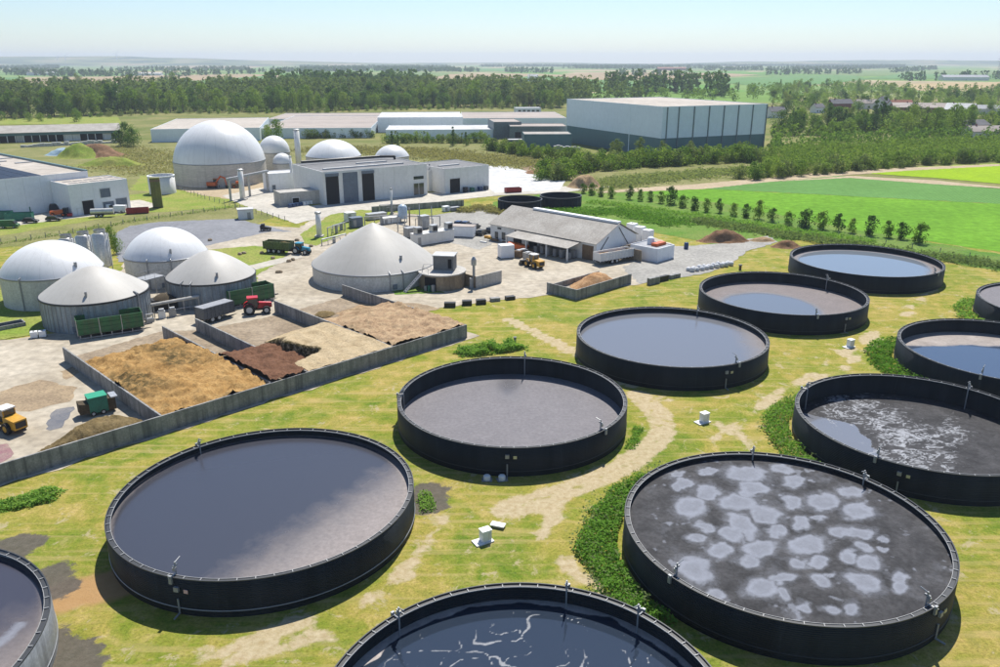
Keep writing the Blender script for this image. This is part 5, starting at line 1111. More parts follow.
for i, (px, yb, yt, r, lab) in enumerate([(299.5, 172, 129, 1.25, 'tall white chimney behind the left end of the hall'), (292.8, 190, 156, 0.45, 'slim grey chimney beside the white control house'), (392, 214, 188, 0.35, 'slim pale chimney standing before the hall road'),
                                          (319.5, 237, 211.5, 0.75, 'thick white flue standing alone left of the tent roof'), (420, 232, 204, 0.14, 'thin exhaust pole left over the pale engine container'), (432, 231, 206, 0.14, 'thin exhaust pole right over the pale engine container'),
                                          (243, 200, 169, 0.9, 'white vertical scrubber column by the pipe bridge'), (410, 231, 207, 0.2, 'rusty stub chimney by the pale blue vessel')]):
    x, y = g(px, yb); h = hz(px, yb, yt); t = thing('chimney', lab, 'chimney', (x, y, 0), 0, 'flues and chimneys')
    MB().cyl((0, 0), 0, h, r, r * 0.95, 16).build('shaft', M['wood'] if i == 7 else (M['offwhite'] if r > 0.3 else M['pipe']), t, True)
    MB().lathe([(r * 1.15, h - 0.6), (r * 1.15, h - 0.1), (r * 0.9, h + 0.02)], 16).build('collar', M['steel'], t)
    MB().box(-r * 1.5, r * 1.5, -r * 1.5, r * 1.5, 0, 0.5).build('plinth', M['conc_l'], t)
a = np.array(g(231, 201)); b_ = np.array(g(268, 192)); d = b_ - a; L_ = float(np.hypot(*d)); t = thing('pipe_bridge', 'horizontal pipe bridge on posts right of the orange excavator', 'pipe bridge', (a[0], a[1], 0), math.atan2(d[1], d[0]))
MB().box(-1, L_ + 1, -0.4, 0.4, 7.2, 7.9).build('pipe_trough', M['steel'], t)
for x in (0, L_ * 0.5, L_): MB().cyl((x, 0), 0, 7.3, 0.42, n=10).build('post', M['conc_l'], t)
x, y = g(246, 218.5); t = thing('utility_hut', 'small pale utility hut at the corner of the asphalt lot', 'hut', (x, y, 0.0), R(20))
MB().box(-2.2, 2.2, -1.6, 1.6, 0, 2.9).build('walls', M['offwhite'], t); MB().box(-2.4, 2.4, -1.8, 1.8, 2.9, 3.1).build('roof', M['roof_white'], t); MB().box(0.4, 1.4, -1.66, -1.6, 0, 2.1).build('door', M['pipe'], t)
x, y = g(266, 231); t = thing('mower', 'small black machine parked at the edge of the asphalt lot', 'machine', (x, y, 0.08), R(10))
MB().prism([(-1.5, -0.7), (1.5, -0.7), (1.5, 0.7), (-1.5, 0.7)], 0.3, [1.6, 0.9, 0.9, 1.6]).build('body', M['black'], t); MB().box(-1.2, -0.2, -0.6, 0.6, 1.0, 2.0).build('seat_frame', M['black'], t)
for x_ in (-0.9, 0.9):
    for y_ in (-0.75, 0.75): wheel(t, x_, y_, 0.4, 0.3)

# ---- left industrial block
BA, BB = (73, 216.4), (131, 208.6)
t, L_ = flat_building('workshop_block', 'white workshop block with a dark garage door at the left', BA, BB, 13.5, 9.7, 'white', 'roof_beige', 5, 4, rz=R(49))
opening(t, along(BA, BB, 84), along(BA, BB, 95), 0, 4.3)
for p0, p1, z0, z1 in ((103, 113, 4.6, 7.4), (104, 115, 0.8, 3.2), (117, 128, 0.2, 3.8)): opening(t, along(BA, BB, p0), min(L_ - 0.3, along(BA, BB, p1)), z0, z1, 'shutter', 'window')
opening(t, 1.6, 2.8, 0, 2.2, 'white', 'door')
for i in range(5):
    for j in range(2): MB().box(2 + i * 3.2, 4.6 + i * 3.2, 3.5 + j * 4.5, 5.0 + j * 4.5, 9.2, 9.55).build('rooflight', M['roof_dark'], t)
bx, by = g(*BA); rz = R(49); ux, uy = math.cos(rz), math.sin(rz)
ox, oy = bx - uy * 13.6, by + ux * 13.6
t = thing('factory_hall', 'wide white factory hall with solar panels on its roof at the left edge', 'building', (ox - ux * 62, oy - uy * 62, 0), rz)
LF, DF, hF = 74.0, 92.0, 11.6
MB().box(0.3, LF - 0.3, 0.3, DF - 0.3, 0, hF - 0.5).build('core', M['dark'], t)
wallrow(t, 0, LF, 0, 0, hF, 15, 'white'); wallrow(t, 0.2, DF, LF, 0, hF, 14, 'white', axis='y'); MB().box(0.02, LF - 0.02, DF - 0.1, DF + 0.1, 0, hF).build('back_wall', M['white'], t)
MB().add([(0.25, 0.25, hF - 0.3), (LF - 0.25, 0.25, hF - 0.3), (LF - 0.25, DF - 0.2, hF - 0.3), (0.25, DF - 0.2, hF - 0.3)], [(0, 1, 2, 3)]).build('roof', M['roof_beige'], t)
pm = plain('solar_panel', (0.02, 0.032, 0.06), 0.5, spec=0.15); me = MB().box(0.05, 3.55, 0.05, 2.5, 0, 0.12).mesh('solar_panel', pm)
for i in range(6):
    for j in range(18): obj('solar_panel', me, t, (38.5 + i * 3.7, 2.2 + j * 2.75, hF - 0.26))
for i in range(7):
    for j in range(5):
        if (i + j) % 2 == 0: MB().box(0, 5.5, 0, 1.6, 0, 0.25).build('rooflight', M['tarp'], t, loc=(36 + i * 5.2, 42 + j * 9.5, hF - 0.3))
MB().box(LF - 0.5, LF + 0.25, 0.4, DF, hF - 0.1, hF + 0.35).build('gutter', M['slate'], t)
# containers, harvester, tanker in front
for i, (px, py, L, lab, m_) in enumerate([(4, 219, 5.0, 'green skip container at the very left edge', 'green_c'), (12, 215, 5.0, 'green skip container second from the left edge', 'green_c'), (24, 214, 5.0, 'green skip container in the middle of the back row', 'green_c'), (35, 212.5, 4.5, 'green skip container next to the black canopy', 'green_c'),
                                          (20, 220.5, 7.5, 'long green skip container in front of the other green skips', 'green_c'), (138, 213.5, 6.5, 'dark red skip container in front of the workshop corner', 'red_c'), (513, 192.5, 6.0, 'dark red skip container beside the pale apron', 'red_c')]):
    x, y = g(px, py); t = thing('skip_container', lab, 'container', (x, y, 0.09), R(12 if i < 5 else 20), 'open skip containers'); W = 2.4; H_ = 2.3 if i < 5 else 1.7
    for y_ in (-W / 2, W / 2 - 0.08): MB().prism([(-L / 2, y_), (L / 2, y_), (L / 2, y_ + 0.08), (-L / 2, y_ + 0.08)], 0.2, H_).build('side_wall', M[m_], t)
    for x_ in (-L / 2, L / 2 - 0.08): MB().box(x_, x_ + 0.08, -W / 2 + 0.08, W / 2 - 0.08, 0.2, H_ - 0.1).build('end_wall', M[m_], t)
    MB().box(-L / 2 + 0.08, L / 2 - 0.08, -W / 2 + 0.08, W / 2 - 0.08, 0.05, 0.4).build('floor', M['black'], t)
    for k in range(5): MB().box(-0.05, 0.05, -W / 2 - 0.06, -W / 2 + 0.0, 0.2, H_).build('rib', M[m_], t, loc=(-L / 2 + 0.3 + k * (L - 0.6) / 4, 0, 0))
x, y = g(61, 213); t = thing('black_canopy', 'rounded black canopy shelter against the factory wall', 'shelter', (x, y + 3, 0.0), R(15))
b = MB(); b.lathe([(2.6, -4.2), (2.6, 4.2)], 12, a0=0, a1=math.pi); o = b.build('cover', M['black'], t); o.rotation_euler = (R(90), 0, R(90))
MB().box(-4.0, 4.0, -2.2, 2.2, 0, 0.4).build('floor_load', M['earth'], t)
x, y = g(59, 216.5); t = thing('harvester', 'red and orange harvester in front of the black canopy', 'machine', (x, y, 0.09), R(10))
MB().prism([(-2.2, -1.0), (1.6, -1.0), (1.6, 1.0), (-2.2, 1.0)], 0.7, [1.7, 2.1, 2.1, 1.7]).build('body', M['orange_p'], t); MB().box(1.6, 2.8, -0.8, 0.8, 0.9, 2.6).build('cab', M['glass'], t); MB().box(2.9, 4.2, -1.6, 1.6, 0.2, 0.9).build('header', M['red_p'], t)
MB().box(2.6, 3.0, -0.4, 0.4, 0.5, 0.9).build('feeder', M['black'], t)
for x_ in (-1.4, 1.6):
    for y_ in (-1.05, 1.05): wheel(t, x_, y_, 0.6, 0.4, 'orange_p')
x, y = g(103, 217); t = thing('tanker_trailer', 'grey tanker trailer parked before the workshop door', 'trailer', (x, y, 0.09), R(14))
MB().hcyl((0, 0, 1.7), (1, 0), 6.5, 0.9, 18).build('tank', M['inox'], t); MB().box(-3.4, 3.6, -0.5, 0.5, 0.65, 0.9).build('chassis', M['black'], t)
for x_ in (-1.6, -0.3):
    for y_ in (-0.9, 0.9): wheel(t, x_, y_, 0.5, 0.35)
# round concrete silo shell and mossy tower
x, y = g(158, 195); r = 4.6; t = thing('concrete_silo', 'open topped pale concrete silo shell on the grass', 'silo', (x, y + r, 0), 0); h = hz(158, 195, 177)
MB().lathe([(r, 0), (r, h), (r - 0.3, h), (r - 0.3, 0.1)], 40).build('shell', M['offwhite'], t, True); MB().lathe([(r + 0.1, h - 0.3), (r + 0.1, h + 0.05), (r - 0.35, h + 0.05)], 40).build('ring_beam', M['white'], t)
x, y = g(157, 208); h = hz(157, 208, 178); t = thing('mossy_tower', 'mossy green box tower in front of the open silo shell', 'tower', (x, y + 1, 0), R(20))
mm = weathered('mossy_boards', (0.20, 0.20, 0.05), (0.14, 0.15, 0.05), 0.5, 0.9, streak=0.4); MB().box(-1.5, 1.5, -1.2, 1.2, 0.3, h).build('shaft', mm, t); MB().box(-1.6, 1.6, -1.3, 1.3, 0, 0.3).build('plinth', M['black'], t); MB().box(-1.56, 1.56, -1.26, 1.26, h - 1.2, h - 0.6).build('band', M['wood'], t)
# long open shed at the far left
SA, SB = (-60, 145), (119, 139.5); loc, rz, L_ = frame(SA, SB); t = thing('open_shed', 'long low shed with open dark bays at the far left', 'building', loc, rz); h = 5.6
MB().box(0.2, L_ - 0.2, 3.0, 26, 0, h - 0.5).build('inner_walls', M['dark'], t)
b = MB(); b.add([(-0.6, -0.8, h), (L_ + 0.6, -0.8, h), (L_ + 0.6, 13, h + 3.4), (-0.6, 13, h + 3.4), (-0.6, 27, h), (L_ + 0.6, 27, h), (-0.6, -0.8, h - 0.2), (L_ + 0.6, -0.8, h - 0.2), (-0.6, 27, h - 0.2), (L_ + 0.6, 27, h - 0.2)],
                [(0, 1, 2, 3), (3, 2, 5, 4), (6, 7, 1, 0), (4, 5, 9, 8), (6, 0, 3, 4, 8), (1, 7, 9, 5, 2), (6, 8, 9, 7)]); b.build('roof', M['roof_grey'], t)
MB().box(0, L_, -0.2, 0.1, h - 1.7, h - 0.25).build('fascia', M['slate'], t)
n = 22
for i in range(n + 1):
    x = L_ * i / n; MB().box(x - 0.2, x + 0.2, 0.12, 0.5, 0, h - 1.6).build('column', M['offwhite'], t)
    if i in (3, 4, 9, 15, 16, 20): MB().box(x + 0.3, x + L_ / n - 0.3, 1.0, 1.2, 0, h - 1.7).build('bay_panel', M['offwhite'] if i != 9 else M['steel'], t)
rnd = random.Random(3)
bm_ = MB().box(-1.1, 1.1, -1.0, 1.0, 0, 1.0).mesh('wrapped_bale', weathered('pale_bale_wrap', (0.55, 0.55, 0.50), (0.42, 0.42, 0.37), 0.8, 0.6))
a = np.array(g(24, 147.5)); b_ = np.array(g(118, 142.8))
for i in range(26):
    p = a + (b_ - a) * (i + rnd.uniform(-0.2, 0.2)) / 25; o = obj('wrapped_bale', bm_, None, (p[0], p[1], 0.0), rnd.uniform(-0.2, 0.2) + 0.2); o.scale = (1.1, 1.1, rnd.uniform(0.9, 2.2)); tag(o, 'pale block in the long row before the open shed', 'bale', 'pale blocks before the open shed')
# white warehouse behind the giant dome and the low warehouse strip
flat_building('white_warehouse', 'long white warehouse behind the giant dome', (152, 142.5), (216, 141), 95, 7.6, 'bluewhite', 'roof_beige', 6, 8, rz=R(12), w_=62)
flat_building('low_warehouse', 'low pale blue warehouse with broad pinkish roof behind the hall', (262, 138.5), (371, 136), 120, 6.2, 'bluewhite', 'roof_tan', 12, 6, rz=R(4))
flat_building('low_warehouse', 'white warehouse block rising over the pale blue strip', (378, 132.5), (462, 131), 60, 9.8, 'white', 'roof_white', 8, 4, rz=R(5))
flat_building('low_warehouse', 'low white roofed warehouse in front of the raised block', (386, 139), (495, 137.5), 38, 5.5, 'bluewhite', 'roof_white', 10, 3, rz=R(4))
flat_building('low_warehouse', 'wide tan roofed warehouse beyond the slate sheds', (462, 127.5), (566, 127), 75, 6.5, 'bluewhite', 'roof_tan', 8, 3, rz=R(3))
flat_building('low_warehouse', 'wide tan roofed warehouse left of the raised white block', (268, 127.5), (377, 125.5), 70, 6.0, 'offwhite', 'roof_tan', 8, 3, rz=R(3))
flat_building('slate_shed', 'grey green box shed left of the long slate shed', (494, 139), (521, 138.5), 30, 10.2, 'slate_g', 'roof_tan', 3, 3, rz=R(8))
t, L_ = flat_building('slate_shed', 'long grey green shed with dark docks beside the tall warehouse', (510, 141), (567, 141), 24, 8.6, 'slate_g', 'roof_tan', 6, 3, rz=R(2))
for k in range(4): opening(t, 3 + k * 6, 6.5 + k * 6, 0, 5.2, 'dark', 'dock', False)
t, L_ = flat_building('slate_shed', 'flat dark slate shed nearest the tall warehouse foot', (524, 151), (566, 149), 18, 8.8, 'slate', 'roof_grey', 4, 3, rz=R(2))
flat_building('slate_shed', 'small low slate shed in front of the flat dark shed', (508, 147), (523, 147), 8, 4.0, 'slate_g', 'roof_white', 2, 2, rz=R(2))
for i, (px, py) in enumerate([(558, 152), (567, 153), (575, 153.5)]):
    x, y = g(px, py); t = thing('cooling_unit', ['left grey cooling unit at the slate warehouse foot', 'middle grey cooling unit at the slate warehouse foot', 'right grey cooling unit at the slate warehouse foot'][i], 'unit', (x, y, 0), 0.2, 'cooling units')
    MB().box(-2.4, 2.4, -1.5, 1.5, 0.5, 3.2).build('casing', M['pipe'], t); MB().cyl((0, 0), 3.2, 3.6, 1.1, n=16).build('fan_ring', M['steel'], t); MB().box(-2.2, 2.2, -1.3, 1.3, 0, 0.5).build('plinth', M['conc'], t)
t, L_ = flat_building('far_office', 'small white office building before the wood, far behind the warehouses', (516, 114.2), (541, 114), 14, 5.5, 'white', 'roof_white', 3, 2)
for k in range(5): opening(t, 2 + k * L_ / 5.5, 4.6 + k * L_ / 5.5, 1.5, 3.6, 'glass', 'window', False)

# ------------------------------------------------------------------ white shed with porch
S0, S1, T0, T1 = 149.4, 165.6, 116.9, 153.0
x, y = ST(S0, T0); W, D = T1 - T0, S1 - S0; E_, RZ_, RS = 4.3, 8.1, 8.6
t = thing('machine_shed', 'white machine shed with a long grey roof and open porch', 'building', (x, y, 0), Q45)
wallrow(t, 0, W, 0.2, 0, E_, 9, 'offwhite', axis='y'); MB().box(D - 0.2, D, 0, W, 0, E_).build('back_wall', M['offwhite'], t)
for y0, nm in ((0, 'gable_wall'), (W - 0.2, 'gable_wall')):
    b = MB(); b.add([(0.2, y0, 0), (D - 0.2, y0, 0), (D - 0.2, y0, E_), (RS, y0, RZ_ - 0.15), (0.2, y0, E_), (0.2, y0 + 0.2, 0), (D - 0.2, y0 + 0.2, 0), (D - 0.2, y0 + 0.2, E_), (RS, y0 + 0.2, RZ_ - 0.15), (0.2, y0 + 0.2, E_)],
                    [(0, 1, 2, 3, 4), (9, 8, 7, 6, 5), (0, 5, 6, 1), (1, 6, 7, 2), (2, 7, 8, 3), (3, 8, 9, 4), (4, 9, 5, 0)]); b.build(nm, M['white'], t)
n = 18
def slope(x0, z0, x1, z1, th, y0, y1): return MB().add([(x0, y0, z0), (x1, y0, z1), (x1, y1, z1), (x0, y1, z0), (x0, y0, z0 + th), (x1, y0, z1 + th), (x1, y1, z1 + th), (x0, y1, z0 + th)], [(3, 2, 1, 0), (4, 5, 6, 7), (0, 1, 5, 4), (1, 2, 6, 5), (2, 3, 7, 6), (3, 0, 4, 7)])
Ls = (W + 0.8) / n; me = slope(-0.5, E_ - 0.12, RS, RZ_, 0.1, 0.01, Ls - 0.01).mesh('roof_sheet', M['roof_grey']); me2 = slope(RS, RZ_, D + 0.4, E_ - 0.05, 0.1, 0.01, Ls - 0.01).mesh('roof_sheet', M['roof_grey'])
for i in range(n): obj('roof_sheet', me, t, (0, -0.4 + i * Ls, 0)); obj('roof_sheet', me2, t, (0, -0.4 + i * Ls, 0))
MB().box(RS - 0.5, RS + 0.9, 0.0, W * 0.78, RZ_ - 0.05, RZ_ + 0.4).build('ridge_cap', M['white'], t)
o = MB().box(0.16, 0.24, 0, 0, 0, 0) if False else None
for y0, y1, z0, z1, m_ in ((30.5, 31.8, 0.6, 2.6, 'glass'), (33.2, 34.4, 0.6, 2.4, 'glass'), (24.5, 27.5, 0, 3.2, 'dark'), (19, 22, 0, 3.2, 'dark'), (0.8, 4.2, 0, 3.6, 'wood'), (23.5, 27, 3.3, 3.8, 'dark'), (32, 33.4, 3.2, 3.7, 'glass')):
    MB().box(-0.08, 0.15, y0, y1, z0, z1).build('window' if m_ == 'glass' else 'door', M[m_], t)
MB().add([(-5.2, 4.6, 3.15), (-0.0, 4.6, 3.95), (0.0, 25.5, 3.95), (-5.2, 25.5, 3.15), (-5.2, 4.6, 3.27), (0.0, 4.6, 4.07), (0.0, 25.5, 4.07), (-5.2, 25.5, 3.27)], [(3, 2, 1, 0), (4, 5, 6, 7), (0, 1, 5, 4), (1, 2, 6, 5), (2, 3, 7, 6), (3, 0, 4, 7)]).build('porch_roof', M['roof_grey'], t)
for y0 in (4.8, 11.5, 18.3, 25.2): MB().box(-5.1, -4.8, y0 - 0.15, y0 + 0.15, 0, 3.2).build('porch_post', M['offwhite'], t)
MB().tube([(0.6, -0.12, 1.5), (4.5, -0.12, 5.3)], 0.09, 5).build('wind_brace', M['black'], t); MB().tube([(RS, -0.12, RZ_ - 1.0), (RS + 4, -0.12, 2.5)], 0.09, 5).build('wind_brace', M['black'], t)
rnd = random.Random(12)
pal = weathered('grey_pallet_goods', (0.33, 0.33, 0.33), (0.24, 0.245, 0.25), 1.0, 0.8)
for i in range(12):
    sx, ty = S0 - 1.1 - (i % 2) * 1.9, T0 + 6.0 + (i // 2) * 2.1
    px, py = ST(sx, ty); k = 3
    pt = thing('pallet_stack', 'shrink wrapped grey pallet stack under the shed porch', 'pallet', (px, py, 0.06), Q45 + rnd.uniform(-0.08, 0.08), 'pallet stacks under the porch')
    MB().box(-0.6, 0.6, -0.5, 0.5, 0, 0.14).build('pallet', M['wood'], pt); MB().box(-0.55, 0.55, -0.46, 0.46, 0.14, 1.9 + rnd.uniform(-0.3, 0.3)).build('goods', pal, pt)
# trailer, walls and tanks at the gable end
ftrailer((600, 266.5), (634, 260.5), 'bulk_trailer', 'pale grey high sided bulk trailer with wood chips at the shed gable', 2.5, 1.1, 3.0, 'offwhite', 'chip', 2, 0, 12)
x, y = g(506, 258.5); t = thing('white_box_trailer', 'white wrapped box standing beside the red machine near the shed', 'box', (x, y + 1.0, 0.07), R(20))
MB().box(-1.7, 1.7, -1.3, 1.3, 0.12, 3.2).build('box_body', M['white'], t); MB().box(-1.75, 1.75, -1.35, 1.35, 0, 0.12).build('pallet', M['black'], t)
x, y = g(517, 252); t = thing('red_implement', 'red farm implement between the white box and the shed', 'machine', (x, y + 1.4, 0.07), R(160))
MB().prism([(-3.0, -0.9), (2.2, -0.9), (2.2, 0.9), (-3.0, 0.9)], 0.7, [1.4, 2.1, 2.1, 1.4]).build('frame', M['orange_p'], t)
for x_ in (-1.6, 1.2):
    for y_ in (-0.95, 0.95): wheel(t, x_, y_, 0.5, 0.35)
MB().box(-4.6, -3.0, -0.15, 0.15, 0.8, 1.1).build('drawbar', M['black'], t)
for i, (px, py, m_) in enumerate([(523, 257, 'grey_p'), (528, 260, 'conc_l'), (533, 262, 'conc_l'), (519, 258, 'wood')]):
    x, y = g(px, py); t = thing('machine_part', ['dark tank unit right of the red implement', 'pale cube unit in the equipment row by the porch', 'second pale cube unit in the equipment row', 'brown crate next to the yellow loader'][i], 'crate', (x, y + 0.6, 0.07), R(30 + 10 * i))
    MB().box(-1.0, 1.0, -0.8, 0.8, 0.15, 1.7).build('casing', M[m_], t); MB().box(-0.9, 0.9, -0.7, 0.7, 0, 0.15).build('skid', M['black'], t); MB().box(-0.6, 0.6, -0.5, 0.5, 1.7, 1.85).build('lid', M['steel'], t)
rnd = random.Random(8)
for i in range(9):
    x, y = g(484 + i * 3.5 + rnd.uniform(-1, 1), 240.5 + rnd.uniform(-2.5, 2.5)); o = MB().obox((0, 0), (1, rnd.uniform(-1, 1)), rnd.uniform(1.2, 2.4), rnd.uniform(0.4, 0.9), 0, rnd.uniform(0.2, 0.7)).build('scrap_piece', M[rnd.choice(['wood', 'offwhite', 'black', 'yellow_p'])], None, loc=(x, y, 0.07)); tag(o, 'piece of scrap timber and metal strewn left of the white box', 'scrap', 'scrap pieces by the shed')
x, y = g(641, 262); s0, t0 = toST(x, y)
for i in range(4): panel_wall('bay_wall', ['first concrete bay divider right of the bulk trailer', 'second concrete bay divider right of the bulk trailer', 'third concrete bay divider right of the bulk trailer', 'last concrete bay divider next to the white store'][i], s0 + i * 3.1, t0, 't', 6.0, 2.8, step=3, mat='dirt_conc', group='storage bay dividers')
panel_wall('bay_wall', 'back wall of the concrete storage bays', s0, t0 + 6.14, 's', 9.4, 2.8, step=3, mat='dirt_conc', group='storage bay walls')
x, y = g(664, 262); t, L_ = flat_building('white_store', 'low white store at the end of the concrete bays', (657, 263), (681, 260), 8, 3.4, 'white', 'tarp', 3, 2, rz=Q45)
MB().lathe([(0.9, 3.2), (0.9, 4.6), (0.4, 5.0), (0, 5.0)], 16, c=(L_ * 0.6, 5)).build('roof_tank', M['white'], t, True); MB().box(L_ * 0.35, L_ * 0.9, 2.0, 3.6, 3.2, 3.9).build('roof_crate', M['orange_p'], t)
for i, (px, py) in enumerate([(632, 241), (640, 243), (648, 245)]):
    x, y = g(px, py); t = thing('white_tank', ['left white square tank behind the shed gable', 'middle white square tank behind the shed gable', 'right white square tank behind the shed gable'][i], 'tank', (x, y + 1, 0), Q45, 'white square tanks')
    h = hz(px, py, 224 + i * 3.2); MB().box(-1.1, 1.1, -1.1, 1.1, 0.2, h).build('tank_body', M['white'], t); MB().box(-1.2, 1.2, -1.2, 1.2, 0, 0.2).build('skid', M['black'], t); MB().cyl((0, 0), h, h + 0.15, 0.3, n=10).build('lid', M['steel'], t)
x, y = g(686, 249); t = thing('blue_barrel', 'dark blue barrel standing on the gravel behind the white store', 'barrel', (x, y, 0.08)); MB().lathe([(0.55, 0), (0.6, 0.6), (0.6, 1.2), (0.5, 1.6), (0, 1.6)], 14).build('drum', M['blue_d'], t, True); MB().cyl((0.2, 0), 1.6, 1.68, 0.12, n=8).build('bung', M['black'], t)

# small black tanks behind the shed
for i, (xl, xr, ys, lab) in enumerate([(498, 542, 198.8, 'small black round tank behind the shed ridge, left of the pair'), (540, 581.5, 195.2, 'small black round tank behind the shed ridge, right of the pair')]):
    h = 3.3; cx, cy = g((xl + xr) / 2, ys, h); r = (xr - xl) / 2 / FPX * (cy * math.cos(PITCH) + (CAM_H - h) * math.sin(PITCH)); t = thing('small_tank', lab, 'tank', (cx, cy, 0), 0, 'small black tanks')
    MB().lathe([(r - 0.15, 0.1), (r - 0.15, h), (r, h), (r, 0)], 60).build('wall', M['tankwall'], t, True); MB().lathe([(r + 0.1, h - 0.3), (r + 0.1, h + 0.06), (r - 0.2, h + 0.06), (r - 0.2, h - 0.1)], 60).build('rim', M['rim'], t)
    MB().lathe([(0, 1.0), (r - 0.15, 1.0)], 60).build('slurry', M['black'], t)
    me = MB().box(-0.02, 0.08, -0.06, 0.06, 0, h - 0.3).mesh('wall_rib', M['tankwall'])
    for k in range(24): a = 2 * math.pi * k / 24; obj('wall_rib', me, t, (r * math.cos(a), r * math.sin(a), 0), a)

# ------------------------------------------------------------------ gas engine plant behind the tent roof
def unit(name, label, px, py, w_, d_, h, mat, rz=35, roofm=None, cat='container', fans=0, group='gas plant units'):
    x, y = g(px, py); t = thing(name, label, cat, (x, y, 0.08), R(rz), group)
    MB().box(-w_ / 2, w_ / 2, 0, d_, 0.15, h).build('casing', M[mat], t); MB().box(-w_ / 2 + 0.1, w_ / 2 - 0.1, 0.1, d_ - 0.1, 0, 0.15).build('skid', M['black'], t)
    MB().box(-w_ / 2 - 0.08, w_ / 2 + 0.08, -0.08, d_ + 0.08, h, h + 0.12).build('roof', M[roofm or mat], t)
    MB().box(-w_ / 2 + 0.4, -w_ / 2 + 1.3, -0.04, 0.0, 0.3, min(h - 0.3, 2.3)).build('door', M['pipe'], t)
    for k in range(fans):
        o = MB().box(-0.9, 0.9, 0.2, 1.8, h + 0.12, h + 1.9).build('radiator', M['steel'], t, loc=(-w_ / 2 + 1.1 + k * (w_ - 2.2) / max(1, fans - 1), 0, 0)); MB().box(-0.65, 0.65, 0.14, 0.2, h + 0.45, h + 1.5).build('fan_grille', M['black'], o)
    return t
unit('engine_container', 'long pale engine container with radiators on its roof', 436, 244, 12, 3, 3.0, 'offwhite', 40, fans=3)
unit('pale_container', 'pale container with tan roof beside the parked cars', 461, 237.5, 7, 3.2, 2.9, 'white', -12, 'roof_tan')
unit('grey_cabinet', 'grey switch cabinet left of the engine container', 413, 238, 3.2, 2.2, 2.6, 'pipe', 40)
unit('grey_cabinet', 'tall grey filter cabinet behind the engine container', 426, 229, 2.6, 2.2, 3.6, 'steel', 40)
unit('grey_cabinet', 'small pale cabinet in front of the hall wall', 352, 222, 3.0, 2.4, 2.6, 'offwhite', 35)
unit('grey_cabinet', 'dark open cabinet left of the pipework behind the tent roof', 358, 228, 3.4, 2.4, 2.8, 'shutter', 35)
unit('grey_cabinet', 'pale low cooler box in the middle of the gas plant', 378, 220, 6.0, 2.4, 1.8, 'steel', 35, fans=0)
unit('grey_cabinet', 'second pale low cooler box right of the first', 392, 224, 5.5, 2.4, 1.7, 'offwhite', 35)
unit('grey_cabinet', 'small white cabinet on the grass by the retaining wall', 447, 212, 2.0, 1.5, 1.6, 'white', 35); unit('grey_cabinet', 'grey pump cabinet right of the small white cabinet', 456, 211.5, 3.0, 1.5, 1.2, 'pipe', 35)
x, y = g(403, 222); h = hz(403, 222, 204.5); t = thing('pressure_vessel', 'pale blue upright pressure vessel behind the tent roof', 'vessel', (x, y, 0.08))
MB().lathe([(1.4, 1.0), (1.4, h - 1.0), (1.1, h - 0.4), (0.5, h - 0.05), (0, h)], 24).build('vessel', weathered('pale_blue_vessel', (0.50, 0.60, 0.68), (0.42, 0.51, 0.6), 0.4, 0.4), t, True)
for k in range(3): a = 2.1 * k; MB().cyl((1.2 * math.cos(a), 1.2 * math.sin(a)), 0, 1.4, 0.12, n=6).build('leg', M['steel'], t)
rnd = random.Random(4)
for i, (x0, y0, x1, y1, z) in enumerate([(328, 237, 345, 231, 2.4), (333, 233, 350, 228, 2.0), (365, 226, 398, 224, 2.6), (380, 215, 404, 214, 3.0), (398, 232, 416, 236, 2.2), (405, 226, 440, 226, 2.8), (346, 240, 322, 246, 1.6)]):
    a = np.array(g(x0, y0)); b_ = np.array(g(x1, y1)); d = b_ - a; L_ = float(np.hypot(*d)); t = thing('pipe_run', ['bent pipe run on the grass island by the white flue', 'second pipe run behind the grass island', 'pipe run between the cooler boxes', 'pipe run behind the pale blue vessel', 'pipe run feeding the engine container', 'pipe run over the filter cabinet', 'low pipe run at the left foot of the tent roof'][i], 'pipe', (a[0], a[1], 0.08), math.atan2(d[1], d[0]), 'pipe runs of the gas plant')
    MB().tube([(0, 0, 0), (0, 0, z), (L_, 0, z), (L_, 0, 0)], 0.16, 6).build('main_pipe', M['steel'], t); MB().tube([(L_ * 0.3, 0.5, 0), (L_ * 0.3, 0.5, z * 0.7), (L_ * 0.8, 0.5, z * 0.7), (L_ * 0.8, 0.5, 0)], 0.1, 6).build('branch_pipe', M['pipe'], t)
    MB().box(L_ * 0.5 - 0.3, L_ * 0.5 + 0.3, -0.3, 0.3, 0, z + 0.1).build('support', M['pipe'], t)
# stones edging the grass islands
sm = MB(); sm.lathe([(0.0, 0.0), (0.6, 0.02), (0.7, 0.3), (0.45, 0.6), (0.0, 0.7)], 7); sme = sm.mesh('boulder', M['dirt_conc'])
for i, (px, py) in enumerate([(297, 241), (311, 247), (262, 254), (289, 262), (293, 260.5), (279, 273), (273, 259), (244, 254), (210, 241), (240, 255)]):
    x, y = g(px, py); o = obj('boulder', sme, None, (x, y, 0.07), i * 1.3); o.scale = (1 + 0.3 * (i == 5), 0.8, 0.9); tag(o, 'dark boulder edging the grass island beside the yard road', 'boulder', 'boulders edging the grass')
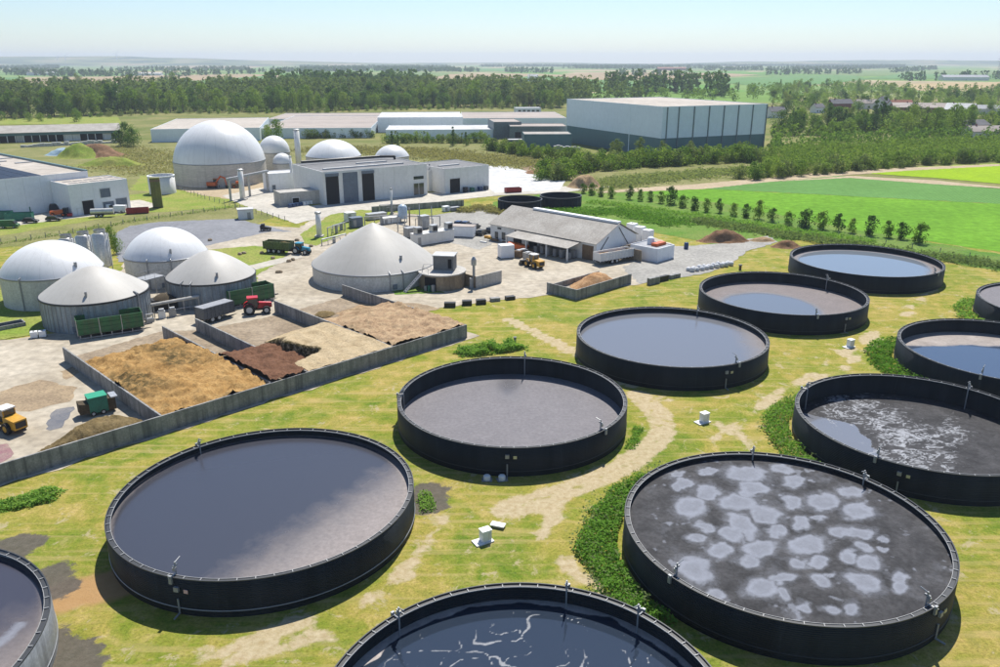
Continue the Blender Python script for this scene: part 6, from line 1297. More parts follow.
# fences along the verge
def fence(label, pts, h=1.5, step=3.5):
    P = [np.array(g(*p)) for p in pts]; t = thing('wire_fence', label, 'fence', (P[0][0], P[0][1], 0), 0); me = MB().box(-0.07, 0.07, -0.07, 0.07, 0, h).mesh('fence_post', M['conc']); W_ = MB()
    for a, b_ in zip(P[:-1], P[1:]):
        d = b_ - a; L = np.hypot(*d); n = int(L / step); o0 = a - P[0]
        for i in range(n + 1): q = o0 + d * i / n; obj('fence_post', me, t, (q[0], q[1], 0))
        for z in (0.5, 0.95, 1.4): MB().tube([(*o0, z), (*(o0 + d), z)], 0.018, 3).build('wire', M['pipe'], t)
fence('wire fence along the yellow green verge behind the left domes', [(-30, 248), (60, 236), (135, 222), (236, 208)])
fence('wire fence from the giant dome down to the hall road', [(172, 187), (205, 199), (235, 208), (285, 221)])
fence('wire fence at the foot of the crop field', [(760, 222), (860, 240), (1000, 262)], 1.2, 6)
# earth mounds
def mound(name, label, px, py, rx, ry, h, mat, seed, rz=0.0, cat='heap'):
    x, y = g(px, py); xs = np.linspace(-rx, rx, 26); ys = np.linspace(-ry, ry, 22)
    zf = lambda X, Y: h * sstep(1.0, 0.15, np.hypot(X / rx, Y / ry) + 0.35 * (vnoise(X / rx * 3 + 9, Y / ry * 3 + 9, seed, 3) - 0.5)) * (0.8 + 0.4 * vnoise(X / rx * 4 + 5, Y / ry * 4, seed + 1, 3)) - 0.05
    o = obj(name, grid_mesh(name, xs, ys, zf, HP[mat] if mat in HP else FM[mat], {'dark': lambda X, Y: 0 * X}), None, (x, y, 0.05), rz); return tag(o, label, cat, 'earth mounds')
mound('earth_mound', 'dark brown earth mound behind the factory roof', 97, 156, 15, 10, 6, 'earth', 3, 0.2); mound('grass_mound', 'green overgrown mound left of the dark brown mound', 80, 157, 12, 10, 6, 'verge', 5); mound('grass_mound', 'low green mound in front of the dark brown mound', 112, 165, 17, 7, 3.4, 'verge', 7)
mound('earth_mound', 'red brown earth mound beside the pale apron', 553, 172, 15, 8, 3.2, 'earth', 9, 0.3); mound('earth_mound', 'tan earth mound at the end of the tree row', 584, 187, 7, 6, 4.5, 'clay', 11); mound('earth_mound', 'dark brown heap left of the farthest large tank', 724, 241, 7.5, 3.6, 2.8, 'earth', 13); mound('earth_mound', 'small dark heap just behind the farthest large tank', 787, 247, 4.5, 2.6, 1.6, 'earth', 17); mound('earth_mound', 'low tan heap between the two dark heaps', 762, 241, 4, 2, 1.0, 'clay', 19)
mound('tarp_heap', 'pale blue tarpaulin heap left of the overgrown mound', 63, 155, 9, 5, 3.5, 'bluetarp', 21)
# ------------------------------------------------------------------ vegetation
def leaf_mat(name, c1, c2, c3):
    m = bpy.data.materials.new(name); m.use_nodes = True; nt = m.node_tree
    for n in list(nt.nodes):
        if n.type != 'OUTPUT_MATERIAL': nt.nodes.remove(n)
    oi = N(nt, 'ShaderNodeObjectInfo').outputs['Random']
    f = math_(nt, 'ADD', math_(nt, 'MULTIPLY', noise(nt, 0.5, 4, 0.75), 0.7), math_(nt, 'MULTIPLY', oi, 0.36))
    col = ramp(nt, f, [(0.30, c1), (0.50, c2), (0.72, c3)])
    d = N(nt, 'ShaderNodeBsdfDiffuse'); tr = N(nt, 'ShaderNodeBsdfTranslucent'); mx = N(nt, 'ShaderNodeMixShader'); mx.inputs[0].default_value = 0.5
    nt.links.new(col, d.inputs[0]); nt.links.new(mix(nt, 1.0, col, (1.0, 1.0, 0.55), 'MULTIPLY'), tr.inputs[0])
    nt.links.new(d.outputs[0], mx.inputs[1]); nt.links.new(tr.outputs[0], mx.inputs[2]); nt.links.new(mx.outputs[0], nt.nodes['Material Output'].inputs[0])
    return m
LM = dict(mid=leaf_mat('mid_green_leaves', (0.095, 0.18, 0.038), (0.15, 0.25, 0.055), (0.235, 0.335, 0.085)),
          dark=leaf_mat('dark_green_leaves', (0.05, 0.11, 0.036), (0.08, 0.155, 0.048), (0.12, 0.20, 0.06)),
          light=leaf_mat('light_green_leaves', (0.13, 0.22, 0.042), (0.19, 0.29, 0.06), (0.27, 0.36, 0.085)),
          olive=leaf_mat('grey_green_leaves', (0.14, 0.20, 0.075), (0.19, 0.25, 0.095), (0.26, 0.31, 0.12)),
          lush=leaf_mat('lush_weeds', (0.11, 0.24, 0.035), (0.165, 0.33, 0.05), (0.24, 0.40, 0.08)),
          dry=leaf_mat('dry_brush_leaves', (0.19, 0.19, 0.075), (0.25, 0.24, 0.10), (0.32, 0.29, 0.135)))
bark = plain('bark', (0.10, 0.08, 0.06), 0.9)
def quads_mesh(name, C, Nn, size, mat, rs):
    """leaf sized quads: centres C, normals Nn"""
    n = len(C); Nn = Nn / np.maximum(np.linalg.norm(Nn, axis=1, keepdims=True), 1e-6)
    a = np.cross(Nn, rs.normal(size=(n, 3))); a /= np.maximum(np.linalg.norm(a, axis=1, keepdims=True), 1e-6); b = np.cross(Nn, a)
    sz = (size * rs.uniform(0.6, 1.25, n) if np.isscalar(size) else size * rs.uniform(0.7, 1.2, n))[:, None]; as_ = rs.uniform(0.5, 0.85, n)[:, None]
    V = np.stack([C - a * sz * 0.5, C + b * sz * as_ * 0.5, C + a * sz * 0.5, C - b * sz * as_ * 0.5], 1).reshape(-1, 3)
    me = bpy.data.meshes.new(name); me.vertices.add(4 * n); me.vertices.foreach_set('co', V.astype(np.float32).ravel())
    me.loops.add(4 * n); me.loops.foreach_set('vertex_index', np.arange(4 * n, dtype=np.int32)); me.polygons.add(n); me.polygons.foreach_set('loop_start', np.arange(0, 4 * n, 4, dtype=np.int32))
    me.update(calc_edges=True); me.materials.append(mat); return me
def crown_pts(kind, h, w_, nl, rs, base=0.25, clumps=26):
    """points and normals of a crown of height h and width w_"""
    z0 = h * base; cen = []; rad = []
    for _ in range(clumps):
        t = rs.rand(); z = z0 + (h - z0) * t
        if kind == 'cone': env = (1 - t) ** 0.85 * 0.95 + 0.05
        elif kind == 'poplar': env = (math.sin(math.pi * min(1, 0.14 + t * 0.80)) ** 0.5)
        else: env = math.sqrt(max(0.03, 1 - (2 * t - 0.92) ** 2 * 0.95))
        a = rs.rand() * 2 * math.pi; q = math.sqrt(rs.rand()) * env * w_ / 2 * 0.82
        cen.append((q * math.cos(a), q * math.sin(a), z)); rad.append(w_ * rs.uniform(0.19, 0.32) * (0.55 + 0.45 * env))
    cen = np.array(cen); rad = np.array(rad); k = rs.randint(0, clumps, nl); d = rs.normal(size=(nl, 3)); d[:, 2] = d[:, 2] * 0.9 + 0.25; d /= np.linalg.norm(d, axis=1, keepdims=True)
    C = cen[k] + d * (rad[k] * rs.uniform(0.7, 1.05, nl))[:, None]; C[:, 2] = np.maximum(C[:, 2], 0.05 * h)
    return C, d + rs.normal(size=(nl, 3)) * 0.45
def trunk_mesh(h, r, rs, base=0.25):
    b = MB(); b.cyl((0, 0), 0, h * 0.62, r, r * 0.45, 7)
    for i in range(4):
        a = rs.rand() * 6.28; z = h * rs.uniform(base, 0.5); q = h * 0.16; b.tube([(0, 0, z), (q * math.cos(a), q * math.sin(a), z + h * 0.2)], r * 0.32, 5)
    return b.mesh('trunk', bark)
TV = {}
def variants(key, kind, h, w_, nl, leaf, mats, base, n=3, clumps=26, tr=0.02):
    out = []
    for i in range(n):
        for mk in mats:
            rs = np.random.RandomState(hash_(key) + 17 * i + len(mk)); C, D = crown_pts(kind, h, w_, nl, rs, base, clumps)
            out.append((quads_mesh('crown', C, D, leaf, LM[mk], rs), trunk_mesh(h, h * tr, rs, base)))
    TV[key] = out
def hash_(s): return sum(ord(c) * (i + 3) for i, c in enumerate(s)) % 9973
variants('poplar', 'poplar', 20, 10.5, 1500, 1.0, ['mid', 'dark', 'olive', 'light'], 0.12, 2)
variants('broad', 'round', 13, 12.5, 1500, 0.85, ['mid', 'dark', 'light'], 0.10, 3)
variants('conifer', 'cone', 16, 6.5, 1000, 0.75, ['dark'], 0.06, 2)
variants('shrub', 'round', 4.2, 4.8, 600, 0.48, ['mid', 'light', 'olive'], 0.02, 3, 16)
variants('sapling', 'round', 4.6, 3.6, 900, 0.42, ['dark', 'mid'], 0.05, 4, 22, 0.014)
def plant(key, name, label, cat, x, y, sc_, rnd, group, z=-0.03, idx=None):
    cr, tk = TV[key][rnd.randrange(len(TV[key])) if idx is None else idx % len(TV[key])]
    t = thing(name, label, cat, (x, y, z), rnd.uniform(0, 6.28), group); t.scale = (sc_ * rnd.uniform(0.88, 1.12), sc_ * rnd.uniform(0.88, 1.12), sc_ * rnd.uniform(0.9, 1.1))
    obj('crown', cr, t); obj('trunk', tk, t); return t
rnd = random.Random(21)
# young tree row along the crop field
ROW = [(583, 193.5), (592, 195), (601, 196.5), (611.5, 198), (629.5, 199.5), (640.5, 201), (650, 201.5), (660.5, 203.5), (670.5, 204.5), (682.5, 207.5), (694.5, 210), (706, 212), (719, 213), (733, 216), (746, 217.5), (759, 219.5), (772, 222), (788, 226), (805, 228.5), (822, 229.5), (838, 231.5), (852, 233), (870, 235.5), (886, 237.5), (901, 239), (919, 243.5)]
for i, (px, py) in enumerate(ROW):
    x, y = g(px, py); big = i in (18, 19, 22, 25, 8, 15)
    plant('sapling', 'young_tree', 'young tree number %s counted from the tan mound in the row along the crop field' % ['one', 'two', 'three', 'four', 'five', 'six', 'seven', 'eight', 'nine', 'ten', 'eleven', 'twelve', 'thirteen', 'fourteen', 'fifteen', 'sixteen', 'seventeen', 'eighteen', 'nineteen', 'twenty', 'twenty-one', 'twenty-two', 'twenty-three', 'twenty-four', 'twenty-five', 'twenty-six'][i], 'tree', x, y, 1.15 if big else rnd.uniform(0.72, 1.0), rnd, 'young trees along the crop field', 0.03, i * 3)
# wood belt behind the warehouses
def scatter_belt(base, rows, step, drow, key_fn, label, group, sc0, maxn=300, name='poplar_tree', cat='tree'):
    P = [np.array(g(*p)) for p in base]; seg = [np.hypot(*(b - a)) for a, b in zip(P[:-1], P[1:])]; tot = sum(seg); n = 0
    for r_ in range(rows):
        s = rnd.uniform(0, step)
        while s < tot and n < maxn:
            q = s; i = 0
            while q > seg[i]: q -= seg[i]; i += 1
            p = P[i] + (P[i + 1] - P[i]) * q / seg[i] + np.array([rnd.uniform(-2, 2), r_ * drow + rnd.uniform(-0.4, 0.4) * drow])
            plant(key_fn(r_, p), name, label, cat, p[0], p[1], sc0 * rnd.uniform(0.62, 1.22), rnd, group); n += 1; s += step * rnd.uniform(0.75, 1.3)
scatter_belt([(-30, 119.5), (60, 117), (118, 114), (170, 112), (262, 112), (330, 111), (372, 108.5), (470, 107.5), (560, 108)], 4, 8.4, 12, lambda r_, p: 'broad' if rnd.random() < 0.4 else 'poplar', 'leafy tree in the dense wood belt behind the warehouses', 'trees of the wood belt', 1.0, 300)
scatter_belt([(-30, 121.5), (60, 118.5), (120, 116), (175, 113.5), (262, 113.5), (330, 112.6), (372, 110.5), (470, 109), (560, 109)], 1, 9, 5, lambda r_, p: 'shrub', 'bushy shrub along the front edge of the wood belt', 'shrubs edging the wood belt', 1.25, 120, 'shrub', 'shrub')
def canopy(name, label, polys, density, key, sc0, seed, leafs=70, leaf=2.2, mats='mid', hmin=0.8):
    """a far wood that reads as one mass: many small crowns in one object"""
    rs = np.random.RandomState(seed); CC = []; DD = []; h, w_, kind = dict(poplar=(22, 9, 'poplar'), broad=(12, 11, 'round'), shrub=(4, 4.6, 'round'))[key]
    for poly in polys:
        W = G(*poly); xs = [p[0] for p in W]; ys = [p[1] for p in W]; area = abs(sum(W[i][0] * W[(i + 1) % len(W)][1] - W[(i + 1) % len(W)][0] * W[i][1] for i in range(len(W)))) / 2
        m = int(area * density); got = 0; tries = 0
        while got < m and tries < m * 12:
            tries += 1; x = rs.uniform(min(xs), max(xs)); y = rs.uniform(min(ys), max(ys))
            if not pip(np.array([x]), np.array([y]), W)[0]: continue
            if name == 'village_trees':
                q = proj([(x, y, 0)])[0]
                if blocks_house(q[0], q[1]): continue
            k = sc0 * rs.uniform(hmin, 1.2); C, D = crown_pts(kind, h * k, w_ * k, leafs, rs, 0.05, 9); CC.append(C + np.array([x, y, 0])); DD.append(D); got += 1
    me = quads_mesh(name, np.concatenate(CC), np.concatenate(DD), leaf * sc0, LM[mats], rs); o = obj(name, me); o['label'] = label; return stuff(o)
canopy('far_wood', 'mass of tree crowns filling the wood belt behind its front trees', [[(-40, 110), (60, 108.5), (180, 106), (262, 105.5), (372, 104), (372, 97), (262, 96), (150, 99), (-40, 101)], [(372, 104), (470, 103.5), (560, 104), (650, 100), (560, 95), (480, 92.5), (420, 95), (372, 97)]], 0.0075, 'poplar', 1.05, 4, 90, 2.6, 'olive')
canopy('far_wood', 'darker second belt of woods beyond the first wood', [[(265, 92), (300, 90), (380, 88.5), (430, 89), (430, 92), (330, 96), (268, 97)], [(605, 92), (650, 91), (698, 91.5), (698, 94), (610, 95)], [(702, 95), (728, 94), (730, 97.5), (702, 98)]], 0.0045, 'poplar', 1.25, 5, 90, 3.2, 'dark')
canopy('far_wood', 'scattered far tree lines across the plain', [[(0, 75), (40, 74.5), (80, 74.5), (130, 75.5), (180, 75.5), (255, 73.2), (255, 74), (180, 76.5), (60, 77)], [(250, 72), (350, 70), (420, 70), (480, 71), (480, 72.2), (350, 71.5), (252, 73)], [(505, 71.5), (553, 72.3), (553, 73.4), (505, 72.6)], [(560, 68.5), (600, 67.8), (680, 68.5), (720, 68), (720, 68.9), (600, 69.2)],
    [(800, 69), (830, 68.5), (870, 67.5), (905, 66.8), (905, 67.8), (870, 69), (800, 70)], [(888, 72), (935, 68.5), (938, 69.5), (895, 73.5)], [(705, 70), (800, 69.5), (800, 70.3), (705, 70.8)], [(0, 68), (60, 67.5), (60, 68.5), (0, 69)], [(100, 71), (180, 70), (250, 69.5), (250, 70.3), (180, 71)], [(300, 68.2), (450, 67.6), (450, 68.3), (300, 69)], [(620, 74.5), (690, 75.5), (690, 76.5), (620, 75.3)], [(760, 74), (860, 73), (860, 74), (760, 75)], [(900, 80), (1000, 78), (1000, 79.5), (900, 81.5)], [(480, 66.5), (700, 66), (900, 65.6), (900, 66.1), (700, 66.6), (480, 67)], [(0, 72), (70, 71.3), (70, 72.3), (0, 73)]], 0.0006, 'broad', 1.5, 6, 26, 5.0, 'dark')
# left village and meadow trees
VL = []
for i in range(150):
    px = rnd.uniform(-10, 262); py = rnd.uniform(86, 107) if px < 150 else rnd.uniform(84, 95)
    x, y = g(px, py); plant('broad' if rnd.random() < 0.75 else 'poplar', 'broadleaf_tree', 'rounded tree among the scattered houses left of the wood', 'tree', x, y, rnd.uniform(0.75, 1.35), rnd, 'trees around the left village')
for px, py, s_ in [(128, 146, 1.15), (134, 147, 0.85), (121, 146, 0.8)]:
    x, y = g(px, py); plant('broad', 'big_bush', ['large dark bush at the corner of the white warehouse', 'smaller bush right of the large bush by the warehouse', 'smaller bush left of the large bush by the warehouse'][[128, 134, 121].index(px)], 'bush', x, y, s_ * 0.85, rnd, None, idx=1)
for px, py, s_, lab in [(277, 141, 0.85, 'round light bush behind the small gas dome'), (268, 139, 0.6, 'low bush left of the round light bush'), (77, 122, 0.75, 'round bush on the meadow behind the open shed'), (30, 121.5, 0.5, 'small bush on the meadow at the far left'), (41, 121.5, 0.5, 'second small bush on the meadow at the far left'), (232, 136, 0.5, 'bush peeking over the giant dome shoulder'), (112, 247, 0.35, 'thin yellow green birch beside the steel silos'), (117, 254, 0.28, 'small shrub right of the steel silos')]:
    x, y = g(px, py); plant('broad', 'bush', lab, 'bush', x, y, s_, rnd, None, idx=2)
# right village trees
kinds = ['broad', 'broad', 'broad', 'poplar', 'conifer']
HOUSES_PX = [(778, 118), (842, 110), (869, 109), (888, 110), (903, 111), (925, 116), (940, 116), (957, 117), (984, 114), (976, 132), (990, 138), (820, 113)]
def blocks_house(px, py): return any(abs(px - hx) < 11 and 0 < py - hy < 11 for hx, hy in HOUSES_PX)
for i in range(280):
    py = 88 + 49 * rnd.random() ** 1.25; px = rnd.uniform(772 if py > 96 else 735, 1010)
    if 815 < px < 1000 and 108 < py < 122 and rnd.random() < 0.35: continue
    if (px > 895 and py < 93) or blocks_house(px, py): continue
    x, y = g(px, py); k = rnd.choice(kinds); plant(k, {'broad': 'broadleaf_tree', 'poplar': 'tall_tree', 'conifer': 'conifer_tree'}[k], {'broad': 'rounded leafy tree in the village right of the tall warehouse', 'poplar': 'tall slender tree in the village right of the tall warehouse', 'conifer': 'dark pointed conifer in the village right of the tall warehouse'}[k], 'tree', x, y, rnd.uniform(0.7, 1.2) * (0.9 if k == 'broad' else 0.75), rnd, 'village trees on the right')
for px, py, s_, k, lab in [(827, 132, 1.25, 'conifer', 'big dark conifer in front of the village, left one'), (862, 132, 1.0, 'broad', 'grey green round tree left of the conifer pair'), (873, 131, 1.3, 'conifer', 'left one of a pair of dark conifers in the village'), (881, 131.5, 1.25, 'conifer', 'right one of a pair of dark conifers in the village'), (910, 133, 1.25, 'broad', 'broad green tree left of the twin bright trees'), (934, 135, 1.3, 'broad', 'bright green broad tree at the village front'), (952, 135, 1.25, 'broad', 'second bright green broad tree at the village front'), (800, 128, 1.0, 'broad', 'yellow green tree near the warehouse corner')]:
    x, y = g(px, py); plant(k, 'village_tree', lab, 'tree', x, y, s_, rnd, None, idx=2 if 'bright' in lab or 'yellow' in lab else 0)
# hedges
def hedge(label_i, label_m, pts, n, width, sc0, grp, jitter=1.0):
    P = [np.array(g(*p)) for p in pts]; seg = [np.hypot(*(b - a)) for a, b in zip(P[:-1], P[1:])]; tot = sum(seg)
    for j in range(n):
        q = tot * (j + rnd.random()) / n; i = 0
        while q > seg[i] and i < len(seg) - 1: q -= seg[i]; i += 1
        d = (P[i + 1] - P[i]) / seg[i]; p = P[i] + d * q + np.array([-d[1], d[0]]) * rnd.uniform(0, width)
        plant('shrub', 'hedge_shrub', label_i, 'shrub', p[0], p[1], sc0 * rnd.uniform(0.7, 1.35), rnd, grp)
hedge('shrub in the hedge running along the foot of the tall warehouse', '', [(563, 182), (590, 173), (640, 168.5), (700, 165), (748, 163), (775, 160)], 115, 15, 1.3, 'hedge along the tall warehouse')
for px, py in [(612, 160), (617, 161), (640, 160), (662, 162), (690, 162), (700, 162), (738, 159), (601, 166)]:
    x, y = g(px, py); plant('poplar', 'hedge_tree', 'pale slender tree rising from the hedge before the tall warehouse', 'tree', x, y, rnd.uniform(0.38, 0.5), rnd, 'slender trees in the warehouse hedge', idx=2)
hedge('shrub in the hedge strip behind the annex and earth mound', '', [(484, 150), (515, 155), (545, 160), (580, 162)], 40, 6, 1.1, 'hedge behind the annex')
hedge('shrub in the broken hedge before the white roofed warehouse', '', [(386, 144), (420, 143), (455, 143.5), (492, 143)], 32, 5, 1.05, 'hedge before the white roofs')
hedge('shrub in the trimmed hedge under the pale blue warehouse', '', [(305, 139), (340, 138), (374, 138)], 24, 3, 0.9, 'trimmed hedge')
for px, py, s_ in [(392, 147, 0.55), (453, 146, 0.6), (466, 146, 0.5), (398, 146, 0.45)]:
    x, y = g(px, py); plant('conifer', 'hedge_conifer', 'dark pointed conifer in the broken hedge behind the hall', 'tree', x, y, s_, rnd, 'conifers behind the hall')
hedge('front shrub of the young plantation above the sandy track', '', [(749, 181), (790, 177.5), (850, 172), (920, 166.5), (1010, 162)], 85, 9, 1.15, 'front shrubs of the plantation')
canopy('young_plantation', 'dense band of young shrubs filling the slope below the village', [[(757, 176), (790, 174), (850, 169), (920, 164), (1040, 158), (1040, 141), (960, 143), (880, 146), (800, 150), (768, 155)]], 0.085, 'shrub', 1.0, 8, 60, 0.8, 'light')
canopy('young_plantation', 'darker thicket between plantation and village', [[(768, 155), (800, 150), (880, 146), (960, 143), (1040, 141), (1040, 136), (900, 138), (775, 143)]], 0.022, 'shrub', 1.5, 9, 42, 1.0, 'mid')
canopy('hedge_fill', 'dense inner foliage of the hedges along the warehouses', [[(566, 180), (592, 172.5), (640, 168), (700, 164.5), (748, 162.5), (772, 159.5), (772, 156), (740, 158.5), (690, 160), (640, 162), (590, 167), (566, 174)], [(484, 150), (515, 155), (545, 160), (580, 162), (580, 160), (545, 157.5), (515, 152.5), (486, 148)]], 0.07, 'shrub', 1.15, 14, 70, 0.7, 'light')
canopy('village_trees', 'mass of garden trees filling the gaps of the right village', [[(772, 136), (1030, 133), (1030, 97), (900, 95), (880, 91), (790, 92), (772, 100)]], 0.0012, 'broad', 0.8, 15, 110, 1.7, 'mid')
canopy('far_wood', 'hazy woods beyond the right village', [[(735, 100), (770, 101), (800, 95), (880, 93), (900, 96), (1030, 98), (1030, 94.5), (900, 92), (860, 86), (800, 87), (740, 93)], [(600, 99), (735, 103), (735, 97), (650, 96)]], 0.0014, 'broad', 1.0, 25, 80, 2.2, 'mid')
canopy('village_trees', 'paler bushes between the garden trees of the right village', [[(772, 139), (1030, 136), (1030, 122), (772, 122)]], 0.004, 'shrub', 1.6, 16, 60, 1.3, 'light')
# weeds and brush: ground cover
def cover(name, label, fn, n, bounds, mat, size, hgt, seed, z=0.0):
    rs = np.random.RandomState(seed); x = rs.uniform(bounds[0], bounds[1], n * 6); y = rs.uniform(bounds[2], bounds[3], n * 6); k = fn(x, y); keep = rs.rand(len(x)) < k; x, y = x[keep][:n], y[keep][:n]; kk = k[keep][:n]
    hh_ = hgt * (0.15 + 1.1 * vnoise(x * 0.7, y * 0.7, seed, 4)) * np.clip(kk * 1.4, 0.25, 1); C = np.stack([x, y, z + hh_ * rs.uniform(0.15, 1.0, len(x))], 1); D = rs.normal(size=(len(x), 3)) * 0.55 + np.array([0, 0, 1.1])
    o = obj(name, quads_mesh(name, C, D, size, LM[mat], rs)); o['label'] = label; return stuff(o)
def arc(cx, cy, r0, r1, a0, a1, seed):
    def fn(x, y):
        a = np.degrees(np.arctan2(y - cy, x - cx)) % 360; d = np.hypot(x - cx, y - cy); w_ = sstep(a0, a0 + 14, a) * sstep(a1, a1 - 14, a); n = vnoise(x * 0.4, y * 0.4, seed, 2)
        return (d > r0) * sstep(r1 + 0.6, r1 - 0.7, d + (1 - w_) * (r1 - r0) * 1.1 + (n - 0.5) * 1.6) * (w_ > 0)
    return fn
cover('tall_weeds', 'tall green nettles round the far left side of the foam dotted tank', arc(27.04, 67.0, 15.5, 19.0, 95, 222, 1), 14000, (5, 28, 50, 88), 'lush', 0.30, 1.3, 1)
cover('tall_weeds', 'green weeds along the far rim of the nearest tank', arc(1.7, 43.3, 15.0, 16.8, 60, 185, 2), 4200, (-18, 14, 38, 62), 'lush', 0.32, 0.9, 2)
cover('tall_weeds', 'green weeds at the left foot of the black crusted tank', arc(52.4, 91.1, 15.3, 18.2, 110, 215, 3), 8000, (30, 55, 75, 112), 'lush', 0.32, 1.2, 3)
cover('tall_weeds', 'green weeds left of the blue water tank at the right edge', arc(78.0, 116.5, 15.5, 19.2, 120, 215, 4), 5200, (56, 82, 98, 138), 'lush', 0.45, 1.4, 4)
cover('tall_weeds', 'green weeds left of the grey tank at the right edge', arc(104.6, 141.0, 15.5, 18.5, 120, 220, 5), 3500, (84, 106, 125, 162), 'lush', 0.45, 1.2, 5)
def blob(pts, r, seed):
    P = G(*pts)
    def fn(x, y): return sstep(r, r * 0.4, pdist(x, y, P) + (vnoise(x * 0.6, y * 0.6, seed, 2) - 0.5) * r)
    return fn
def bcover(label, pts, r, n, mat, size, h, seed, name='tall_weeds'):
    P = G(*pts); xs = [p[0] for p in P]; ys = [p[1] for p in P]; cover(name, label, blob(pts, r, seed), n, (min(xs) - r - 2, max(xs) + r + 2, min(ys) - r - 2, max(ys) + r + 2), mat, size, h, seed)
cover('tall_weeds', 'pale seeding stems among the nettles round the foam dotted tank', arc(27.04, 67.0, 15.7, 19.6, 100, 218, 6), 1500, (5, 28, 50, 88), 'olive', 0.30, 1.9, 41)
cover('tall_weeds', 'pale stems among the weeds of the black crusted tank', arc(52.4, 91.1, 15.4, 18.6, 112, 212, 7), 900, (30, 55, 75, 112), 'olive', 0.32, 1.7, 43)
bcover('dense green weed clump behind the grey crusted tank', [(470, 352), (492, 350), (515, 348)], 2.6, 3500, 'lush', 0.4, 1.5, 11)
bcover('green weed clump below the long wall at the left edge', [(-15, 513), (10, 506), (45, 497)], 2.0, 3500, 'lush', 0.3, 1.0, 12)
bcover('short green weeds along the right side of the grey crusted tank', [(638, 430), (630, 448)], 0.9, 900, 'lush', 0.25, 0.5, 13)
bcover('short green weeds at the foot of the smooth dark tank', [(425, 497), (430, 508)], 1.2, 900, 'lush', 0.25, 0.6, 14)
bcover('weeds around the left service box', [(493, 537)], 1.2, 700, 'lush', 0.2, 0.35, 15)
bcover('overgrown brush strip behind the farthest tanks', [(700, 222), (760, 232), (830, 243), (900, 253), (1010, 268)], 5.5, 12000, 'olive', 0.55, 1.6, 16, 'brush')
bcover('green brush strip under the young tree row', [(600, 203), (680, 214), (760, 226), (860, 241)], 5.0, 9000, 'lush', 0.55, 1.1, 17, 'brush')
bcover('dusty brush on the bank left of the small black tanks', [(464, 212), (482, 208), (500, 214)], 3.5, 3500, 'dry', 0.5, 1.6, 18, 'brush')
bcover('lush weeds between the shed and the small black tanks', [(560, 212), (620, 212), (670, 222)], 9, 9000, 'lush', 0.55, 0.9, 19, 'brush')
bcover('dry brush covering the meadow between hall and hedge', [(330, 150), (420, 152), (480, 160), (520, 163)], 26, 16000, 'dry', 0.85, 1.2, 20, 'brush')
bcover('dry brush covering the meadow below the warehouse hedge', [(610, 184), (660, 178), (720, 173), (752, 171)], 14, 12000, 'olive', 0.8, 1.6, 22, 'brush')
bcover('rough grass on the meadow between factory and giant dome', [(130, 165), (165, 170), (150, 156), (110, 150)], 24, 9000, 'dry', 0.8, 0.9, 23, 'brush')
bcover('weeds along the fence on the yellow green verge', [(-20, 247), (60, 235), (135, 221), (236, 207)], 1.8, 5000, 'light', 0.4, 0.8, 24, 'brush')
# fine grass relief in the foreground
def fg(x, y):
    k = np.ones(x.shape)
    for T in TANKS: k *= (np.hypot(x - T[0], y - T[1]) > T[2] + 0.35)
    s_, t_ = toST(x, y); k *= ~((t_ > 97.3) & (s_ < 90.5)); k *= (dirt_a(x, y) < 0.35) & (path_a(x, y) < 0.3) & (soil_a(x, y) < 0.4)
    return k * sstep(0.40, 0.62, vnoise(x * 0.22, y * 0.22, 33, 3))

# ------------------------------------------------------------------ far houses
def house(label, px, py, w_, d_, h, rh, rz, wall, roof, name='house', windows=3, group='far village houses', cat='house'):
    x, y = g(px, py); t = thing(name, label, cat, (x, y, -0.03), R(rz), group)
    b = MB(); b.add([(-w_ / 2, 0, 0), (w_ / 2, 0, 0), (w_ / 2, d_, 0), (-w_ / 2, d_, 0), (-w_ / 2, 0, h), (w_ / 2, 0, h), (w_ / 2, d_, h), (-w_ / 2, d_, h), (-w_ / 2, d_ / 2, h + rh - 0.2), (w_ / 2, d_ / 2, h + rh - 0.2)],
                    [(0, 1, 5, 4), (1, 2, 6, 9, 5), (2, 3, 7, 6), (3, 0, 4, 8, 7), (4, 5, 9, 8), (6, 7, 8, 9)]); b.build('walls', M[wall], t)
    e = 0.5; b = MB(); b.add([(-w_ / 2 - e, -e, h - 0.2), (w_ / 2 + e, -e, h - 0.2), (w_ / 2 + e, d_ / 2, h + rh), (-w_ / 2 - e, d_ / 2, h + rh), (w_ / 2 + e, d_ + e, h - 0.2), (-w_ / 2 - e, d_ + e, h - 0.2), (-w_ / 2 - e, d_ / 2, h + rh + 0.25), (w_ / 2 + e, d_ / 2, h + rh + 0.25), (-w_ / 2 - e, -e, h + 0.05), (w_ / 2 + e, -e, h + 0.05), (w_ / 2 + e, d_ + e, h + 0.05), (-w_ / 2 - e, d_ + e, h + 0.05)],
                                [(8, 9, 7, 6), (6, 7, 10, 11), (0, 1, 9, 8), (4, 5, 11, 10), (0, 3, 2, 1), (3, 5, 4, 2), (0, 8, 6, 11, 5, 3), (1, 2, 4, 10, 7, 9)]); rf = b.build('roof', M[roof], t)
    if cat == 'house': MB().box(-w_ * 0.3, -w_ * 0.3 + 0.8, d_ / 2 - 0.4, d_ / 2 + 0.4, h + rh - 0.4, h + rh + 1.2).build('chimney', M['brick'], rf)
    me = MB().box(-0.6, 0.6, -0.06, 0.05, 0, 1.4).mesh('window', M['glass'])
    for i in range(windows): obj('window', me, t, (-w_ / 2 + (i + 0.7) * w_ / (windows + 0.4), 0, 1.0))
    return t
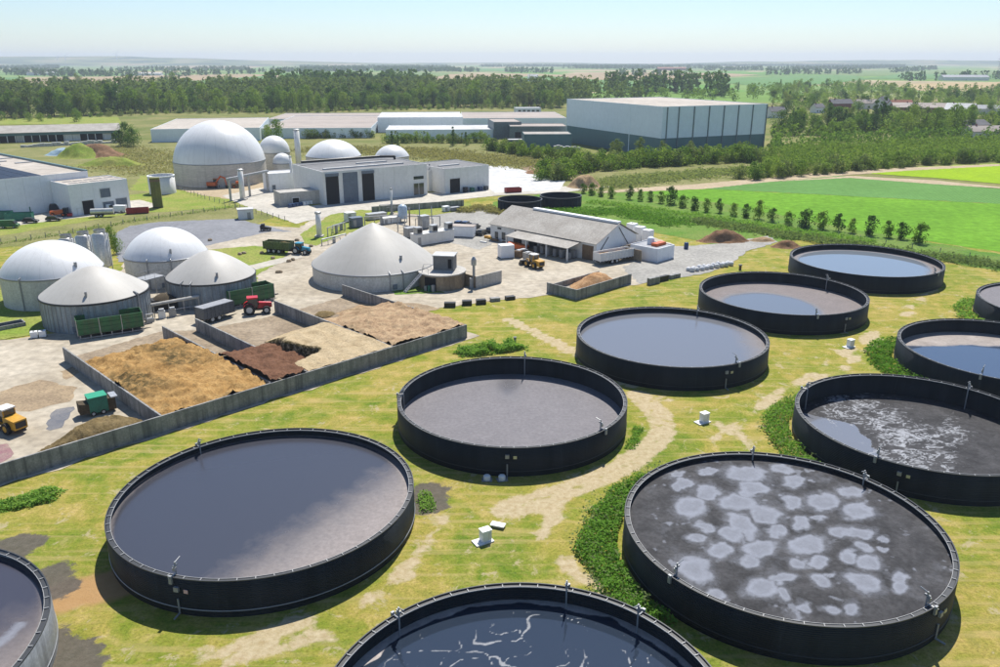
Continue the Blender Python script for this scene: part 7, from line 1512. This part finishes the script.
for a in [('white gabled house with pale roof near the warehouse corner', 778, 118, 14, 9, 5.5, 3.5, 15, 'offwhite', 'tile_slate'), ('purple grey roofed house behind the village trees, left', 842, 110, 22, 10, 6, 4, 10, 'brick', 'tile_slate'), ('pale roofed low house in the village middle', 869, 109, 24, 10, 5.5, 3.5, 5, 'offwhite', 'roof_tan'),
          ('dark steep roofed house in the village middle', 888, 110, 20, 12, 6, 6.5, 50, 'offwhite', 'tile_slate'), ('orange red tiled house left of the brick hall', 903, 111, 22, 11, 5.5, 4.5, 10, 'offwhite', 'tile_red'), ('long brick farm hall with pale vaulted roof', 930, 116, 60, 22, 7, 3.5, -14, 'brick', 'roof_tan'),
          ('brick barn end with white curved gable', 957, 117, 22, 18, 6, 5, -40, 'brick', 'roof_white'), ('low grey roofed sheds at the right village edge', 984, 114, 40, 14, 4.5, 3, -8, 'offwhite', 'tarp'), ('low dark roofed house at the right edge', 976, 132, 24, 12, 4.5, 3, 20, 'brick', 'tile_slate'),
          ('pale roofed house at the right edge in front of the trees', 990, 138, 24, 11, 4, 3, 8, 'offwhite', 'roof_tan'), ('small white house half hidden in the trees', 820, 113, 10, 8, 5, 3, 20, 'white', 'tile_slate'), ('long pale farm shed on the far plain at the right', 966, 80.5, 110, 30, 8, 5, -4, 'offwhite', 'tarp')]: house(*a)
for a in [('long white farm building in the left trees', 103, 99, 34, 12, 6, 3, 5, 'white', 'roof_white'), ('low white building right of the white farm', 133, 99.5, 34, 14, 5, 3, 3, 'bluewhite', 'roof_white'), ('red roofed house above the left wood', 74, 92, 20, 12, 5, 5, 20, 'brick', 'tile_red'), ('pinkish roofed house at the far left edge', 5, 96, 30, 12, 6, 4, 10, 'brick', 'roof_tan'),
          ('second pinkish roofed house near the left edge', 19, 95, 26, 12, 6, 4, -10, 'offwhite', 'roof_tan'), ('white house on the far left ridge', 33, 75.5, 40, 16, 7, 4, 5, 'white', 'tile_slate'), ('white sheds right of the ridge house', 50, 75, 40, 16, 7, 4, 0, 'white', 'roof_white'), ('pale greenhouse like shed on the far plain', 143, 75.5, 120, 20, 6, 3, 3, 'white', 'roof_white'), ('small grey farm in the middle distance behind the wood', 585, 95.5, 16, 10, 6, 4, 10, 'offwhite', 'tile_slate'),
          ('far white silo farm on the green plain', 533, 81.5, 24, 16, 10, 6, 0, 'white', 'roof_white'), ('far pink roofed farm row on the right plain', 672, 70.3, 150, 30, 10, 6, 2, 'brick', 'tile_red'), ('far white house on the skyline plain', 104, 64.5, 50, 30, 14, 8, 0, 'white', 'roof_white')]: house(*a, windows=2)
# wind turbines and mast on the skyline
for i, (px, h) in enumerate([(58, 120), (66, 135), (117, 150)]):
    d = 9000; x = (px - 500) / FPX * d * 0.947; t = thing('wind_turbine', ['left wind turbine on the hazy skyline', 'middle wind turbine on the hazy skyline', 'right wind turbine on the hazy skyline'][i], 'turbine', (x, d, 30), 0, 'wind turbines'); hh_ = h * 0.72 - 20
    MB().cyl((0, 0), 0, hh_, 3.4, 2.2, 8).build('tower', M['white'], t)
    for k in range(3): a = 0.4 * i + k * 2.094; MB().tube([(0, -3, hh_), (48 * math.cos(a), -3, hh_ + 48 * math.sin(a))], 1.6, 4).build('blade', M['white'], t)
    MB().box(-2.5, 2.5, -4, 6, hh_ - 2.5, hh_ + 2.5).build('nacelle', M['white'], t)
x = (997 - 500) / FPX * 3000 * 0.955; t = thing('lattice_mast', 'lattice pylon cut by the right edge on the skyline', 'pylon', (x, 3000, 0), 0)
b = MB(); hh_ = 62
for sx in (-1, 1):
    for sy in (-1, 1): b.tube([(sx * 5, sy * 5, 0), (0.6 * sx, 0.6 * sy, hh_)], 0.5, 4)
b.build('legs', M['pipe'], t); stuff(t.children[0])
for z, w_ in ((44, 13), (52, 10), (58, 7)): MB().prism([(-w_, -0.6), (w_, -0.6), (w_, 0.6), (-w_, 0.6)], z, z + 1.4).build('cross_arm', M['pipe'], t)
for k in range(6): z = 4 + k * 8; q = 5 * (1 - z / hh_) + 0.5; MB().tube([(-q, -q, z), (q, -q, z + 7)], 0.35, 4).build('brace', M['pipe'], t)
HAZE = 1.0e-4
# ------------------------------------------------------------------ air
hm = bpy.data.materials.new('haze'); hm.use_nodes = True; nt = hm.node_tree
for n in list(nt.nodes):
    if n.type != 'OUTPUT_MATERIAL': nt.nodes.remove(n)
pv = nt.nodes.new('ShaderNodeVolumePrincipled'); pv.inputs['Color'].default_value = (0.80, 0.89, 1.0, 1); pv.inputs['Density'].default_value = HAZE
pv.inputs['Anisotropy'].default_value = 0.2
nt.links.new(pv.outputs[0], nt.nodes['Material Output'].inputs['Volume'])
stuff(MB().box(-16000, 16000, -700, 16000, -2.0, 170.0).build('haze', hm))
